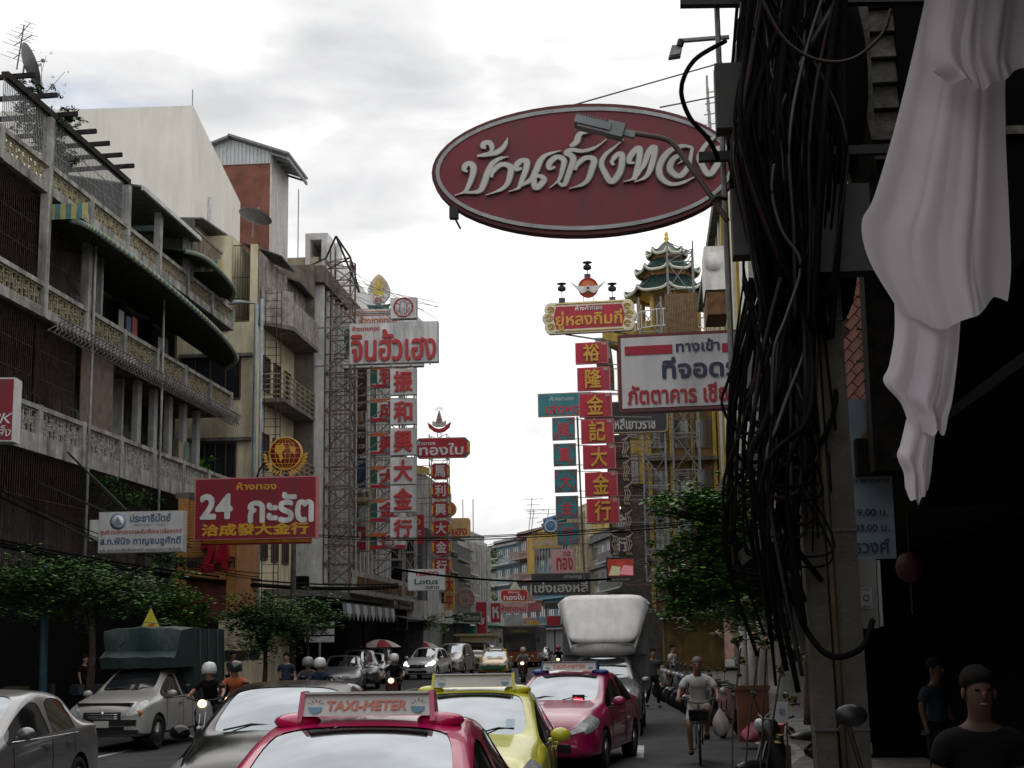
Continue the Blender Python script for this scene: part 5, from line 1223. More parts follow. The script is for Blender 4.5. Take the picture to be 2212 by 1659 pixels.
# small red tiled street gate/kiosk
t = thing('kiosk', 'low red tiled roof kiosk with white posts under the street tree', 'kiosk', (3.4, 48, .13))
rt = mat('red_roof_tile', (.28, .05, .04), .6, var=.3, scale=6)
g = MB(); 
for i in range(22): 
    y0 = 40+i*.55; g.slab((2.6, y0, 3.05), (2.6, y0+.5, 3.05), (4.6, y0+.5, 3.75), (4.6, y0, 3.75), .06)
    g.tube([(2.55, y0+.52, 3.08), (4.6, y0+.52, 3.8)], .05, 6)
g.build('roof', rt, t)
g = MB(); 
for i in range(10): g.tube([(2.5+i*.22, 39.95, 3.05+i*.075), (2.5+i*.22, 39.8, 3.0+i*.075)], .07, 8)
g.build('ridge_end', mat('pink_white_end', (.55, .35, .35), .6), t)
for y in (40.4, 44.4, 48.4): MB().bar((3.0, y, .13), (3.0, y, 3.1), .13, 12, smooth=True).build('post', wh, t)
MB().lohi((4.4, 40, .13), (4.6, 52, 3.2)).build('wall', mat('dim_render', (.3, .28, .24)), t)
t = thing('information_sign', 'white street sign with a blue circled i near the kiosk', 'sign', P(1352, 1366, 44))
c = Vector(t.location)
MB().lohi((-.45, -.02, -.15), (.45, .02, .15)).build('board', LGR, t, off=False); MB().lathe([(0, -.03), (.16, -.03), (.16, -.02), (0, -.02)], (-.3, 0, 0), 18, 'Y').build('symbol', mat('info_blue', (.02, .10, .25), .5), t, off=False)
mb = MB(); letters(mb, 'i', -.3, 0, .05, .2, -.04); mb.build('lettering', WHT, t, off=False); MB().bar((.3, .05, .1), (.3, .05, 2-c.z-1.87), .03, 6).build('post', steel(), t, off=False)

# ================================================================ utility pole with cable mass
PB = Vector((1.30, 11.0, .13))
t = thing('utility_pole', 'square concrete utility pole smothered in cables beside the camera', 'pole', PB)
pc = mat('pole_concrete', (.11, .10, .08), .9, var=.2, scale=4, bump=.5, stain=.3, streak=True)
MB().add([(1.17, 10.87, .13), (1.32, 10.87, .13), (1.32, 11.13, .13), (1.17, 11.13, .13), (1.06, 10.87, 8.5), (1.21, 10.87, 8.5), (1.21, 11.13, 8.5), (1.06, 11.13, 8.5)], [(0,1,5,4), (1,2,6,5), (2,3,7,6), (3,0,4,7), (4,5,6,7)]).build('shaft', pc, t)
MB().add([(1.375, 10.85, .13), (1.545, 10.85, .13), (1.545, 11.13, .13), (1.375, 11.13, .13), (1.265, 10.85, 8.5), (1.435, 10.85, 8.5), (1.435, 11.13, 8.5), (1.265, 11.13, 8.5)], [(0,1,5,4), (1,2,6,5), (2,3,7,6), (3,0,4,7), (4,5,6,7)]).build('shaft', pc, t)
MB().bar((1.36, 10.8, .13), (1.25, 10.8, 5.5), .022, 8, smooth=True).bar((1.33, 11.0, .13), (1.22, 11.0, 5.5), .03, 8).build('conduit', mat('brown_conduit', (.10, .075, .045), .6, var=.3), t)
bd = MB()
for z in (1.35, 2.75, 4.3): MB().box((1.358-.0133*z, 10.99, z), (.385, .30, .018)).build('strap', mat('strap_grey', (.10, .10, .10), .6, .3), t)
for (px, py, w_, h_, lb) in ((1625, 485, .30, .5, 0), (1795, 500, .55, .65, 1), (1577, 215, .22, .5, 2)):
    p = P(px, py, 10.6); MB().box(p, (w_, .2, h_)).build('junction_box', mat('box_dim_grey', (.035, .035, .033), .7, var=.2), t)
MB().bar(P(1547, -20, 11.3), P(1592, 1080, 11.3), .022, 6).build('rod', steel(), t)
for x, s in ((.25, .2), (.75, .25)): pass
g = MB(); g.bar((.4, 11.2, 7.0), (2.9, 11.2, 6.9), .06, 4); g.bar((.5, 11.2, 5.7), (2.4, 11.2, 5.7), .05, 4); g.build('cross_arm', mat('dark_steel', (.03, .03, .03), .7, .2), t)
# the cable mass: uncountable, one object; a few stray ones are things
cm = [mat('cable_black', (.006, .006, .0065), .8, var=.1, spec=.06), mat('cable_grey', (.03, .03, .034), .4, var=.1, spec=.4), mat('cable_brown', (.022, .012, .009), .6, var=.1, spec=.2)]
g = MB(); rg = random.Random(11)
def cablepts(pxs, d0=10.6, jit=.0):
    return curve_pts([P(px, py, d) for px, py, d in pxs], 5)
for i in range(230):
    u = rg.random(); s = rg.random()
    top = rg.uniform(1590, 1850) if i % 3 else rg.uniform(1572, 1640); d = rg.uniform(10.2, 11.6)
    mid = 1575+ (u**.8)*260; low = 1640+u*190
    bulge = rg.uniform(-8, 8)
    if i % 2: mid = 1580+rg.random()**1.2*180; top = mid+rg.uniform(0, 60)
    low = 1650+u*150
    pts = [(top, -60, d), (mid*.6+top*.4+bulge, 120, d), (mid+bulge, 300, d-.1), (mid*.55+low*.45, 500, d), (low, 680+rg.uniform(-60, 60), d+.2)]
    if i % 5 == 1: pts.append((low+rg.uniform(-20, 30), 1000+rg.uniform(-100, 200), d+.1))
    if i % 9 == 0: pts = pts[:5]+[(low+rg.uniform(-80, 10), 900, d-.1), (low+rg.uniform(-110, -40), rg.uniform(1000, 1200), d-.2), (low-20, rg.uniform(1250, 1500), d)]
    g.tube(cablepts(pts), rg.choice([.008, .011, .015, .02, .026]) if i % 17 else .022, 5, mi=0 if rg.random() < .82 else rg.choice([1, 2]))
for i in range(26):                    # thick core coils
    y = rg.uniform(60, 600); x = rg.uniform(1610, 1800); r_ = rg.uniform(30, 90); d = rg.uniform(10.5, 11.3)
    g.tube([P(x+r_*.4*math.cos(q*.55), y+r_*1.6*math.sin(q*.55), d) for q in range(12)], .02, 5)
for i in range(30):                    # drooping bundle left of the pole
    x = rg.uniform(1575, 1700); yb = rg.uniform(900, 1250); d = rg.uniform(10.3, 11.0)
    g.tube(cablepts([(1660+rg.uniform(-60, 40), 600, d), (x, 800, d), (x-rg.uniform(0, 30), yb-60, d), (x+20, yb, d), (x+70+rg.uniform(0, 40), yb-20, d), (1720, yb-180, d)]), rg.choice([.008, .012, .016]), 5, mi=rg.choice([0, 0, 0, 1, 2]))
o = g.build('cable_bundle', cm, None, fix=False); tag(o, 'dense hanging mass of black telecom cables wrapping the pole', kind='stuff')
core = MB()
for (px, py, wd, ht, d) in ((1710, 160, .75, 2.6, 11.35), (1745, 520, .5, 1.5, 11.4), (1640, 170, .34, 1.4, 11.3), (1790, 560, .4, 1.1, 11.4), (1800, 150, .5, 1.8, 11.5)):
    core.ball(P(px, py, d), (wd/2*1.1, .2, ht/2), 12, 10)
o = core.build('cable_core', cm[0]); tag(o, 'packed black inner cable coils behind the hanging cables', kind='stuff')
def cable(label, pts, r, m=cm[0], d=None):
    tag(MB().tube(curve_pts([P(*p) for p in pts], 8), r, 7).build('cable', m), label, 'cable')
cable('thick black cable looping out left over the oval sign', [(1568, 88, 10.6), (1500, 130, 10.5), (1472, 190, 10.5), (1488, 250, 10.6), (1530, 300, 10.7), (1552, 345, 10.8)], .018)
cable('drooping dark cable in front of the wooden shutter', [(1642, -10, 9.5), (1690, 80, 9.5), (1760, 128, 9.5), (1840, 128, 9.5), (1905, 75, 9.5), (1925, 20, 9.5)], .012, cm[2])
cable('thick cable loop hanging round the foot of the pole', [(1730, 1010, 10.4), (1712, 1180, 10.4), (1728, 1330, 10.4), (1790, 1415, 10.3), (1860, 1400, 10.3), (1885, 1340, 10.5)], .022)
cable('glossy grey cable twisting down the left side of the pole', [(1672, 355, 10.1), (1668, 420, 10.1), (1690, 500, 10.1), (1730, 570, 10.1), (1700, 680, 10.1), (1672, 760, 10.1), (1668, 900, 10.1)], .012, cm[1])
for i, (a, b) in enumerate((((1200, 238, 20), (1560, 135, 20)), ((1425, 232, 20), (1560, 206, 20)))):
    tag(MB().tube([P(*a), P(*b)], .012, 4).build('stay_wire', steel()), ['upper', 'lower'][i]+' stay wire from the oval sign top towards the pole', 'wire')

# lamps on the pole
lg = mat('lamp_grey', (.22, .24, .25), .45, .3, var=.15)
t = thing('street_lamp', 'grey street lamp head on a bent arm crossing the oval sign', 'street lamp', P(1570, 475, 11)); D = 11.0
armp = curve_pts([P(1572, 478, D), P(1530, 415, D), P(1480, 345, D), P(1455, 312, D), P(1435, 300, D), (P(1400, 293, D)), P(1350, 285, D)], 5)
MB().tube(armp, .022, 8).build('arm', mat('arm_brown', (.11, .085, .07), .6, var=.3), t)
a = P(1362, 290, D); b = P(1243, 262, D); u = (b-a).normalized(); q = u.to_track_quat('X', 'Z').to_matrix()
def ob(mb, s0, s1, w_, h_, dz=0): 
    c = a.lerp(b, (s0+s1)/2)+Vector((0, 0, dz)); mb.box(c, ((b-a).length*(s1-s0), w_, h_), rot=q); return mb
ob(MB(), .35, 1.0, .16, .06).build('lamp_head', lg, t); ob(MB(), .40, .96, .12, .02, -.04).build('lens', mat('lens_pale', (.35, .37, .38), .2), t); ob(MB(), .12, .42, .13, .11, .0).build('driver_box', lg, t); ob(MB(), -.08, .13, .05, .05).build('socket', lg, t)
g = MB()
for i in range(12): ob(g, .45+i*.045, .46+i*.045, .14, .03, .04)
g.build('cooling_fin', lg, t); MB().tube([P(1570, 430, 11), P(1545, 425, 10.95), P(1540, 436, 10.95)], .015, 6).build('clamp', blackm(), t)
t = thing('flood_lamp', 'square flood lamp on a horizontal arm above the oval sign', 'lamp', P(1555, 85, 12))
MB().bar(P(1575, 80, 12), P(1472, 88, 12), .022, 6).build('arm', mat('arm_grey', (.3, .3, .3), .5), t)
a, b, c, d = P(1452, 97, 12), P(1474, 98, 12), P(1470, 120, 12), P(1444, 124, 12)
MB().slab(a, b, c, d, .07).build('lamp_head', lg, t); MB().slab(a.lerp(c, .55)+Vector((-.03, -.02, 0)), b.lerp(c, .5)+Vector((0, -.02, 0)), c+Vector((-.01, -.02, .01)), d+Vector((.01, -.02, .01)), .01).build('lens', mat('lens_pale', (.35, .37, .38), .2), t)
MB().bar(P(1472, 86, 12), P(1468, 100, 12), .03, 6).build('knuckle', blackm(), t)

# ---- overhead wires across the street
def wires(label, a, b, s, n, r, spread=.12):
    g = MB(); rg = random.Random(hash(label) % 99)
    for i in range(n):
        o_ = Vector((0, rg.uniform(-spread, spread), rg.uniform(-spread, spread))); g.tube([p+o_ for p in sag(a, b, s*rg.uniform(.92, 1.08), 18)], r, 5)
    o = g.build('overhead_wire', cm[0]); tag(o, label, 'wire')
wires('upper bundle of black wires crossing the street below the red stack', P(690, 1157, 66), P(1500, 1130, 34), .25, 5, .013, .07)
wires('thicker black wire bundle sagging over the street from the left trees', P(-30, 1166, 36), P(860, 1265, 60), .45, 6, .03, .10)
wires('lower thin wire bundle crossing above the traffic', P(850, 1228, 58), P(1320, 1250, 58), .25, 4, .02, .05)
wires('wire bundle fanning from the left edge past the notice board', P(-30, 1060, 36), P(560, 1250, 48), .4, 3, .015, .3)
g = MB(); rg = random.Random(5)
for k in range(22):
    a = P(rg.uniform(740, 800), rg.uniform(1130, 1330), 80); b = P(rg.uniform(690, 900), rg.uniform(1150, 1380), 80); g.tube(sag(a, b, rg.uniform(.2, .9), 8), .02, 4)
for k in range(14):
    a = P(rg.uniform(830, 900), rg.uniform(1240, 1300), 100); b = P(rg.uniform(880, 1000), rg.uniform(1280, 1360), 100); g.tube(sag(a, b, rg.uniform(.3, 1.2), 8), .03, 4)
tag(g.build('wire_tangle', cm[0]), 'tangled thin wires around the street poles', kind='stuff')
for k in range(9):
    a = P(728+rg.uniform(-20, 12), 545+rg.uniform(0, 90), 68); b = P(rg.choice([790, 850, 915, 947, 900]), rg.uniform(640, 720), 66)
    tag(MB().tube([a, b], .012, 4).build('guy_wire', steel()), 'thin guy wire from the rusty tower top to the white sign stack', 'wire', 'guy wires of the left sign stacks')
for i, (px, y, h0, lb) in enumerate(((787, 78, 1200, 'dark street pole with wires below the striped stack'), (632, 46, 1168, 'grey street pole behind the small trees on the left'))):
    b = P(px, 1388, y); b.z = .13; t_ = P(px, h0, y); tag(MB().bar(b, (b.x, b.y, t_.z), .11, 8, r2=.08, smooth=True).build('street_pole', mat('dark_pole', (.06, .055, .05), .8, var=.3)), lb, 'pole')
tag(MB().bar((P(98, 1400, 34).x, 34, .13), (P(98, 1230, 34).x, 34, 3.9), .09, 10, smooth=True).build('pipe_post', mat('blue_post', (.06, .16, .22), .5, var=.2)), 'blue painted pipe post in the shade at far left', 'post')

# ================================================================ dark right side: shutter, canopy, stall wall
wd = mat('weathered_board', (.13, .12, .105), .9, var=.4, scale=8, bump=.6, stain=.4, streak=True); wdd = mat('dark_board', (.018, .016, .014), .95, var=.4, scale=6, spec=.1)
t = thing('timber_building', 'old dark timber shop building with weathered lapped boards at the right', 'building', (2, 12, 0))
x0 = P(1845, 200, 12).x; x1 = P(1985, 200, 12).x
for j in range(7):
    zt = P(1900, -30+55*j, 12).z; zb = P(1900, 22+55*j, 12).z
    MB().slab((x0+.12, 11.95, zb), (x1+1.9, 11.95, zb), (x1+1.9, 12.02, zt), (x0+.12, 12.02, zt), .03).build('lap_board', wd, t)
MB().lohi((x0, 11.85, P(1850, 312, 12).z), (x0+.13, 12.02, 8)).lohi((x0-.04, 11.83, P(1850, 318, 12).z), (x1+1.9, 12.02, P(1850, 300, 12).z)).build('frame', wd, t)
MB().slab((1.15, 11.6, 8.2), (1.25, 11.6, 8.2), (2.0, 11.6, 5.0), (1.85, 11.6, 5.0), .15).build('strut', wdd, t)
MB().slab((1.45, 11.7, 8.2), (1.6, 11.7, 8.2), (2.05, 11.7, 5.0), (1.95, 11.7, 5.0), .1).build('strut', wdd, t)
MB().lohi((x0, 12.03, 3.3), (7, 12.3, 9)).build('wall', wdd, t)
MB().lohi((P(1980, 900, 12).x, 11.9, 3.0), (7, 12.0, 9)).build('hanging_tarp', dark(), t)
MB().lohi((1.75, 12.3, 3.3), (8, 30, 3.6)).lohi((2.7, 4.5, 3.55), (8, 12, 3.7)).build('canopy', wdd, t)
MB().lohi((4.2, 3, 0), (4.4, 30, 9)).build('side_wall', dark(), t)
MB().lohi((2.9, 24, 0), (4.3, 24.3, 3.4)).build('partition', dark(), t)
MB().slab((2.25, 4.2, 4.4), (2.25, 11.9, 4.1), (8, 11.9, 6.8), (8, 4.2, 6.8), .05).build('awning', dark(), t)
MB().slab((.7, -6, 5.3), (.7, 6.6, 5.3), (5.3, 6.6, 6.2), (5.3, -6, 6.2), .05).build('overhead_awning', dark(), t)  # unseen sheet overhead, added to shade the cloths and the right side
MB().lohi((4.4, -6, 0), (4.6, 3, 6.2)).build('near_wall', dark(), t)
MB().lohi((1.72, -6, 3.4), (4.4, 6.0, 3.45)).build('low_canopy', dark(), t)  # out of view, added to keep sky light off the arcade
MB().lohi((1.95, 6.9, 3.35), (4.2, 11.8, 3.42)).build('low_canopy', dark(), t)  # second added cover, there to darken the arcade and its people
# pink tiled wall seen through the gap
t = thing('tiled_wall', 'pink brown diagonal tiled wall glimpsed between pole and white cloth', 'wall', (2, 24, 4))
a = P(1800, 900, 22); b = P(2010, 520, 22); bt = mat('pink_tile', (.30, .15, .12), .8, var=.2, scale=4); MB().lohi((a.x-.3, 22.1, a.z-.8), (b.x, 22.3, b.z)).build('wall', mat('mortar_dark', (.06, .035, .03), .9), t)
tm = MB().box((0, 0, 0), (.22, .03, .11)).build('tile', bt, t, off=False); first = True; tilt = R(48); c0 = P(1900, 740, 22)
for i in range(-6, 7):
    for j in range(-9, 10):
        p = Vector((i*.235+(j % 2)*.11, 0, j*.125)); q = Matrix.Rotation(-tilt, 3, 'Y') @ p; q += Vector((c0.x, 22.08, c0.z))
        if abs(q.x-c0.x) > .52: continue
        o = tm if first else tm.copy()
        if not first: COL.objects.link(o); o.parent = t
        first = False; o.location = q-Vector(t.location); o.rotation_euler = (0, -tilt, 0)
g = MB()
for k in range(4): g.tube([P(1880+k*14, 860, 21.8), P(1868+k*18, 600, 21.8)], .02, 4)
for k in range(3): g.tube([P(1850, 640+k*70, 21.8), P(1965, 660+k*60, 21.8)], .02, 4)
g.build('grille', blackm(), t)

# pale blue notice, meter box
def seal2(t, w, h, yf, B): B(MB().prism([(-w*.1, h*.22), (w*.35, h*.25), (w*.4, h*.33), (w*.1, h*.3)], yf-.005, yf-.001), 'printed_swoosh', mat('print_olive', (.15, .16, .04), .6))
hang('notice_board', 'tall pale blue notice board with opening hours behind the pole', (1800, 862, 1925, 1206), 12.5, mat('notice_blue', (.20, .28, .32), .6, var=.1), None, 0,
     [('ชุด เยาวราช', .58, .525, .72, .035, NAVY), ('19.00 น.', .60, .715, .60, .045, NAVY), ('03.00 น.', .60, .81, .60, .045, NAVY), ('ธวงศ์', .58, .925, .62, .09, NAVY)], th=.08, extra=seal2)
t = hang('meter_box', 'grey steel meter box with a small white sticker on the pole', (1842, 1208, 1890, 1357), 11.6, mat('meter_grey', (.23, .23, .21), .6, var=.1, stain=.2), None, 0, [], th=.25, cat='meter box')
c_, w_, h_ = frect((1842, 1208, 1890, 1357), 11.6)
MB().box((-.005, -.135, -.07*h_), (w_*.55, .006, h_*.30)).build('sticker', LGR, t, off=False); mb = MB(); letters(mb, 'DANGER', -.005, .05*h_, w_*.4, .02, -.145); letters(mb, 'ABOVE', -.005, -.19*h_, w_*.4, .02, -.145); mb.tube([(.022*math.cos(q*.6)-.005, -.145, -.07*h_+.022*math.sin(q*.6)) for q in range(11)], .004, 4); mb.build('sticker_print', BLK, t, off=False)
MB().box((w_*.64, 0, 0), (.025, .2, h_*.95)).build('door_edge', LGR, t, off=False)

# ---- white cloths hanging from the awning
cl = mat('white_cloth', (.74, .68, .72), .95, var=.04, scale=2, spec=.1)
_b = cl.node_tree.nodes['Principled BSDF']; _t = cl.node_tree.nodes.new('ShaderNodeBsdfTranslucent'); _m = cl.node_tree.nodes.new('ShaderNodeMixShader'); _t.inputs[0].default_value = (.80, .74, .79, 1); _m.inputs[0].default_value = .13
cl.node_tree.links.new(_b.outputs[0], _m.inputs[1]); cl.node_tree.links.new(_t.outputs[0], _m.inputs[2]); cl.node_tree.links.new(_m.outputs[0], cl.node_tree.nodes['Material Output'].inputs[0])
def cloth(name, label, left, right, Y, folds, amp=.035, nx=64, ny=50, seed=1, hem=.010, hs=.05, col=None):
    """left / right: outlines from top to bottom"""
    rg = random.Random(seed); ph = [(rg.uniform(.6, 1.3)*folds*(k+1)**.7, rg.uniform(0, 6), rg.uniform(.4, 1)/(k+1)) for k in range(4)]
    Lp = curve_pts([P(x, y, Y) for x, y in left], 8); Rp = curve_pts([P(x, y, Y) for x, y in right], 8)
    def at(pts, u): q = u*(len(pts)-1); i = min(int(q), len(pts)-2); return pts[i].lerp(pts[i+1], q-i)
    vs = []
    for j in range(ny+1):
        v = j/ny; a, b = at(Lp, v), at(Rp, v)
        for i in range(nx+1):
            u = i/nx; p = a.lerp(b, u); d = sum(w_*(math.sin(f*2*PI*(u+.05*math.sin(3*v+p_))+p_)+.9*(1-abs(math.sin(f*PI*(u+.04*math.sin(2*v+p_)+.03*v)+p_*2)))**4) for f, p_, w_ in ph)
            e_ = min(1, 6*min(u, 1-u)); am = amp*(.5+.8*v)
            p = p+Vector((0, d*am*(.35+.65*e_)-.06*math.sin(PI*u), -v**5*hs*math.sin(PI*min(1, u*1.15))+v**8*hem*math.sin(6*u*PI+seed))); vs.append(p)
    m = MB().add(vs, [(j*(nx+1)+i, j*(nx+1)+i+1, (j+1)*(nx+1)+i+1, (j+1)*(nx+1)+i) for j in range(ny) for i in range(nx)], 0, True)
    o = m.build(name, col or cl); s = o.modifiers.new('s', 'SUBSURF'); s.levels = s.render_levels = 1; tag(o, label, 'cloth'); return o
cloth('hanging_cloth', 'largest translucent white cloth hanging at upper right', [(2010, -60), (1985, 60), (1940, 250), (1890, 420), (1862, 480), (1878, 560), (1935, 655)], [(2215, -60), (2178, 60), (2172, 250), (2180, 450), (2184, 560), (2182, 610), (2176, 648)], 6.2, 1.0, .050, seed=4, hs=.115)
cloth('hanging_cloth', 'upper draped white sheet with a gathered pocket at the top right corner', [(2012, -60), (2008, 20), (1998, 90), (2003, 140), (2030, 158)], [(2230, -60), (2225, 40), (2222, 100), (2218, 130), (2216, 150)], 5.9, 1.3, .045, seed=9, hs=.09)
cloth('hanging_cloth', 'middle white cloth strip hanging below the largest cloth', [(1932, 655), (1932, 720), (1920, 790), (1908, 825), (1945, 870), (1962, 915)], [(2075, 690), (2070, 760), (2058, 860), (2048, 900), (2044, 925), (2040, 938)], 6.3, .8, .036, seed=6, hs=.03)
cloth('hanging_cloth', 'lowest narrow white cloth tail ending beside the blue notice', [(1958, 905), (1945, 960), (1938, 985), (1952, 1020), (1955, 1050), (1957, 1062)], [(2022, 925), (2016, 980), (2012, 1020), (2009, 1040), (2006, 1055), (2004, 1064)], 6.35, .7, .03, seed=8)
# ================================================================ trees and plants
def foliage(mb, blobs, n, size, rg, mi=2, droop=.4):
    tot = sum(b[1][0]*b[1][1]*b[1][2] for b in blobs)
    for c, r, *_ in blobs:
        k = int(n*r[0]*r[1]*r[2]/tot); c = Vector(c)
        cl_ = [(Vector((rg.gauss(0, .5), rg.gauss(0, .5), rg.gauss(0, .42)))) for _ in range(max(3, k//26))]
        for _ in range(k):
            q = rg.choice(cl_)+Vector((rg.gauss(0, .13), rg.gauss(0, .13), rg.gauss(0, .10)))
            p = c+Vector((q.x*r[0], q.y*r[1], q.z*r[2])); s = size*rg.uniform(.6, 1.3)
            a = rg.uniform(0, 2*PI); e = rg.uniform(-droop, .3); u = Vector((math.cos(a)*math.cos(e), math.sin(a)*math.cos(e), math.sin(e))); v = u.cross(Vector((rg.uniform(-.5, .5), rg.uniform(-.5, .5), 1))).normalized()
            t0 = p-u*s*.5; t1 = p+u*s*.55; m1 = p+v*s*.24-u*s*.05; m2 = p-v*s*.24-u*s*.05
            mb.add([t0, m2, t1, m1], [(0, 1, 2, 3)], rg.randrange(mi))
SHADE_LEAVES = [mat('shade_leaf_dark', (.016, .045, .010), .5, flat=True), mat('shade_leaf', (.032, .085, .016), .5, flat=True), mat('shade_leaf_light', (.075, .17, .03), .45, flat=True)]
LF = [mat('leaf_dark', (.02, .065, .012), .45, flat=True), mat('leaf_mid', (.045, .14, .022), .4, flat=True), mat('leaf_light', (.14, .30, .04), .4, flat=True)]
BARK = lambda: mat('bark', (.07, .055, .04), .9, var=.3, scale=8, bump=.5)
def tree(label, base, h, blobs, n, size, seed=1, r=.12, ms=None, name='street_tree', group=None, lean=(0, 0)):
    rg = random.Random(seed); t = thing(name, label, 'tree', base, 0, group); b = Vector(base)
    m = MB(); top = b+Vector((lean[0], lean[1], h)); m.tube(curve_pts([b, b.lerp(top, .5)+Vector((.08, 0, 0)), top], 5), [r*(1-.05*i) for i in range(11)], 8)
    for c, rr, *_ in blobs:
        c = Vector(c); m.tube(curve_pts([b.lerp(top, rg.uniform(.6, .95)), top.lerp(c, .5)+Vector((0, 0, -.1)), c], 4), [r*.45*(1-.09*i) for i in range(9)], 5)
        for _ in range(6):
            e = c+Vector((rg.gauss(0, .5)*rr[0], rg.gauss(0, .5)*rr[1], rg.gauss(0, .4)*rr[2])); m.tube([top.lerp(c, .7), e], r*.12, 4)
    m.build('trunk', BARK(), t); f = MB(); foliage(f, blobs, n, size, rg, 3); f.build('crown', ms or LF, t, fix=False); return t
def blob(px, py, Y, rx, rz, ry=None): return (P(px, py, Y), (rx, ry or rx, rz))
tree('broad leafy street tree filling the far left below the balconies', (-12.6, 33, .13), 3.2,
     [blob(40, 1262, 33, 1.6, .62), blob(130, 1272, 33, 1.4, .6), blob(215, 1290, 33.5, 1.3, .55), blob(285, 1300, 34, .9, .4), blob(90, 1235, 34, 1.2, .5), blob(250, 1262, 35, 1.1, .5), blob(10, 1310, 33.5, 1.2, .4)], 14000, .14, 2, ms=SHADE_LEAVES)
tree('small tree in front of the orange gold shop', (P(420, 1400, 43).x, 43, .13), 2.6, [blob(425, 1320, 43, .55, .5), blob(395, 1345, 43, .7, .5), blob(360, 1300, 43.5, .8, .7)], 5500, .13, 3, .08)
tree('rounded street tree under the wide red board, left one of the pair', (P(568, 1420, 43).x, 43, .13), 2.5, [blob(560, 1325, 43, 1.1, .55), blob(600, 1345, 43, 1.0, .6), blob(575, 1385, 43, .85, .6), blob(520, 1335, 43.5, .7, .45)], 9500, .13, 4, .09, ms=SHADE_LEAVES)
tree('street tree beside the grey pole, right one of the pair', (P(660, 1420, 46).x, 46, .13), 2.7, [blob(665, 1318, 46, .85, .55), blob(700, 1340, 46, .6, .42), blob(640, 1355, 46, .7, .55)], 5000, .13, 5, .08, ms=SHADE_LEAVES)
tree('distant small tree by the round cornered building', (P(900, 1400, 92).x, 92, .13), 3, [blob(880, 1335, 92, 1.0, .6), blob(930, 1345, 92, 1.6, .6)], 1800, .22, 6, .1)
tree('large street tree with hanging bright leaves left of the utility pole', (3.4, 33, .13), 4.0,
     [blob(1500, 1085, 30, .7, .35), blob(1560, 1100, 30, .7, .5), blob(1600, 1180, 30, .8, .8), blob(1530, 1170, 30, .6, .5), blob(1500, 1260, 30, .55, .5), blob(1570, 1270, 30, .8, .55), blob(1620, 1060, 30, .5, .4), blob(1470, 1310, 30, .5, .3), blob(1640, 1260, 30.5, .7, .9), blob(1450, 1110, 30, .35, .15), blob(1440, 1200, 30, .4, .3), blob(1460, 1260, 30, .45, .35)], 32000, .125, 7, .14)
tree('dark inner tree behind the kiosk on the right', (4.2, 38, .13), 4, [blob(1540, 1310, 37, 1.0, .5), blob(1620, 1310, 37, 1.0, .8), blob(1600, 1220, 38, 1.2, .9)], 9000, .15, 8, .13)
def plant(name, label, base, blobs, n, size, seed, ms=LF, stem=True):
    rg = random.Random(seed); t = thing(name, label, 'plant', base); m = MB(); b = Vector(base)
    for c, rr, *_ in blobs: m.tube(curve_pts([b, b.lerp(Vector(c), .5)+Vector((rg.uniform(-.12, .12), 0, .03)), c], 4), .007, 5)
    m.build('stem', BARK(), t); f = MB(); foliage(f, blobs, n, size, rg, len(ms), .9); f.build('foliage', ms, t, fix=False)
YLF = [mat('leaf_dark2', (.02, .045, .012), .5, flat=True), mat('leaf_olive', (.06, .07, .015), .5, flat=True), mat('leaf_yellow', (.22, .13, .02), .5, flat=True), LF[0]]
plant('climbing_plant', 'sparse creeper with yellowing heart leaves beside the pole', (.72, 11.2, .13), [blob(1660, 1330, 11, .16, .22), blob(1690, 1430, 11, .14, .2), blob(1640, 1400, 11, .2, .2), blob(1700, 1560, 11, .12, .2), blob(1600, 1400, 11.5, .18, .14)], 420, .07, 9, YLF)
plant('hanging_plant', 'dark bush of pot plants behind the top balcony at left', P(90, 330, 39.3), [blob(75, 250, 39.5, .5, .6), blob(105, 300, 40, .5, .5), blob(130, 345, 41, .6, .4), blob(60, 200, 39, .4, .5), blob(150, 260, 41.5, .4, .3)], 7000, .11, 10, [LF[0], LF[0], YLF[0], YLF[1], LF[1]])
plant('sapling', 'thin leafless sapling with sparse tips on the rooftop at left', P(90, 210, 39), [blob(90, 140, 39, .3, .2), blob(115, 180, 39, .25, .15), blob(140, 155, 39, .15, .06), blob(100, 120, 39, .2, .15), blob(105, 195, 39, .3, .1)], 200, .045, 12, [mat('leaf_pale', (.25, .28, .22), .6, flat=True)])
plant('pot_plant', 'bushy plants spilling over the low balcony above the notice board', P(260, 1070, 43), [blob(240, 1060, 43, .5, .45), blob(280, 1080, 43, .5, .4), blob(215, 1040, 43, .35, .3), blob(320, 1075, 44, .4, .3)], 2200, .1, 13, [LF[0], LF[0], YLF[0], LF[1]])
plant('fern', 'bright fern on the corner behind the wide red board', P(434, 1020, 57), [blob(434, 1005, 57, .45, .25)], 260, .3, 14, [LF[2], LF[1]])
plant('vine', 'vines trailing down the wall beside the yellow flag', P(350, 1330, 44), [blob(360, 1230, 44, .5, .9), blob(330, 1180, 44, .6, .4), blob(370, 1300, 44, .4, .6)], 2200, .11, 15, [LF[0], LF[0], YLF[0], LF[1]])
for i, (px, py, Y, lb) in enumerate(((1070, 1205, 190, 'green balcony plants on the dark far shophouse'), (1040, 1290, 150, 'low greenery beside the far left facade'))):
    plant('balcony_plant', lb, P(px, py+10, Y), [blob(px, py, Y, 1.3, .9)], 500, .3, 20+i)
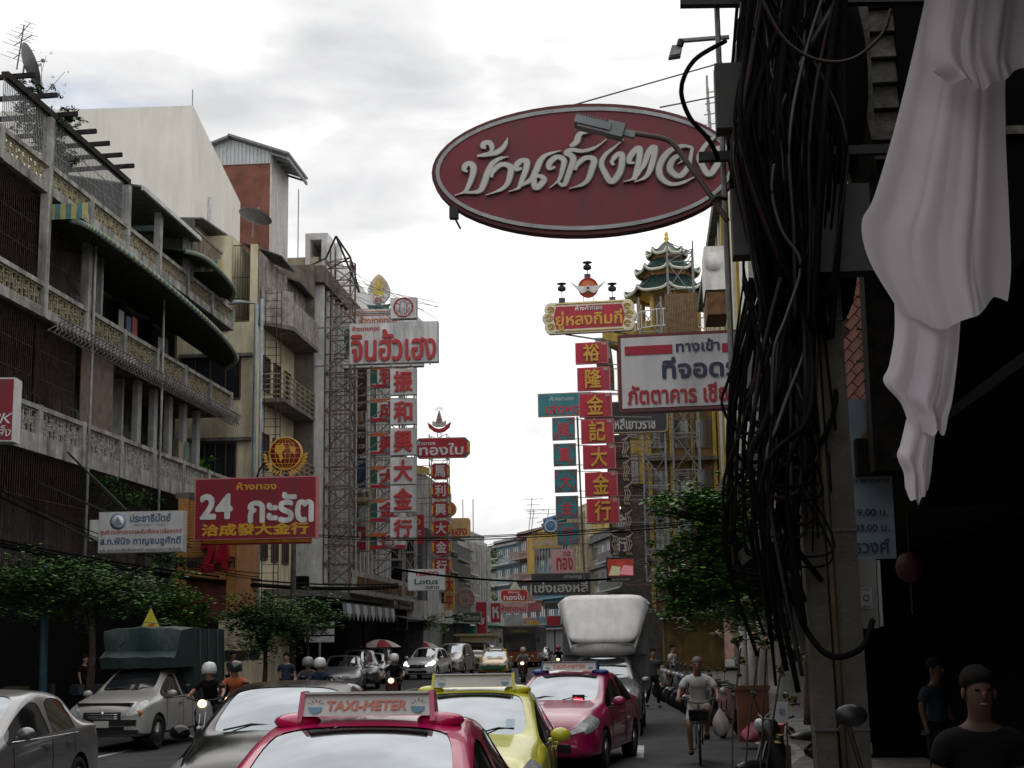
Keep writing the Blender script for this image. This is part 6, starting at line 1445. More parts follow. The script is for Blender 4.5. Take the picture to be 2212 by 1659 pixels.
# ================================================================ vehicles
RUB = mat('tyre_rubber', (.018, .018, .019), .8, var=.2); RIM = mat('alloy', (.35, .35, .36), .35, .8, var=.1); CHR = mat('chrome', (.6, .6, .6), .15, 1, var=.05)
TRIM = mat('black_trim', (.012, .012, .013), .35, var=.1); PLATE = mat('plate_pale', (.42, .42, .40), .5, var=.15)
WIND = mat('windscreen', (.24, .265, .29), .03, 1, flat=True); SIDEG = mat('side_glass', (.008, .009, .01), .05, ior=1.55, flat=True)
HL = mat('headlight_lens', (.34, .35, .36), .12, ior=1.8, var=.3, scale=14); TL = mat('tail_lens', (.25, .01, .012), .15, ior=1.6, var=.15, scale=10); AMB = mat('amber_lens', (.5, .16, .02), .2, var=.1)
LIT = mat('lit_lamp', (1, .72, .35), .3, flat=True, emit=3.0); LITW = mat('lit_lamp_white', (.85, .95, .9), .3, flat=True, emit=1.6)
def paint(key, c, metal=.0, rough=.28): return mat(key, c, rough, metal, var=.06, scale=1.5, coat=.8, ior=1.5)
# station: (y, z_bottom, z_belt, z_top, half width low, half width belt, half width top) front of the vehicle at -y
SEDAN = [(-2.26,.36,.56,.62,.52,.50,.36), (-2.20,.24,.62,.70,.72,.70,.55), (-2.0,.20,.68,.80,.84,.80,.62), (-1.6,.20,.76,.90,.875,.83,.66), (-1.15,.20,.84,.97,.88,.85,.74), (-.90,.20,.88,1.01,.88,.86,.74),
         (-.45,.20,.90,1.24,.88,.87,.68), (-.05,.20,.92,1.41,.88,.87,.64), (.35,.20,.94,1.46,.88,.87,.62), (.43,.20,.94,1.465,.88,.87,.62), (.9,.20,.95,1.45,.88,.87,.61), (1.20,.20,.96,1.40,.88,.87,.60), (1.32,.20,.965,1.37,.88,.87,.60),
         (1.72,.22,.99,1.14,.88,.85,.56), (2.0,.24,.98,1.08,.86,.82,.60), (2.18,.30,.92,1.03,.82,.78,.60), (2.26,.40,.72,.84,.70,.66,.5)]
SUV = [(-2.26,.42,.66,.74,.55,.52,.36), (-2.2,.28,.74,.84,.76,.72,.55), (-2.0,.24,.82,.95,.88,.84,.64), (-1.6,.24,.92,1.04,.90,.87,.70), (-1.15,.24,.98,1.10,.91,.89,.72), (-.95,.24,1.02,1.14,.91,.89,.72),
       (-.55,.24,1.03,1.38,.91,.89,.66), (-.2,.24,1.05,1.60,.91,.89,.62), (.2,.24,1.06,1.67,.91,.89,.61), (.28,.24,1.06,1.675,.91,.89,.61), (.9,.24,1.07,1.66,.91,.89,.60), (1.3,.24,1.08,1.64,.91,.89,.60), (1.4,.24,1.08,1.63,.91,.89,.60),
       (1.85,.26,1.10,1.50,.90,.87,.60), (2.05,.3,1.1,1.30,.88,.84,.62), (2.18,.36,.98,1.10,.84,.80,.62), (2.24,.45,.75,.9,.7,.66,.5)]
VAN = [(-2.4,.42,.70,.80,.6,.56,.40), (-2.34,.26,.80,.92,.80,.76,.6), (-2.2,.22,.88,1.02,.88,.84,.66), (-1.9,.22,.94,1.12,.90,.88,.72), (-1.6,.22,1.0,1.20,.91,.90,.74), (-1.45,.22,1.02,1.26,.91,.90,.74),
       (-1.0,.22,1.04,1.55,.91,.90,.68), (-.6,.22,1.05,1.78,.91,.90,.66), (-.1,.22,1.06,1.86,.91,.90,.66), (0,.22,1.06,1.865,.91,.90,.66), (.9,.22,1.07,1.86,.91,.90,.66), (1.7,.22,1.08,1.84,.91,.90,.66), (1.8,.22,1.08,1.83,.91,.90,.66),
       (2.15,.24,1.09,1.76,.90,.88,.66), (2.3,.3,1.05,1.55,.88,.86,.66), (2.36,.4,.95,1.25,.8,.78,.62)]
PICK = [(-2.45,.48,.72,.80,.6,.56,.40), (-2.4,.34,.80,.92,.82,.78,.6), (-2.2,.30,.90,1.02,.88,.84,.66), (-1.8,.30,.98,1.12,.90,.87,.70), (-1.35,.30,1.02,1.18,.90,.88,.72), (-1.15,.30,1.05,1.22,.90,.88,.70),
        (-.75,.30,1.06,1.46,.90,.88,.64), (-.4,.30,1.07,1.66,.90,.88,.60), (-.05,.30,1.08,1.71,.90,.88,.58), (.02,.30,1.08,1.71,.90,.88,.58), (.3,.30,1.08,1.70,.90,.88,.58), (.5,.30,1.08,1.68,.90,.88,.58), (.56,.30,1.08,1.66,.90,.88,.58),
        (.62,.30,1.06,1.12,.90,.88,.70), (1.6,.32,1.06,1.12,.90,.88,.7), (2.5,.34,1.06,1.12,.88,.86,.7)]
CK = {}
def carmesh(kind, st, pillars, wheels, wr):
    """returns dict name -> list of meshes data (verts, faces) split by material; rounded by subdivision"""
    if kind in CK: return CK[kind]
    vs, fs, mi = [], [], []
    NR = 11
    for (y, zb, ze, zt, wb, we, wt) in st:
        zm = zb+(ze-zb)*.5; gh = zt-ze
        half = [(0, zb), (wb*.8, zb), (wb, zb+.07), (wb+.012, zm), (we+.005, ze-.05), (we-.015, ze+.012), (wt+(we-wt)*.12+.005, zt-gh*.12-.01), (wt-.015, zt-.015), (wt-.085, zt+.005), (wt*.45, zt+.03), (0, zt+.036)]
        ring = half + [(-x, z) for x, z in reversed(half[1:-1])]
        vs += [(x, y, z) for x, z in ring]
    n = 20; ns = len(st)
    a0, a1, r0, r1, b0, b1, q0 = pillars   # cowl, roof front, B pillar pair start, rear roof, rear glass end
    for i in range(ns-1):
        for k in range(n):
            kk = k if k < 10 else 19-k      # 0..9 half index (segment)
            m = 0
            if a0 <= i < a1 and kk in (8, 9): m = 1                      # windscreen
            if b0 <= i < b1 and kk in (8, 9): m = 3                      # rear window
            if kk == 5 and a0 <= i < b0+ (1 if q0 else 0) and i != r0 and i != r1: m = 2
            if i < a0 and False: m = 0
            if i == 1 and kk in (4, 5, 6): m = 4
            if i == 2 and kk in (4, 5): m = 4
            if i == 0 and kk == 5: m = 4
            if i == ns-3 and kk in (4, 5): m = 5
            fs.append((i*n+k, (i+1)*n+k, (i+1)*n+(k+1) % n, i*n+(k+1) % n)); mi.append(m)
    fs.append(tuple(range(n))); mi.append(0); fs.append(tuple((ns-1)*n+k for k in reversed(range(n)))); mi.append(0)
    me = bpy.data.meshes.new('c'); me.from_pydata(vs, [], fs)
    me.polygons.foreach_set('material_index', mi)
    for q in range(6): me.materials.append(bpy.data.materials.get('body_slot_%d' % q) or bpy.data.materials.new('body_slot_%d' % q))
    bm = bmesh.new(); bm.from_mesh(me); bmesh.ops.recalc_face_normals(bm, faces=bm.faces); 
    cl = bm.edges.layers.float.get('crease_edge') or bm.edges.layers.float.new('crease_edge')
    for e in bm.edges:
        ms = {f.material_index for f in e.link_faces}
        if len(ms) > 1: e[cl] = .55
        if all(v.index % n in (5, 15) for v in e.verts): e[cl] = .5
        if all(v.index % n in (1, 2, 18, 19) for v in e.verts): e[cl] = .4
    bm.to_mesh(me); bm.free()
    o = bpy.data.objects.new('c', me); COL.objects.link(o)
    s = o.modifiers.new('s', 'SUBSURF'); s.levels = s.render_levels = 2
    cut = []
    for wy in wheels:
        for sx in (-1, 1):
            cb = MB().lathe([(wr+.055, 0), (wr+.055, .5)], (0, 0, 0), 28, 'X'); cb.v = [(v[0]+(.62 if sx > 0 else -1.12), v[1]+wy, v[2]+wr) for v in cb.v]
            co = cb.build('k', [TRIM]); co.data.polygons.foreach_set('material_index', [0]*len(co.data.polygons)); cut.append(co)
            b = o.modifiers.new('b', 'BOOLEAN'); b.object = co; b.operation = 'DIFFERENCE'; b.solver = 'EXACT'; b.material_mode = 'TRANSFER'
    dg = bpy.context.evaluated_depsgraph_get(); dg.update(); m2 = bpy.data.meshes.new_from_object(o.evaluated_get(dg))
    names = [(m.name if m else '') for m in m2.materials]
    out = {}
    V = [v.co.copy() for v in m2.vertices]; Nn = [v.normal.copy() for v in m2.vertices]
    for p in m2.polygons:
        nm_ = names[p.material_index]; k = int(nm_[10:11]) if nm_.startswith('body_slot_') else 7
        c = p.center
        key = {0: 'body', 1: 'windscreen', 2: 'side_window', 3: 'rear_window', 4: 'headlight', 5: 'tail_light', 7: 'wheel_arch'}.get(k, 'body')
        if key == 'wheel_arch': key += '|' + ('L' if c.x > 0 else 'R') + ('f' if c.y < 0 else 'r')
        if key in ('side_window', 'headlight', 'tail_light'):
            key += '|' + ('L' if c.x > 0 else 'R') + (('f' if c.y < st[r0][0]+.04 else 'r') if key == 'side_window' else '')
        out.setdefault(key, []).append(tuple(p.vertices))
    tree = BVHTree.FromPolygons(V, [tuple(p.vertices) for p in m2.polygons])
    res = {}
    for key, fl in out.items():
        used = sorted({i for f in fl for i in f}); mp = {i: j for j, i in enumerate(used)}
        off = -.006 if 'window' in key or 'windscreen' in key else (.003 if 'light' in key else 0)
        md = bpy.data.meshes.new(key.split('|')[0]); md.from_pydata([tuple(V[i]+Nn[i]*off) for i in used], [], [tuple(mp[i] for i in f) for f in fl])
        md.polygons.foreach_set('use_smooth', [True]*len(fl)); res[key] = md
        if key.startswith(('body', 'wheel_arch')):
            try: md.set_sharp_from_angle(angle=R(38))
            except Exception: pass
    bpy.data.objects.remove(o)
    for c in cut: bpy.data.objects.remove(c)
    CK[kind] = (res, tree); return CK[kind]
WHM = {}
def wheel(t, x, y, r, w_=.2, rimc=None, hub=False):
    rimc = rimc or RIM; key = (r, x > 0, rimc.name, w_)
    if key not in WHM:
        s = 1 if x > 0 else -1
        a = MB().lathe([(r*.64, -w_/2), (r*.93, -w_/2), (r, -w_*.3), (r, w_*.3), (r*.93, w_/2), (r*.64, w_/2), (r*.62, 0), (r*.64, -w_/2)], (0, 0, 0), 28, 'X')
        b = MB().lathe([(0, w_*.12*s), (r*.16, w_*.3*s), (r*.2, w_*.1*s), (r*.5, w_*.02*s), (r*.6, w_*.42*s), (r*.655, w_*.44*s)], (0, 0, 0), 24, 'X')
        for i in range(5):
            q = 2*PI*i/5; b.slab((w_*.3*s, r*.12*math.cos(q+.5), r*.12*math.sin(q+.5)), (w_*.42*s, r*.62*math.cos(q+.14), r*.62*math.sin(q+.14)), (w_*.42*s, r*.62*math.cos(q-.14), r*.62*math.sin(q-.14)), (w_*.3*s, r*.12*math.cos(q-.5), r*.12*math.sin(q-.5)), .02)
        A = a.build('wheel', RUB, None); Bm = b.build('rim', rimc, None); WHM[key] = (A.data, Bm.data)
        bpy.data.objects.remove(A); bpy.data.objects.remove(Bm)
    a = bpy.data.objects.new('wheel', WHM[key][0]); b = bpy.data.objects.new('rim', WHM[key][1]); COL.objects.link(a); COL.objects.link(b); a.parent = t; b.parent = a; a.location = (x, y, r); return a
KINDP = {'sedan': (SEDAN, (5, 7, 8, 11, 12, 13, 0), (-1.33, 1.30), .31), 'suv': (SUV, (5, 7, 8, 11, 12, 13, 1), (-1.36, 1.30), .345), 'van': (VAN, (5, 7, 8, 11, 12, 13, 1), (-1.55, 1.45), .34), 'pickup': (PICK, (5, 7, 8, 99, 12, 13, 0), (-1.5, 1.55), .37)}
def place(o, md, m, p):
    md = md.copy() if len(md.materials) else md
    if not len(md.materials): md.materials.append(m)
    x = bpy.data.objects.new(o, md); COL.objects.link(x); x.parent = p; return x
def car(kind, name, label, loc, rz, pm, cat='car', detail=2, group=None, screen=WIND, glow=None, sf=1.0, chrome=False, trimz=None):
    st, pl, wh, wr = KINDP[kind]; res, tree = carmesh(kind, st, pl, wh, wr)
    t = thing(name, label, cat, loc, rz, group); t.scale = (sf, sf, sf)
    mm = {'body': pm, 'windscreen': screen, 'side_window': SIDEG, 'rear_window': SIDEG if screen is WIND else screen, 'headlight': glow or HL, 'tail_light': TL, 'wheel_arch': TRIM}
    bo = None
    for key, md in res.items():
        nm = key.split('|')[0]; d = md.copy(); d.materials.clear(); d.materials.append(mm[nm]); o = bpy.data.objects.new(nm, d); COL.objects.link(o); o.parent = t
    B = lambda mb, n, m, p=t: mb.build(n, m, p, off=False)
    for y in wh:
        for s in (-1, 1): wheel(t, s*(st[6][4]-.10), y, wr)
    def sx(y, z, s=1):
        h = tree.ray_cast(Vector((2*s, y, z)), Vector((-s, 0, 0))); return h[0].x if h[0] is not None else .88*s
    def fy(x, z, s=-1):
        h = tree.ray_cast(Vector((x, 4*s, z)), Vector((0, -s, 0))); return h[0].y if h[0] is not None else st[0][0]
    L0 = st[0][0]; zb, ze = st[1][1], st[1][2]
    # front: grille, bumper opening, plate
    def patch(x0, x1, z0, z1, nx, nz, off):
        m = MB(); g = [[(x0+(x1-x0)*i/nx, z0+(z1-z0)*j/nz) for i in range(nx+1)] for j in range(nz+1)]
        v = [(x, fy(x, z)-off, z) for r_ in g for x, z in r_]
        m.add(v, [(j*(nx+1)+i, j*(nx+1)+i+1, (j+1)*(nx+1)+i+1, (j+1)*(nx+1)+i) for j in range(nz) for i in range(nx)], 0, True); return m
    big = kind in ('pickup', 'van', 'suv'); B(patch(-.42 if big else -.36, .42 if big else .36, ze-(.15 if big else .07), ze+.035, 10, 3, .006), 'grille', TRIM); B(patch(-.5, .5, zb+.07, zb+.2, 12, 3, .006), 'air_intake', TRIM)
    g = MB()
    for z in ((ze-.10, ze-.06, ze-.01) if big else (ze-.03, ze+.01)): g.tube([(x, fy(x, z)-.016, z) for x in [-.35+.07*i for i in range(11)]], .012 if chrome or kind == 'pickup' else .007, 5)
    B(g, 'grille_bar', CHR); B(MB().lathe([(0, -.01), (.055, -.01), (.055, .01), (0, .01)], (0, fy(0, ze-.0)-.02, ze-.0), 14, 'Y'), 'badge', CHR)
    B(MB().box((0, fy(0, zb+.22)-.02, zb+.25), (.34, .02, .14)), 'number_plate', PLATE); yb = fy(0, .8, 1); B(MB().box((0, yb+.015, .8), (.34, .02, .14)), 'number_plate', PLATE)
    for s in (-1, 1):
        yA = st[5][0]+.18; zA = st[6][2]+.09
        m = MB().ball((s*(.98), yA, zA+.03), (.11, .07, .075), 12, 8); m.bar((s*.86, yA+.03, zA-.03), (s*.94, yA, zA), .025, 6); B(m, 'wing_mirror', pm)
        B(MB().box((s*.98, yA+.055, zA+.03), (.15, .02, .1)), 'mirror_glass', SIDEG)
    if detail:
        g = MB(); 
        for s in (-1, 1):
            for y in (st[5][0]+.12, st[8][0]+.03, 1.12 if kind != 'pickup' else .55):
                zz = [st[0][1]-.02+i*(st[8][2]-.34)/7 for i in range(8)]; g.tube([(sx(y+.0, z, s)+.001*s, y+(.10*(z-.5) if y > 1 and False else 0), z) for z in zz], .006, 4)
            g.tube([(sx(y, .33, s)+.001*s, y, .33) for y in [st[5][0]+.12+i*.19 for i in range(10)]], .006, 4)
        B(g, 'door_seam', TRIM)
        for s in (-1, 1):
            for y in (st[8][0]-.18, (st[11][0]-.30) if kind != 'pickup' else None):
                if y is None: continue
                z = st[8][2]-.11; B(MB().box((sx(y, z, s)+.02*s, y, z), (.035, .19, .03)), 'door_handle', CHR if kind != 'x' and chrome else pm)
        g = MB(); a = Vector((st[5][0]+.03, 0, st[5][3]+.05))
        for x0, x1 in ((-.5, .02), (.1, .56)):
            g.tube([(x0, fy(x0, st[5][3]+.03)-.02, st[5][3]+.04), ((x0+x1)/2, fy((x0+x1)/2, st[5][3]+.1)-.02, st[5][3]+.09), (x1, fy(x1, st[5][3]+.1)-.02, st[5][3]+.07)], .009, 4)
        B(g, 'wiper', TRIM)
        # dark window surround along the beltline
        g = MB()
        for s in (-1, 1):
            g.tube([(sx(y, st[7][2]+.0, s)+.002*s, y, st[7][2]+.002) for y in [st[5][0]+.15+i*.2 for i in range(int((st[12][0]-st[5][0])/.2))]], .010, 4)
        B(g, 'belt_trim', CHR if chrome else TRIM)
    return t
def taxi_sign(t, endm, z, txtm, txt=True, y=.15, wd=.92):
    r = bpy.data.objects.new('roof_sign', None)
    B = lambda mb, n, m, p=t: mb.build(n, m, p, off=False)
    a = wd/2
    def wedge(x0, x1, zz=0): 
        return MB().add([(x0, y-.09, z+.02), (x1, y-.09, z+.02), (x1, y+.09, z+.02), (x0, y+.09, z+.02), (x0*.97, y-.05, z+.155), (x1*.97, y-.05, z+.155), (x1*.97, y+.05, z+.155), (x0*.97, y+.05, z+.155)], [(0,1,5,4), (1,2,6,5), (2,3,7,6), (3,0,4,7), (4,5,6,7), (3,2,1,0)])
    s = B(wedge(-a, a), 'roof_sign', mat('sign_lamp_white', (.62, .62, .60), .3, var=.05, stain=.15))
    g = MB()
    for q in (-1, 1):
        m = MB(); x = q*a
        m.add([(x, y-.11, z-.01), (x+q*.03, y-.11, z-.01), (x+q*.03, y+.11, z-.01), (x, y+.11, z-.01), (x*.965, y-.06, z+.17), (x*.965+q*.03, y-.06, z+.17), (x*.965+q*.03, y+.06, z+.17), (x*.965, y+.06, z+.17)], [(0,1,5,4), (1,2,6,5), (2,3,7,6), (3,0,4,7), (4,5,6,7), (3,2,1,0)])
        m.ball((x+q*.05, y+.02, z-.015), (.15, .10, .055), 14, 8); B(m, 'end_cap', endm, s)
    m = MB().box((0, y-.06, z+.16), (wd*.965, .04, .012)); B(m, 'silver_edge', mat('silver_edge', (.5, .5, .5), .3, .7, var=.05), s)
    def onface(mb):  # map y=0 plane text onto the sloping face
        mb.v = [(v[0], y-.09+(v[2]*.8-.02)*(.04/.135)-.004+v[1], z+v[2]*.8) for v in mb.v]; return mb
    if txt: B(onface(letters(MB(), 'TAXI-METER', 0, .105, wd*.62, .075, 0, bold=.035, shear=.12, depth=.006)), 'lettering', txtm, s)
    g = MB(); g2 = MB()
    for q in (-1, 1):
        pts = [(q*a*.80+.045*math.cos(PI+PI*i/8), 0, .095+.05*math.sin(PI+PI*i/8)) for i in range(9)]
        g.add(pts+[(p[0], -.004, p[2]) for p in pts], [tuple(range(9, 18))])
        for i in range(7): c_ = math.cos(PI*i/6); s_ = math.sin(PI*i/6); g2.slab((q*a*.80+.03*c_, -.003, .105+.03*s_), (q*a*.80+.055*c_, -.003, .105+.045*s_), (q*a*.80+.055*c_+.006, -.003, .105+.045*s_), (q*a*.80+.03*c_+.006, -.003, .105+.03*s_), .003)
    B(onface(g), 'emblem', mat('taxi_emblem_blue', (.12, .30, .42), .4), s); B(onface(g2), 'emblem_ray', mat('taxi_emblem_dark', (.12, .14, .2), .4), s)
PINK = paint('pink_taxi_paint', (.50, .006, .095)); PINK2 = paint('magenta_taxi_paint', (.30, .005, .075)); YLW = paint('yellow_green_paint', (.58, .55, .03)); SILV = paint('silver_paint', (.20, .20, .205), .6, .3)
BLKP = mat('black_paint', (.004, .004, .0045), .12, var=.1, coat=0, ior=1.45); WHTP = paint('white_paint_car', (.62, .63, .64)); CHMP = paint('champagne_paint', (.38, .36, .33), .4); TXT = mat('taxi_letter', (.62, .22, .15), .5, var=.05)
def ground_at(px, Y): return Vector((P(px, 1500, Y).x, Y, 0))
def stick(t, x, z, w_, h_, m, kind='sedan'):
    tr = CK[kind][1]; h = tr.ray_cast(Vector((x, -4, z)), Vector((0, 1, 0)))
    h2 = tr.ray_cast(Vector((x, -4, z+h_)), Vector((0, 1, 0))); a, b = h[0], h2[0]
    MB().slab((x-w_/2, a.y-.008, z), (x+w_/2, a.y-.008, z), (x+w_/2, b.y-.008, z+h_), (x-w_/2, b.y-.008, z+h_), -.002).build('sticker', m, t, off=False)
# near lane
stickm = mat('pale_sticker', (.35, .48, .56), .5)
c1 = car('sedan', 'taxi', 'bright pink taxi nearest the camera with a TAXI-METER roof sign', (-1.80, 9.45, 0), R(1), PINK, 'taxi', sf=1.03); taxi_sign(c1, PINK, 1.475, TXT, wd=.80); stick(c1, .42, 1.13, .09, .07, stickm); stick(c1, .44, 1.04, .08, .05, mat('white_sticker', (.6, .6, .6), .5)); stick(c1, -.5, 1.15, .09, .05, stickm)
c2 = car('sedan', 'taxi', 'yellow green taxi behind the pink taxi with a white roof box', (-1.95, 16.6, 0), R(2), YLW, 'taxi'); taxi_sign(c2, YLW, 1.475, TXT, False, wd=.88); stick(c2, .45, 1.1, .09, .08, stickm)
c3 = car('sedan', 'taxi', 'magenta taxi turned slightly right with blue ended roof sign and red dashboard light', (-1.35, 25.2, 0), R(-9), PINK2, 'taxi'); taxi_sign(c3, mat('blue_cap', (.02, .06, .22), .35, var=.05), 1.475, TXT, wd=.92)
mb = letters(MB(), 'ว่าง', .33, 1.05, .16, .12, 0, bold=.03, depth=.004); mb.v = [(v[0], v[1]-.86+(1.3*(v[2]-1.05)), v[2]) for v in mb.v]; mb.build('vacant_light', mat('red_led', (1, .02, .05), .4, flat=True, emit=2.5), c3, off=False)
MB().box((.33, -.80, 1.05), (.2, .02, .15)).build('light_box', TRIM, c3, off=False)
c4 = car('sedan', 'car', 'glossy black sedan beside the pink taxi reflecting the sky', (-4.0, 16.6, 0), R(3), BLKP, chrome=True, sf=1.06)
car('sedan', 'car', 'silver sedan in the far lane cut by the left picture edge', (-8.15, 17.6, 0), R(1), SILV, chrome=True)
MB()
# pickup with green tarpaulin
pk = car('pickup', 'pickup_truck', 'white pickup truck with a tall green tarpaulin canopy', (ground_at(306, 30).x, 30.3, 0), R(-3), paint('dusty_white_paint', (.36, .35, .325)), 'truck', sf=.9, screen=mat('dark_screen', (.012, .013, .015), .05, ior=1.6, flat=True))
tp = mat('green_tarp', (.012, .036, .034), .42, var=.25, scale=3, bump=.5, bscale=7)
prof = [(-.60, 1.72), (-.64, 1.96), (-.40, 2.10), (-.40, 2.42), (-.34, 2.62), (.4, 2.66), (2.6, 2.62), (2.62, .95), (.7, .98), (.6, 1.72)]
m = MB(); rg = random.Random(4)
n = len(prof); hw = [.86, .90, .85, .89, .91, .93, .93, .95, .95, .88]
vs = []
for j in range(9):
    u = j/4-1
    for i, (y, z) in enumerate(prof): vs.append((u*hw[i]+.0, y+.03*math.sin(5*u+i), z-(.05*u*u if z > 2.3 else 0)+.015*math.sin(9*u+2*i)))
m.add(vs, [(j*n+i, j*n+(i+1) % n, (j+1)*n+(i+1) % n, (j+1)*n+i) for j in range(8) for i in range(n)], 0, True); m.add([vs[i] for i in range(n)], [tuple(range(n))]); m.add([vs[8*n+i] for i in range(n)], [tuple(range(n))])
m.build('tarpaulin', tp, pk, off=False).data.set_sharp_from_angle(angle=R(28))
g = MB()
for y in (.8, 1.4, 2.0, 2.5): g.tube([(.965, y, 1.0), (.96, y+.03, 1.8), (.945, y, 2.58)], .014, 5)
g.tube([(-.5, -.45, 2.2), (.0, -.2, 2.75), (.3, .4, 2.7)], .01, 4); g.build('rope', mat('tarp_rope', (.03, .08, .07), .6), pk, off=False)
MB().box((0, -2.42, .62), (1.5, .1, .12)).box((0, -2.44, .42), (1.6, .1, .1)).build('bull_bar', TRIM, pk, off=False)
MB().box((0, -2.2, 1.0), (1.2, .3, .05)).build('bonnet_guard', TRIM, pk, off=False)
for s, m_ in ((-1, AMB), (1, AMB)): MB().ball((s*.80, -2.34, .82), (.06, .05, .06), 8, 6).build('indicator', m_, pk, off=False)
# silver pickup with big white cab fairing
bx = car('pickup', 'box_truck', 'silver pickup carrying a tall box with a big white rounded wind deflector', (-1.0, 33.6, 0), R(-1), SILV, 'truck', sf=.95)
fw = mat('fairing_white', (.74, .73, .70), .35, var=.07, scale=2.5, stain=.25, streak=True, coat=.3, bump=.25, bscale=2.5); bw_ = mat('box_silver', (.14, .14, .14), .5, .4, var=.15)
MB().lohi((-1.02, .75, .9), (1.02, 3.4, 3.05)).build('cargo_box', bw_, bx, off=False)
m = MB(); nx, nz = 14, 10; vs = []
for j in range(nz+1):
    v = j/nz
    for i in range(nx+1):
        u = i/nx*2-1; e = abs(u)**6; w_ = .80+.22*min(1, (v*1.3)**.9)
        e = abs(u)**9; z = 2.02+1.10*v-(.13*e*(1 if v > .5 else -1)*abs(v-.5)*2); y = -.36+.66*v**1.1+.06*u*u+.12*abs(u)**7
        vs.append((u*w_, y-.05, z))
m.add(vs, [(j*(nx+1)+i, j*(nx+1)+i+1, (j+1)*(nx+1)+i+1, (j+1)*(nx+1)+i) for j in range(nz) for i in range(nx)], 0, True)
o = m.build('wind_deflector', fw, bx, off=False); s = o.modifiers.new('s', 'SOLIDIFY'); s.thickness = .04; s.offset = 1
m = MB(); ns = 14
vs = []
for i in range(ns+1):
    u = i/ns*2-1; r_ = .06*(abs(u)**6)
    for z, yy, w_ in ((1.72, -.42, .74), (1.80, -.50, .76), (2.0, -.44, .76), (2.03, -.34, .74)): vs.append((u*w_, yy+.25*u*u, z+r_*(1 if z < 1.9 else -1)))
m.add(vs, [(i*4+k, (i+1)*4+k, (i+1)*4+k+1, i*4+k+1) for i in range(ns) for k in range(3)], 0, True); m.build('deflector_base', mat('fairing_grey', (.36, .35, .33), .45, var=.1), bx, off=False)
g = MB()
for i in range(13):
    for z_ in (1.86, 1.95): g.ball((-.66+.11*i, -.515+.25*(i/6-1)**2, z_), (.010, .006, .010), 6, 4)
g.build('rivets', steel(), bx, off=False)['kind'] = 'stuff'
for s in (-1, 1): MB().slab((s*.74, -.25, 1.9), (s*.76, -.28, 1.9), (s*1.10, .42, 2.95), (s*1.08, .46, 2.95), .05*s).build('side_fin', fw, bx, off=False)
MB().lohi((-.98, .56, 1.74), (.98, .76, 3.0)).build('front_panel', bw_, bx, off=False)
# further traffic
car('suv', 'car', 'white sport utility car in the middle of the oncoming traffic', ground_at(924, 82), R(-6), WHTP, detail=1, glow=LITW)
car('van', 'people_carrier', 'champagne people carrier right of the white sport utility car', ground_at(982, 90), R(-3), CHMP, 'van', detail=1, chrome=True)
YO2 = paint('orange_yellow_paint', (.55, .30, .03))
tg = car('sedan', 'taxi', 'yellow and green taxi alone in the far lane', ground_at(1071, 88), R(2), YO2, 'taxi', detail=1); taxi_sign(tg, YO2, 1.475, TXT, False)
m = MB(); 
for s in (-1, 1): m.lohi((s*.86, -1.0, .25), (s*.90, 1.0, .62))
m.lohi((-.7, -2.29, .38), (.7, -2.2, .60)); m.build('green_lower_panel', mat('green_taxi', (.01, .14, .06), .35, var=.1), tg, off=False)
parked = [(742, 62, SILV, 'sedan', 'silver grey parked sedan beside the black sedan roof line', 8), (776, 66, CHMP, 'suv', 'dark grey parked car with shut doors behind the grey sedan', 10), (800, 74, WHTP, 'sedan', 'white parked taxi like car with an amber indicator lit', 6), (818, 84, SILV, 'suv', 'silver parked car under the first red umbrella', 4), (838, 92, SILV, 'suv', 'silver parked car between the two red umbrellas', 3)]
for px, Y, pm, k, lb, a in parked:
    car(k, 'parked_car', lb, (ground_at(px, Y).x, Y, 0), R(a), pm if 'dark grey' not in lb else paint('dark_grey_paint', (.06, .06, .065), .5), detail=0, group='cars parked along the left kerb')
jp = car('van', 'pickup_truck', 'far light truck with a roof rack behind the people carrier', ground_at(1031, 104), R(0), paint('dim_cream_paint', (.3, .28, .22)), 'truck', detail=0); MB().lohi((-1.1, -.6, 1.95), (1.1, 1.6, 2.35)).lohi((-1.5, -.8, 2.35), (1.5, 2, 2.5)).build('roof_load', mat('load_tan', (.4, .35, .2), .7), jp, off=False)
car('suv', 'car', 'white car top just visible between the far truck and the yellow taxi', ground_at(1050, 112), 0, WHTP, detail=0)
car('sedan', 'car', 'dark far car right of the dark bus', ground_at(1168, 120), 0, BLKP, detail=0)
# bus
b = ground_at(1124, 112); t = thing('bus', 'dark orange city bus far down the street', 'bus', b)
om = mat('bus_orange', (.22, .05, .015), .4, var=.1, coat=.3)
MB().lohi((-1.25, 0, .4), (1.25, 11, 1.25)).build('body', om, t, off=False); MB().lohi((-1.24, .02, 1.25), (1.24, 11, 3.0)).build('upper_body', mat('bus_dark', (.03, .025, .025), .3, var=.2), t, off=False)
MB().lohi((-1.12, -.03, 1.2), (1.12, .02, 2.45)).build('windscreen', mat('bus_glass', (.02, .02, .022), .1, ior=1.7, flat=True), t, off=False); MB().lohi((-.9, -.05, 2.5), (.9, .0, 2.9)).build('destination_board', mat('bus_board', (.05, .045, .03), .6), t, off=False)
mb = MB(); letters(mb, 'ราชดำเนิน', 0, 2.7, 1.2, .2, -.06); mb.build('lettering', mat('bus_letters', (.3, .24, .1), .6), t, off=False)
for s in (-1, 1):
    MB().ball((s*.95, -.03, .8), (.14, .05, .11), 10, 6).build('headlight', HL, t, off=False); wheel(t, s*1.05, 2.2, .48, .28); wheel(t, s*1.05, 8, .48, .28)
    MB().box((s*1.42, -.2, 2.0), (.18, .08, .35)).build('wing_mirror', TRIM, t, off=False)
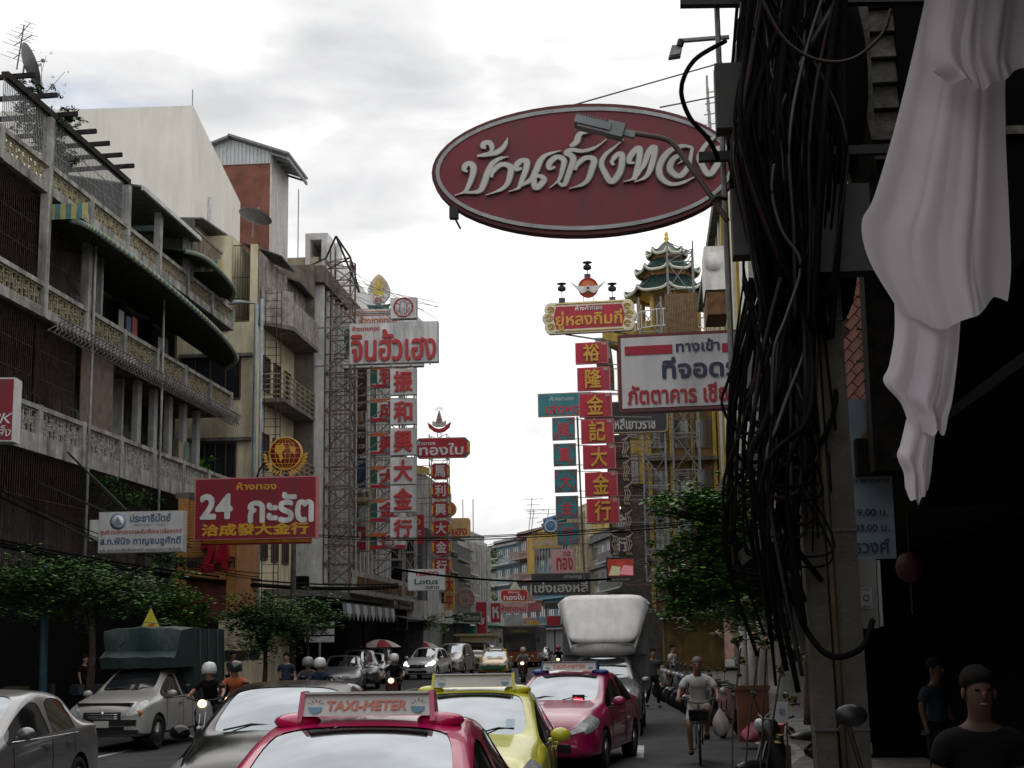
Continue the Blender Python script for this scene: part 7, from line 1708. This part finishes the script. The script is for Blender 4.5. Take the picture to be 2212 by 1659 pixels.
MB().lohi((-1.2, .2, 3.0), (1.2, 10.8, 3.12)).build('roof', mat('bus_roof', (.25, .24, .22), .6), t, off=False)

# ================================================================ two wheelers
def scooter(label, loc, rz, pm, seatc=None, lit=False, name='motorcycle', group=None, det=True):
    t = thing(name, label, 'motorcycle', loc, rz, group); B = lambda mb, n, m, p=t: mb.build(n, m, p, off=False)
    wheel(t, .0001, -.62, .28, .09); wheel(t, .0001, .62, .28, .10)
    B(MB().tube(curve_pts([(0, .55, .42), (0, .15, .34), (0, -.15, .32), (0, -.32, .55), (0, -.38, .9)], 5), [.075]*6+[.06]*9+[.045]*6, 8), 'frame', TRIM)
    m = MB(); a = [(0, -.30, .38, .10), (0, -.36, .62, .17), (0, -.42, .85, .15), (0, -.43, .98, .09)]
    v = []
    for x, y, z, w_ in a: v += [(-w_, y+.09, z), (-w_*.7, y-.04, z), (0, y-.10, z), (w_*.7, y-.04, z), (w_, y+.09, z)]
    m.add(v, [(i*5+k, i*5+k+1, (i+1)*5+k+1, (i+1)*5+k) for i in range(3) for k in range(4)], 0, True); o = B(m, 'front_fairing', pm); s = o.modifiers.new('s', 'SOLIDIFY'); s.thickness = .02
    B(MB().ball((0, .48, .62), (.13, .42, .13), 12, 8), 'tail_fairing', pm); B(MB().ball((0, .30, .78), (.13, .42, .06), 12, 8), 'seat', TRIM)
    g = MB(); 
    for s in (-1, 1): g.bar((s*.05, -.62, .28), (s*.05, -.44, .78), .018, 6)
    B(g, 'fork', CHR if det else steel()); B(MB().lathe([(.30, -.06), (.325, 0), (.30, .06)], (0, -.62, .28), 16, 'X') if False else MB().ball((0, -.62, .48), (.07, .22, .07), 10, 6), 'mudguard', pm)
    B(MB().tube(curve_pts([(-.33, -.28, 1.02), (-.15, -.36, .98), (0, -.40, .98), (.15, -.36, .98), (.33, -.28, 1.02)], 4), .016, 6), 'handlebar', TRIM)
    for s in (-1, 1): B(MB().bar((s*.24, -.33, 1.02), (s*.30, -.36, 1.2), .007, 4).ball((s*.31, -.36, 1.24), (.06, .02, .04), 8, 6), 'mirror', TRIM)
    B(MB().ball((0, -.50, .92), (.085, .06, .075), 12, 8), 'headlight', LIT if lit else HL)
    B(MB().bar((.12, .25, .3), (.13, .8, .36), .045, 8, smooth=True), 'exhaust', steel()); B(MB().box((0, .93, .62), (.16, .02, .12)), 'number_plate', PLATE)
    return t
# ================================================================ people
SK = mat('skin_tan', (.30, .165, .105), .55, var=.08, flat=False); SK2 = mat('skin_brown', (.17, .085, .05), .55, var=.08); SKSHADE = mat('skin_deep_brown', (.10, .055, .038), .6, var=.08, spec=.2); HAIR = mat('hair_black', (.008, .007, .006), .9, var=.2); HAIRG = mat('hair_grey', (.10, .09, .085), .7, var=.3)  # darkest skin tone: the arcade's shade is put into the colour
def skin_obj(name, V, E, rad, m, parent, lv=2, root=0):
    me = bpy.data.meshes.new(name); me.from_pydata(V, E, []); o = bpy.data.objects.new(name, me); COL.objects.link(o)
    o.modifiers.new('k', 'SKIN').use_smooth_shade = True
    for i, d in enumerate(me.skin_vertices[0].data): r = rad[i]; d.radius = r if isinstance(r, tuple) else (r, r); d.use_root = (i == root)
    s = o.modifiers.new('s', 'SUBSURF'); s.levels = s.render_levels = lv
    dg = bpy.context.evaluated_depsgraph_get(); dg.update(); m2 = bpy.data.meshes.new_from_object(o.evaluated_get(dg)); bpy.data.objects.remove(o)
    m2.materials.clear(); m2.materials.append(m); m2.polygons.foreach_set('use_smooth', [True]*len(m2.polygons)); m2.polygons.foreach_set('material_index', [0]*len(m2.polygons))
    o = bpy.data.objects.new(name, m2); COL.objects.link(o); o.parent = parent; return o
POSE = {
 'stand': dict(pel=(0,0,.93), che=(0,.0,1.22), neck=(0,.0,1.40), head=(0,-.02,1.55), sh=.17, elb=(.23,.03,1.12), wri=(.25,-.05,.88), hip=.09, kne=(.10,-.02,.50), ank=(.10,.03,.09), toe=(.11,-.13,.04)),
 'walk': dict(pel=(0,0,.92), che=(0,-.02,1.22), neck=(0,-.03,1.41), head=(0,-.06,1.57), sh=.17, elb=(.22,.08,1.13), wri=(.23,-.02,.90), elb2=(.22,-.06,1.13), wri2=(.23,-.2,.93), hip=.09, kne=(.10,-.16,.52), ank=(.10,-.16,.10), toe=(.11,-.33,.07), kne2=(.10,.06,.49), ank2=(.10,.30,.14), toe2=(.10,.2,.04)),
 'ride': dict(pel=(0,.28,.88), che=(0,.16,1.18), neck=(0,.07,1.36), head=(0,.02,1.51), sh=.18, elb=(.30,-.03,1.12), wri=(.32,-.26,1.05), hip=.10, kne=(.17,-.14,.78), ank=(.16,-.05,.36), toe=(.16,-.2,.30)),
 'cycle': dict(pel=(0,.30,.93), che=(0,.14,1.22), neck=(0,.03,1.39), head=(0,-.03,1.545), sh=.185, elb=(.30,.0,1.14), wri=(.31,-.28,1.05), hip=.10, kne=(.15,-.10,.86), ank=(.12,.02,.46), toe=(.12,-.13,.42), kne2=(.16,-.02,.60), ank2=(.14,.10,.20), toe2=(.14,-.05,.16)),
}
def person(label, loc, rz, pose, shirt, pants, skinm=None, hair=HAIR, helmet=None, h=1.7, shorts=False, hands=False, shoe=None, lv=1, cat='person', name='person', visor=False, mask=None, backhead=0):
    skinm = skinm or SK; p = POSE[pose]; t = thing(name, label, cat, loc, rz); k = h/1.7; t.scale = (k, k, k)
    V, E, Rr = [], [], []
    def add(v, r, pr=None): V.append(tuple(v)); Rr.append(r); (E.append((pr, len(V)-1)) if pr is not None else None); return len(V)-1
    pel = add(p['pel'], (.135, .10)); mid = add(Vector(p['pel']).lerp(Vector(p['che']), .5), (.125, .09), pel); che = add(p['che'], (.145, .10), mid)
    top = add(Vector(p['che']).lerp(Vector(p['neck']), .68), (.135, .085), che); nk = add(p['neck'], .056, top); jaw = add(Vector(p['head'])-Vector((0, .01, .075)), (.069, .080), nk); hd = add(p['head'], (.081, .098), jaw); cr = add(Vector(p['head'])+Vector((0, .01, .075)), (.066, .08), hd)
    J = {}
    for s in (-1, 1):
        g = lambda key: Vector((p.get(key+'2', p[key]) if s < 0 else p[key])[0:3]); f = lambda v: (v[0]*s, v[1], v[2])
        c = Vector(p['che']).lerp(Vector(p['neck']), .55)
        a = add((s*(p['sh']+.015), c.y, c.z-.015), .058, top); e = add(f(g('elb')), .040, a); w_ = add(f(g('wri')), .028, e)
        we = Vector(V[w_]); d = (we-Vector(V[e])).normalized(); hn = add(we+d*.06, (.038, .022), w_)
        J[s] = [a, e, w_, hn]
        if hands:
            side = Vector((s, 0, 0)).cross(d).normalized() if abs(d.x) < .9 else Vector((0, 0, 1)); lat = d.cross(Vector((0, 0, 1))).normalized() if abs(d.z) < .8 else Vector((0, 1, 0)); dn = lat.cross(d).normalized(); dn = -dn if dn.z > 0 else dn
            for q in range(4):
                b = we+d*.075+lat*(.026-.018*q); f1 = add(b, .0095, hn); f2 = add(b+d*.03*(1-.1*abs(q-1))+dn*.012, .009, f1); add(b+d*.04+dn*.04, .008, f2)
            th = add(we+d*.035+lat*.038*(1), .011, hn); add(we+d*.06+lat*.05+dn*.02, .009, th)
        hp = add((s*p['hip'], V[pel][1], V[pel][2]-.05), .085, pel); kn = add(f(g('kne')), .056, hp); an = add(f(g('ank')), .036, kn); to = add(f(g('toe')), (.036, .025), an); J[s] += [hp, kn, an, to]
    RB = list(Rr)
    for i, f_ in ((pel, .8), (mid, .8), (che, .78), (top, .74)): RB[i] = tuple(x*f_ for x in Rr[i])
    for s in (-1, 1): RB[J[s][0]] = .044
    skin_obj('body', V, E, RB, skinm, t, lv+1 if hands else lv)
    # clothing: thicker shells over parts of the same skeleton
    def sub(name, chain, grow, m):
        ids = sorted({i for c in chain for i in c}); mp = {i: j for j, i in enumerate(ids)}; vv = [V[i] for i in ids]; rr = [tuple(x+grow for x in (Rr[i] if isinstance(Rr[i], tuple) else (Rr[i], Rr[i]))) for i in ids]
        ee = [(mp[a], mp[b]) for c in chain for a, b in zip(c, c[1:])]; return vv, rr, ee, mp
    ch = [(pel, mid, che, top)]; vv, rr, ee, mp = sub('shirt', ch, .018, shirt); vv.append(tuple(Vector(V[top]).lerp(Vector(V[nk]), .74))); rr.append((.076, .072)); ee.append((mp[top], len(vv)-1)); vv.append((V[pel][0], V[pel][1]+.01, V[pel][2]-.09)); rr.append((.158, .128)); ee.append((mp[pel], len(vv)-1))
    for s in (-1, 1):
        a, e = J[s][0], J[s][1]; vv.append(V[a]); rr.append((.070, .070)); ee.append((mp[top], len(vv)-1)); mm = Vector(V[a]).lerp(Vector(V[e]), .78); vv.append(tuple(mm)); rr.append((.062, .062)); ee.append((len(vv)-2, len(vv)-1))
    skin_obj('shirt', vv, ee, rr, shirt, t, lv)
    vv = [V[pel]]; rr = [(.150, .118)]; ee = []
    for s in (-1, 1):
        hp, kn, an = J[s][4], J[s][5], J[s][6]; vv.append(V[hp]); rr.append((.10, .10)); ee.append((0, len(vv)-1)); k1 = Vector(V[hp]).lerp(Vector(V[kn]), .88 if shorts else 1.0); vv.append(tuple(k1)); rr.append((.078,)*2 if shorts else (.068,)*2); ee.append((len(vv)-2, len(vv)-1))
        if not shorts: vv.append(tuple(Vector(V[kn]).lerp(Vector(V[an]), .9))); rr.append((.052,)*2); ee.append((len(vv)-2, len(vv)-1))
    skin_obj('trousers' if not shorts else 'shorts', vv, ee, rr, pants, t, lv)
    B = lambda mb, n, m: mb.build(n, m, t, off=False)
    H_ = Vector(p['head'])
    if helmet:
        B(MB().lathe([(.138, -.05), (.148, .03), (.134, .10), (.09, .155), (0, .175)], H_+Vector((0, .01, .0)), 16), 'helmet', helmet)
        if visor: B(MB().box(H_+Vector((0, -.11, .01)), (.18, .05, .09)), 'visor', SIDEG)
    elif hair: 
        m = MB().ball(H_+Vector((0, .024, .050)), (.091, .104, .088), 14, 10); m.v = [v if not (v[1] < H_.y-.05 and v[2] < H_.z+.045) else (v[0], H_.y-.04, v[2]) for v in m.v]; m.v = [(H_.x+(v[0]-H_.x)*rnd.uniform(.95, 1.05), v[1]+rnd.uniform(-.004, .004), v[2]+rnd.uniform(-.006, .006)) for v in m.v]; B(m, 'hair', hair)
    g = MB(); e = MB()
    g.ball(H_+Vector((0, -.098, -.018)), (.014, .018, .024), 8, 6)
    for s in (-1, 1): g.ball(H_+Vector((s*.082, .0, -.01)), (.012, .02, .032), 8, 6); e.ball(H_+Vector((s*.032, -.084, .012)), (.014, .01, .007), 8, 6)
    B(g, 'nose_and_ears', skinm); B(e, 'eyes', HAIR); B(MB().ball(H_+Vector((0, -.088, -.062)), (.026, .01, .007), 8, 6), 'mouth', mat('lips', (.22, .08, .07), .5))
    if mask: B(MB().ball(H_+Vector((0, -.07, -.05)), (.06, .045, .05), 10, 8), 'mask', mask)
    for s in (-1, 1): 
        an, to = Vector(V[J[s][6]]), Vector(V[J[s][7]]); m = MB().ball(an.lerp(to, .5)-Vector((0, 0, .012)), (.05, .13, .045), 12, 8); B(m, 'shoe', shoe or TRIM)
    return t
fab = lambda k, c: mat('fabric_'+k, c, .9, var=.12, scale=6)
BLKF, WHF, GRF, BLUF = fab('black', (.007, .007, .008)), fab('white', (.50, .50, .48)), fab('grey', (.07, .07, .08)), fab('navy', (.03, .04, .07)); LTB = fab('lightblue', (.02, .03, .045)); ORV = fab('orange_vest', (.45, .13, .06)); SHO = fab('shorts_pale', (.36, .33, .30))  # light blue shirt is darkened, arcade shade put into its colour
HW, HB = mat('helmet_white', (.6, .6, .6), .25, coat=.5, var=.03), mat('helmet_black', (.02, .02, .022), .2, coat=.5, var=.03)
def rider(px, Y, rz, lbl_m, lbl_p, pm, shirt, helmet, lit=True, z=0, visor=False, pants=BLKF):
    g = ground_at(px, Y); scooter(lbl_m, g, rz, pm, lit=lit); return person(lbl_p, g, rz, 'ride', shirt, pants, helmet=helmet, visor=visor)
gx = lambda px, Y: ground_at(px, Y)
def crumple(m, a):
    zs = [v[2] for v in m.v]; z0, z1 = min(zs), max(zs); o = []
    for v in m.v:
        u = (v[2]-z0)/(z1-z0); q = math.atan2(v[1], v[0]); k = (1.12-.75*u**1.6)*(1+a*math.sin(5*q+4*u)+a*.6*math.sin(9*q-7*u)); o.append((v[0]*k, v[1]*k, v[2]))
    m.v = o; return m
# cyclist
g0 = Vector((gx(1508, 24.8).x, 24.8, 0)); rz = R(-2)
person('man in a white polo shirt and pale shorts cycling towards the camera', g0, rz, 'cycle', WHF, SHO, SK2, HAIRG, shorts=True, hands=True, h=1.72, shoe=fab('sandal', (.05, .03, .02)))
t = thing('bicycle', 'black city bicycle with a front basket ridden by the man in white', 'bicycle', g0, rz); B = lambda mb, n, m, p=None: mb.build(n, m, p or t, off=False)
for y in (-.52, .52):
    w_ = B(MB().lathe([(.315, -.02), (.335, 0), (.315, .02), (.30, 0), (.315, -.02)], (0, y, .335), 32, 'X'), 'wheel', RUB)
    s = MB()
    for i in range(18): q = 2*PI*i/18; s.bar((0, y, .335), (0, y+.31*math.cos(q), .335+.31*math.sin(q)), .002, 3)
    B(s, 'spokes', CHR, w_)
B(MB().tube([(0, .52, .335), (0, .12, .30), (0, -.36, .74)], .018, 6).tube([(0, .12, .30), (0, .26, .82)], .018, 6).tube([(0, .52, .335), (0, .24, .72), (0, -.36, .80)], .015, 6), 'frame', TRIM)
B(MB().tube([(0, -.36, .72), (0, -.38, .98)], .018, 6).tube([(-.05, -.52, .335), (-.05, -.38, .70)], .012, 5).tube([(.05, -.52, .335), (.05, -.38, .70)], .012, 5), 'fork', TRIM)
B(MB().tube(curve_pts([(-.32, -.22, 1.02), (-.26, -.36, 1.04), (-.10, -.40, .98), (0, -.38, .97), (.10, -.40, .98), (.26, -.36, 1.04), (.32, -.22, 1.02)], 4), .013, 6), 'handlebar', TRIM)
B(MB().ball((0, .30, .86), (.11, .13, .04), 10, 6), 'saddle', TRIM); B(MB().lathe([(.315, -.035), (.345, -.03), (.35, 0), (.345, .03), (.315, .035)], (0, -.52, .35), 20, 'X') if False else MB().tube([(0, -.52+.36*math.cos(q*.25+.6), .335+.36*math.sin(q*.25+.6)) for q in range(9)], .03, 5), 'mudguard', TRIM)
m = MB()
for i in range(11):
    u = i/10
    for z, r_ in ((.70, .8), (.78, .9), (.86, 1)): m.box((0, -.52, z+.0), (.34*r_, .24*r_, .008)) if i == 0 else None
    for sx_ in (-1, 1): m.bar((sx_*.135, -.64+.24*u, .66), (sx_*.17, -.64+.24*u, .90), .004, 3)
    m.bar((-.135+.27*u, -.63, .66), (-.17+.34*u, -.65, .90), .004, 3)
m.lohi((-.135, -.62, .655), (.135, -.42, .67)); B(m, 'basket', TRIM); B(MB().box((0, -.52, .79), (.30, .2, .16)), 'basket_bag', BLKF)
for s, a in ((1, .6), (-1, 3.74)): B(MB().bar((0, .12, .30), (s*.08, .12+.0, .30+.16*math.sin(a)*1.0), .01, 4).box((s*.12, .06, .30+.14*math.sin(a)), (.09, .08, .02)), 'pedal', TRIM)
t = thing('plastic_bag', 'white translucent plastic bag hanging from the cyclist handlebar', 'bag', g0+Vector((.33, -.25, .5)))
m = crumple(MB().ball((0, 0, .16), (.14, .09, .22), 16, 12), .16); m.build('bag', mat('bag_white', (.45, .40, .38), .5, var=.15, scale=9), t, off=False); MB().bar((0, 0, .36), (-.02, 0, .53), .012, 5).build('handle', mat('bag_white', (.45, .4, .38)), t, off=False)
# right hand people
person('person in a black T-shirt walking in the dark arcade at lower right', (gx(2112, 8.2).x, 8.2, .15), R(4), 'stand', BLKF, BLKF, SKSHADE, HAIR, h=1.70, hands=True, lv=2)
person('man in grey shirt and dark trousers walking beside the parked motorcycles', (gx(1411, 44).x, 44, 0), R(20), 'walk', GRF, BLKF, h=1.72)
person('person in a white shirt beyond the walking man near the kiosk', (gx(1455, 52).x, 52, .13), R(60), 'stand', WHF, BLUF, h=1.68)
person('person in light blue shirt standing far inside the dark arcade', (gx(2022, 17).x, 17, .15), R(40), 'stand', LTB, BLKF, SKSHADE, h=1.62)
# riders
rider(450, 28.0, R(4), 'white faired motorcycle with amber lit lamps at the left', 'motorcyclist in black with a white helmet left of the black sedan', mat('fairing_pale', (.34, .34, .35), .3, coat=.5), BLKF, HW)
rider(506, 29.5, R(4), 'dark motorcycle with a round lit headlamp at the left', 'motorcycle taxi rider in an orange vest with a black full helmet', TRIM, ORV, HB, visor=True)
rider(851, 43, R(0), 'dark red scooter with a lit round headlamp in mid street', 'scooter rider in black with a white helmet in mid street', mat('scooter_red', (.12, .01, .012), .3, coat=.5), BLKF, HW)
rider(1131, 72, R(0), 'small red scooter with lit lamp right of the yellow taxi', 'scooter rider in a pale shirt with a pink white helmet', mat('scooter_red', (.12, .01, .012)), fab('palegrey', (.25, .25, .25)), mat('helmet_pink', (.5, .38, .38), .4))
rider(1208, 84, R(0), 'small distant motorcycle with an orange lamp left of the truck box', 'distant motorcyclist in a red helmet left of the truck box', TRIM, BLKF, mat('helmet_red', (.3, .02, .02), .4))
person('person in a white helmet partly hidden behind the black sedan roof', (gx(690, 34).x, 34, 0), R(0), 'ride', BLUF, BLKF, helmet=HW); scooter('motorcycle mostly hidden behind the black sedan roof', (gx(690, 34).x, 34, 0), 0, TRIM)
person('person in a grey white cap helmet left of the hidden motorcycle', (gx(664, 36).x, 36, 0), R(0), 'ride', GRF, BLKF, helmet=mat('helmet_grey', (.2, .2, .22), .3)); scooter('second motorcycle hidden behind the black sedan', (gx(664, 36).x, 36, 0), 0, BLKP)
for i, (px, Y, sh, lb) in enumerate(((618, 40, BLUF, 'shadowed pedestrian in navy by the left street pole'), (955, 92, BLUF, 'far pedestrian in navy by the second red umbrella'), (975, 96, WHF, 'far pedestrian in white near the second red umbrella'), (500, 46, GRF, 'dim pedestrian in grey before the gold shop'), (180, 42, BLKF, 'dim standing figure under the left tree'))):
    person(lb, (gx(px, Y).x, Y, .13 if px < 700 else 0), R(20*i), 'walk' if i % 2 else 'stand', sh, BLKF, h=1.66)
# parked motorcycles on the right
mods = [(TRIM, 'black'), (mat('mc_silver', (.3, .3, .31), .3, coat=.5), 'silver'), (mat('mc_red', (.22, .01, .015), .3, coat=.5), 'red'), (mat('mc_white', (.45, .45, .45), .3, coat=.5), 'white'), (mat('mc_blue', (.02, .04, .12), .3, coat=.5), 'blue'), (mat('mc_pink', (.45, .25, .27), .35, coat=.4), 'pale pink')]
for i in range(11):
    m_, c_ = mods[[0, 1, 0, 3, 2, 0, 4, 1, 0, 2, 3][i]]; Y = 35.5+i*1.6
    scooter(f'{c_} parked motorcycle, {["nearest", "second", "third", "fourth", "fifth", "sixth", "seventh", "eighth", "ninth", "tenth", "farthest"][i]} in the kerbside row', (1.95-.062*(Y-34), Y, 0), R(-62+rnd.uniform(-6, 6)), m_, group='motorcycles parked along the right kerb')
scooter('pale pink scooter parked alone beside the cyclist at the kerb', (gx(1568, 31).x+.1, 31.5, .0), R(-18), mods[5][0])
scooter('dark motorcycle half hidden behind the utility pole', (gx(1720, 17).x, 17, .13), R(-60), TRIM)
t = thing('mirror', 'black motorcycle mirror poking up right of the pole foot', 'mirror', P(1835, 1640, 8)); MB().ball((.02, 0, .22), (.085, .03, .06), 14, 8).bar((.0, 0, .18), (.12, 0, -.3), .012, 6).build('mirror_head', TRIM, t, off=False)
# umbrellas
def umbrella(label, px, py, Y, r):
    c = P(px, py, Y); t = thing('umbrella', label, 'umbrella', (c.x, Y, .0)); n = 16
    m = MB()
    rings = [(0, .0), (r*.35, -.05), (r*.7, -.2), (r, -.42)]
    for a in range(n):
        for (r0, z0), (r1, z1) in zip(rings, rings[1:]):
            q0, q1 = 2*PI*a/n, 2*PI*(a+1)/n; m.add([(c.x+r0*math.cos(q0), Y+r0*math.sin(q0), c.z+z0), (c.x+r1*math.cos(q0), Y+r1*math.sin(q0), c.z+z1-.0), (c.x+r1*math.cos(q1), Y+r1*math.sin(q1), c.z+z1), (c.x+r0*math.cos(q1), Y+r0*math.sin(q1), c.z+z0)], [(0, 1, 2, 3)], (a//2) % 2)
    m.build('canopy', [mat('umbrella_red', (.38, .015, .03), .7), mat('umbrella_white', (.6, .55, .55), .7)], t); MB().bar((c.x, Y, 0), (c.x, Y, c.z), .03, 6).build('pole', steel(), t)
umbrella('nearer red and white street umbrella on the left', 821, 1381, 80, 1.15); umbrella('farther red and white street umbrella', 905, 1384, 96, 1.25)
# things on the right pavement
t = thing('litter_bin', 'brown litter bin with a pink plastic bag at its foot', 'bin', (gx(1625, 28).x, 28, .13))
MB().lohi((-.28, -.22, 0), (.28, .22, .92)).lohi((-.31, -.25, .92), (.31, .25, 1.0)).build('bin', mat('bin_brown', (.14, .045, .02), .6, var=.25), t, off=False); crumple(MB().ball((-.05, -.3, .2), (.2, .13, .2), 14, 10), .13).build('pink_bag', mat('bag_pink', (.35, .06, .11), .5, var=.2), t, off=False)
t = thing('bucket', 'bright red plastic bucket by the kerb near the pole', 'bucket', (P(1673, 1610, 20).x, 20, P(1673, 1610, 20).z))
MB().lathe([(.11, 0), (.14, .24), (.155, .25), (.15, .27), (.13, .25), (.10, .02)], (0, 0, 0), 18).build('tub', mat('bucket_red', (.42, .01, .02), .4, var=.1), t, off=False); MB().tube([(.14*math.cos(PI*i/8), 0, .25+.17*math.sin(PI*i/8)) for i in range(9)], .006, 4).build('handle', steel(), t, off=False)
MB().lohi((t.location.x-.2, 19.9, .13), (t.location.x+.2, 20.3, t.location.z)).build('crate', mat('crate_dark', (.06, .05, .05), .8)); tag(bpy.data.objects['crate'], 'dark crate under the red bucket', 'crate')
hang('paper_sign', 'small white paper sign with a blue mark beside the creeper', (1675, 1516, 1702, 1558), 14, LGR, None, 0, [('003', .5, .5, .5, .3, BLU)], th=.02)
t = thing('yellow_flag', 'small yellow triangular flag behind the green tarpaulin', 'flag', P(326, 1380, 31)); a = Vector(t.location)
MB().add([P(326, 1312, 31), P(345, 1362, 31)+Vector((0, .1, 0)), P(330, 1366, 31), P(305, 1362, 31)-Vector((0, .1, 0))], [(0, 1, 2, 3)]).build('cloth', mat('flag_yellow', (.50, .45, .05), .8, var=.1), t); MB().bar(P(300, 1385, 31), P(327, 1308, 31), .012, 5).build('pole', steel(), t); MB().add([P(318, 1350, 30.95), P(334, 1345, 30.95), P(332, 1354, 30.95), P(320, 1358, 30.95)], [(0, 1, 2, 3)]).build('flag_mark', ORG, t)
t = thing('lantern', 'dim red paper lantern deep inside the dark arcade', 'lantern', P(1965, 1225, 13)); MB().ball((0, 0, 0), (.12, .12, .13), 16, 10).build('shade', mat('lantern_red', (.05, .004, .004), .7, var=.2), t, off=False); MB().bar((0, 0, .13), (0, 0, .7), .005, 4).bar((0, 0, -.13), (0, 0, -.4), .006, 4).build('cord', mat('cord_dim', (.10, .06, .01), .8), t, off=False)
for i, (px, py, w_, h_, m, lb) in enumerate(((1945, 1500, .22, .30, 'sack_tan', 'tan sack in the dark arcade left of the standing person'), (1985, 1480, .2, .3, 'sack_olive', 'olive sack next to the tan sack'), (1880, 1520, .28, .45, 'tub_blue', 'blue lidded tub right of the pole foot'))):
    c = gx(px, 11.5); t = thing('sack' if i < 2 else 'tub', lb, 'sack' if i < 2 else 'tub', (c.x, 11.5, .15)); MB().lathe([(w_*.8, 0), (w_, h_*.5), (w_*.95, h_*1.2), (w_*.6, h_*1.5), (0, h_*1.5)], (0, 0, 0), 14).build('body', mat(m, [(.12, .08, .04), (.10, .09, .04), (.03, .08, .12)][i], .8, var=.2), t, off=False)
for i, (x, Y, lb) in enumerate(((gx(690, 50).x, 50, 'white stacked direction signs on a post under the left trees'),)):
    t = thing('direction_sign', lb, 'sign', (x, Y, .13)); MB().bar((0, 0, 0), (0, 0, 2.6), .04, 6).build('post', steel(), t, off=False)
    for k in range(3): MB().lohi((-.5+.1*k, -.05, 1.9+.25*k), (.5, -.02, 2.1+.25*k)).build('board', LGR, t, off=False)
t = thing('shop_stall', 'shadowy stall clutter with red and cream goods under the left trees', 'stall', (-14.2, 36, .13)); rg = random.Random(2)
for i in range(14): 
    w_, d_, h_ = rg.uniform(.2, .5), .4, rg.uniform(.1, .4); z_ = .13+rg.choice([0, .7, 1.3]); MB().lohi((-14.5+rg.uniform(0, .3), 31+i*1.7, z_), (-14.0, 31+i*1.7+w_, z_+h_)).build('goods', mat('goods_%d' % rg.randrange(5), rg.choice([(.16, .02, .02), (.10, .09, .07), (.02, .04, .06), (.05, .04, .03), (.04, .05, .02)]), .7), t)
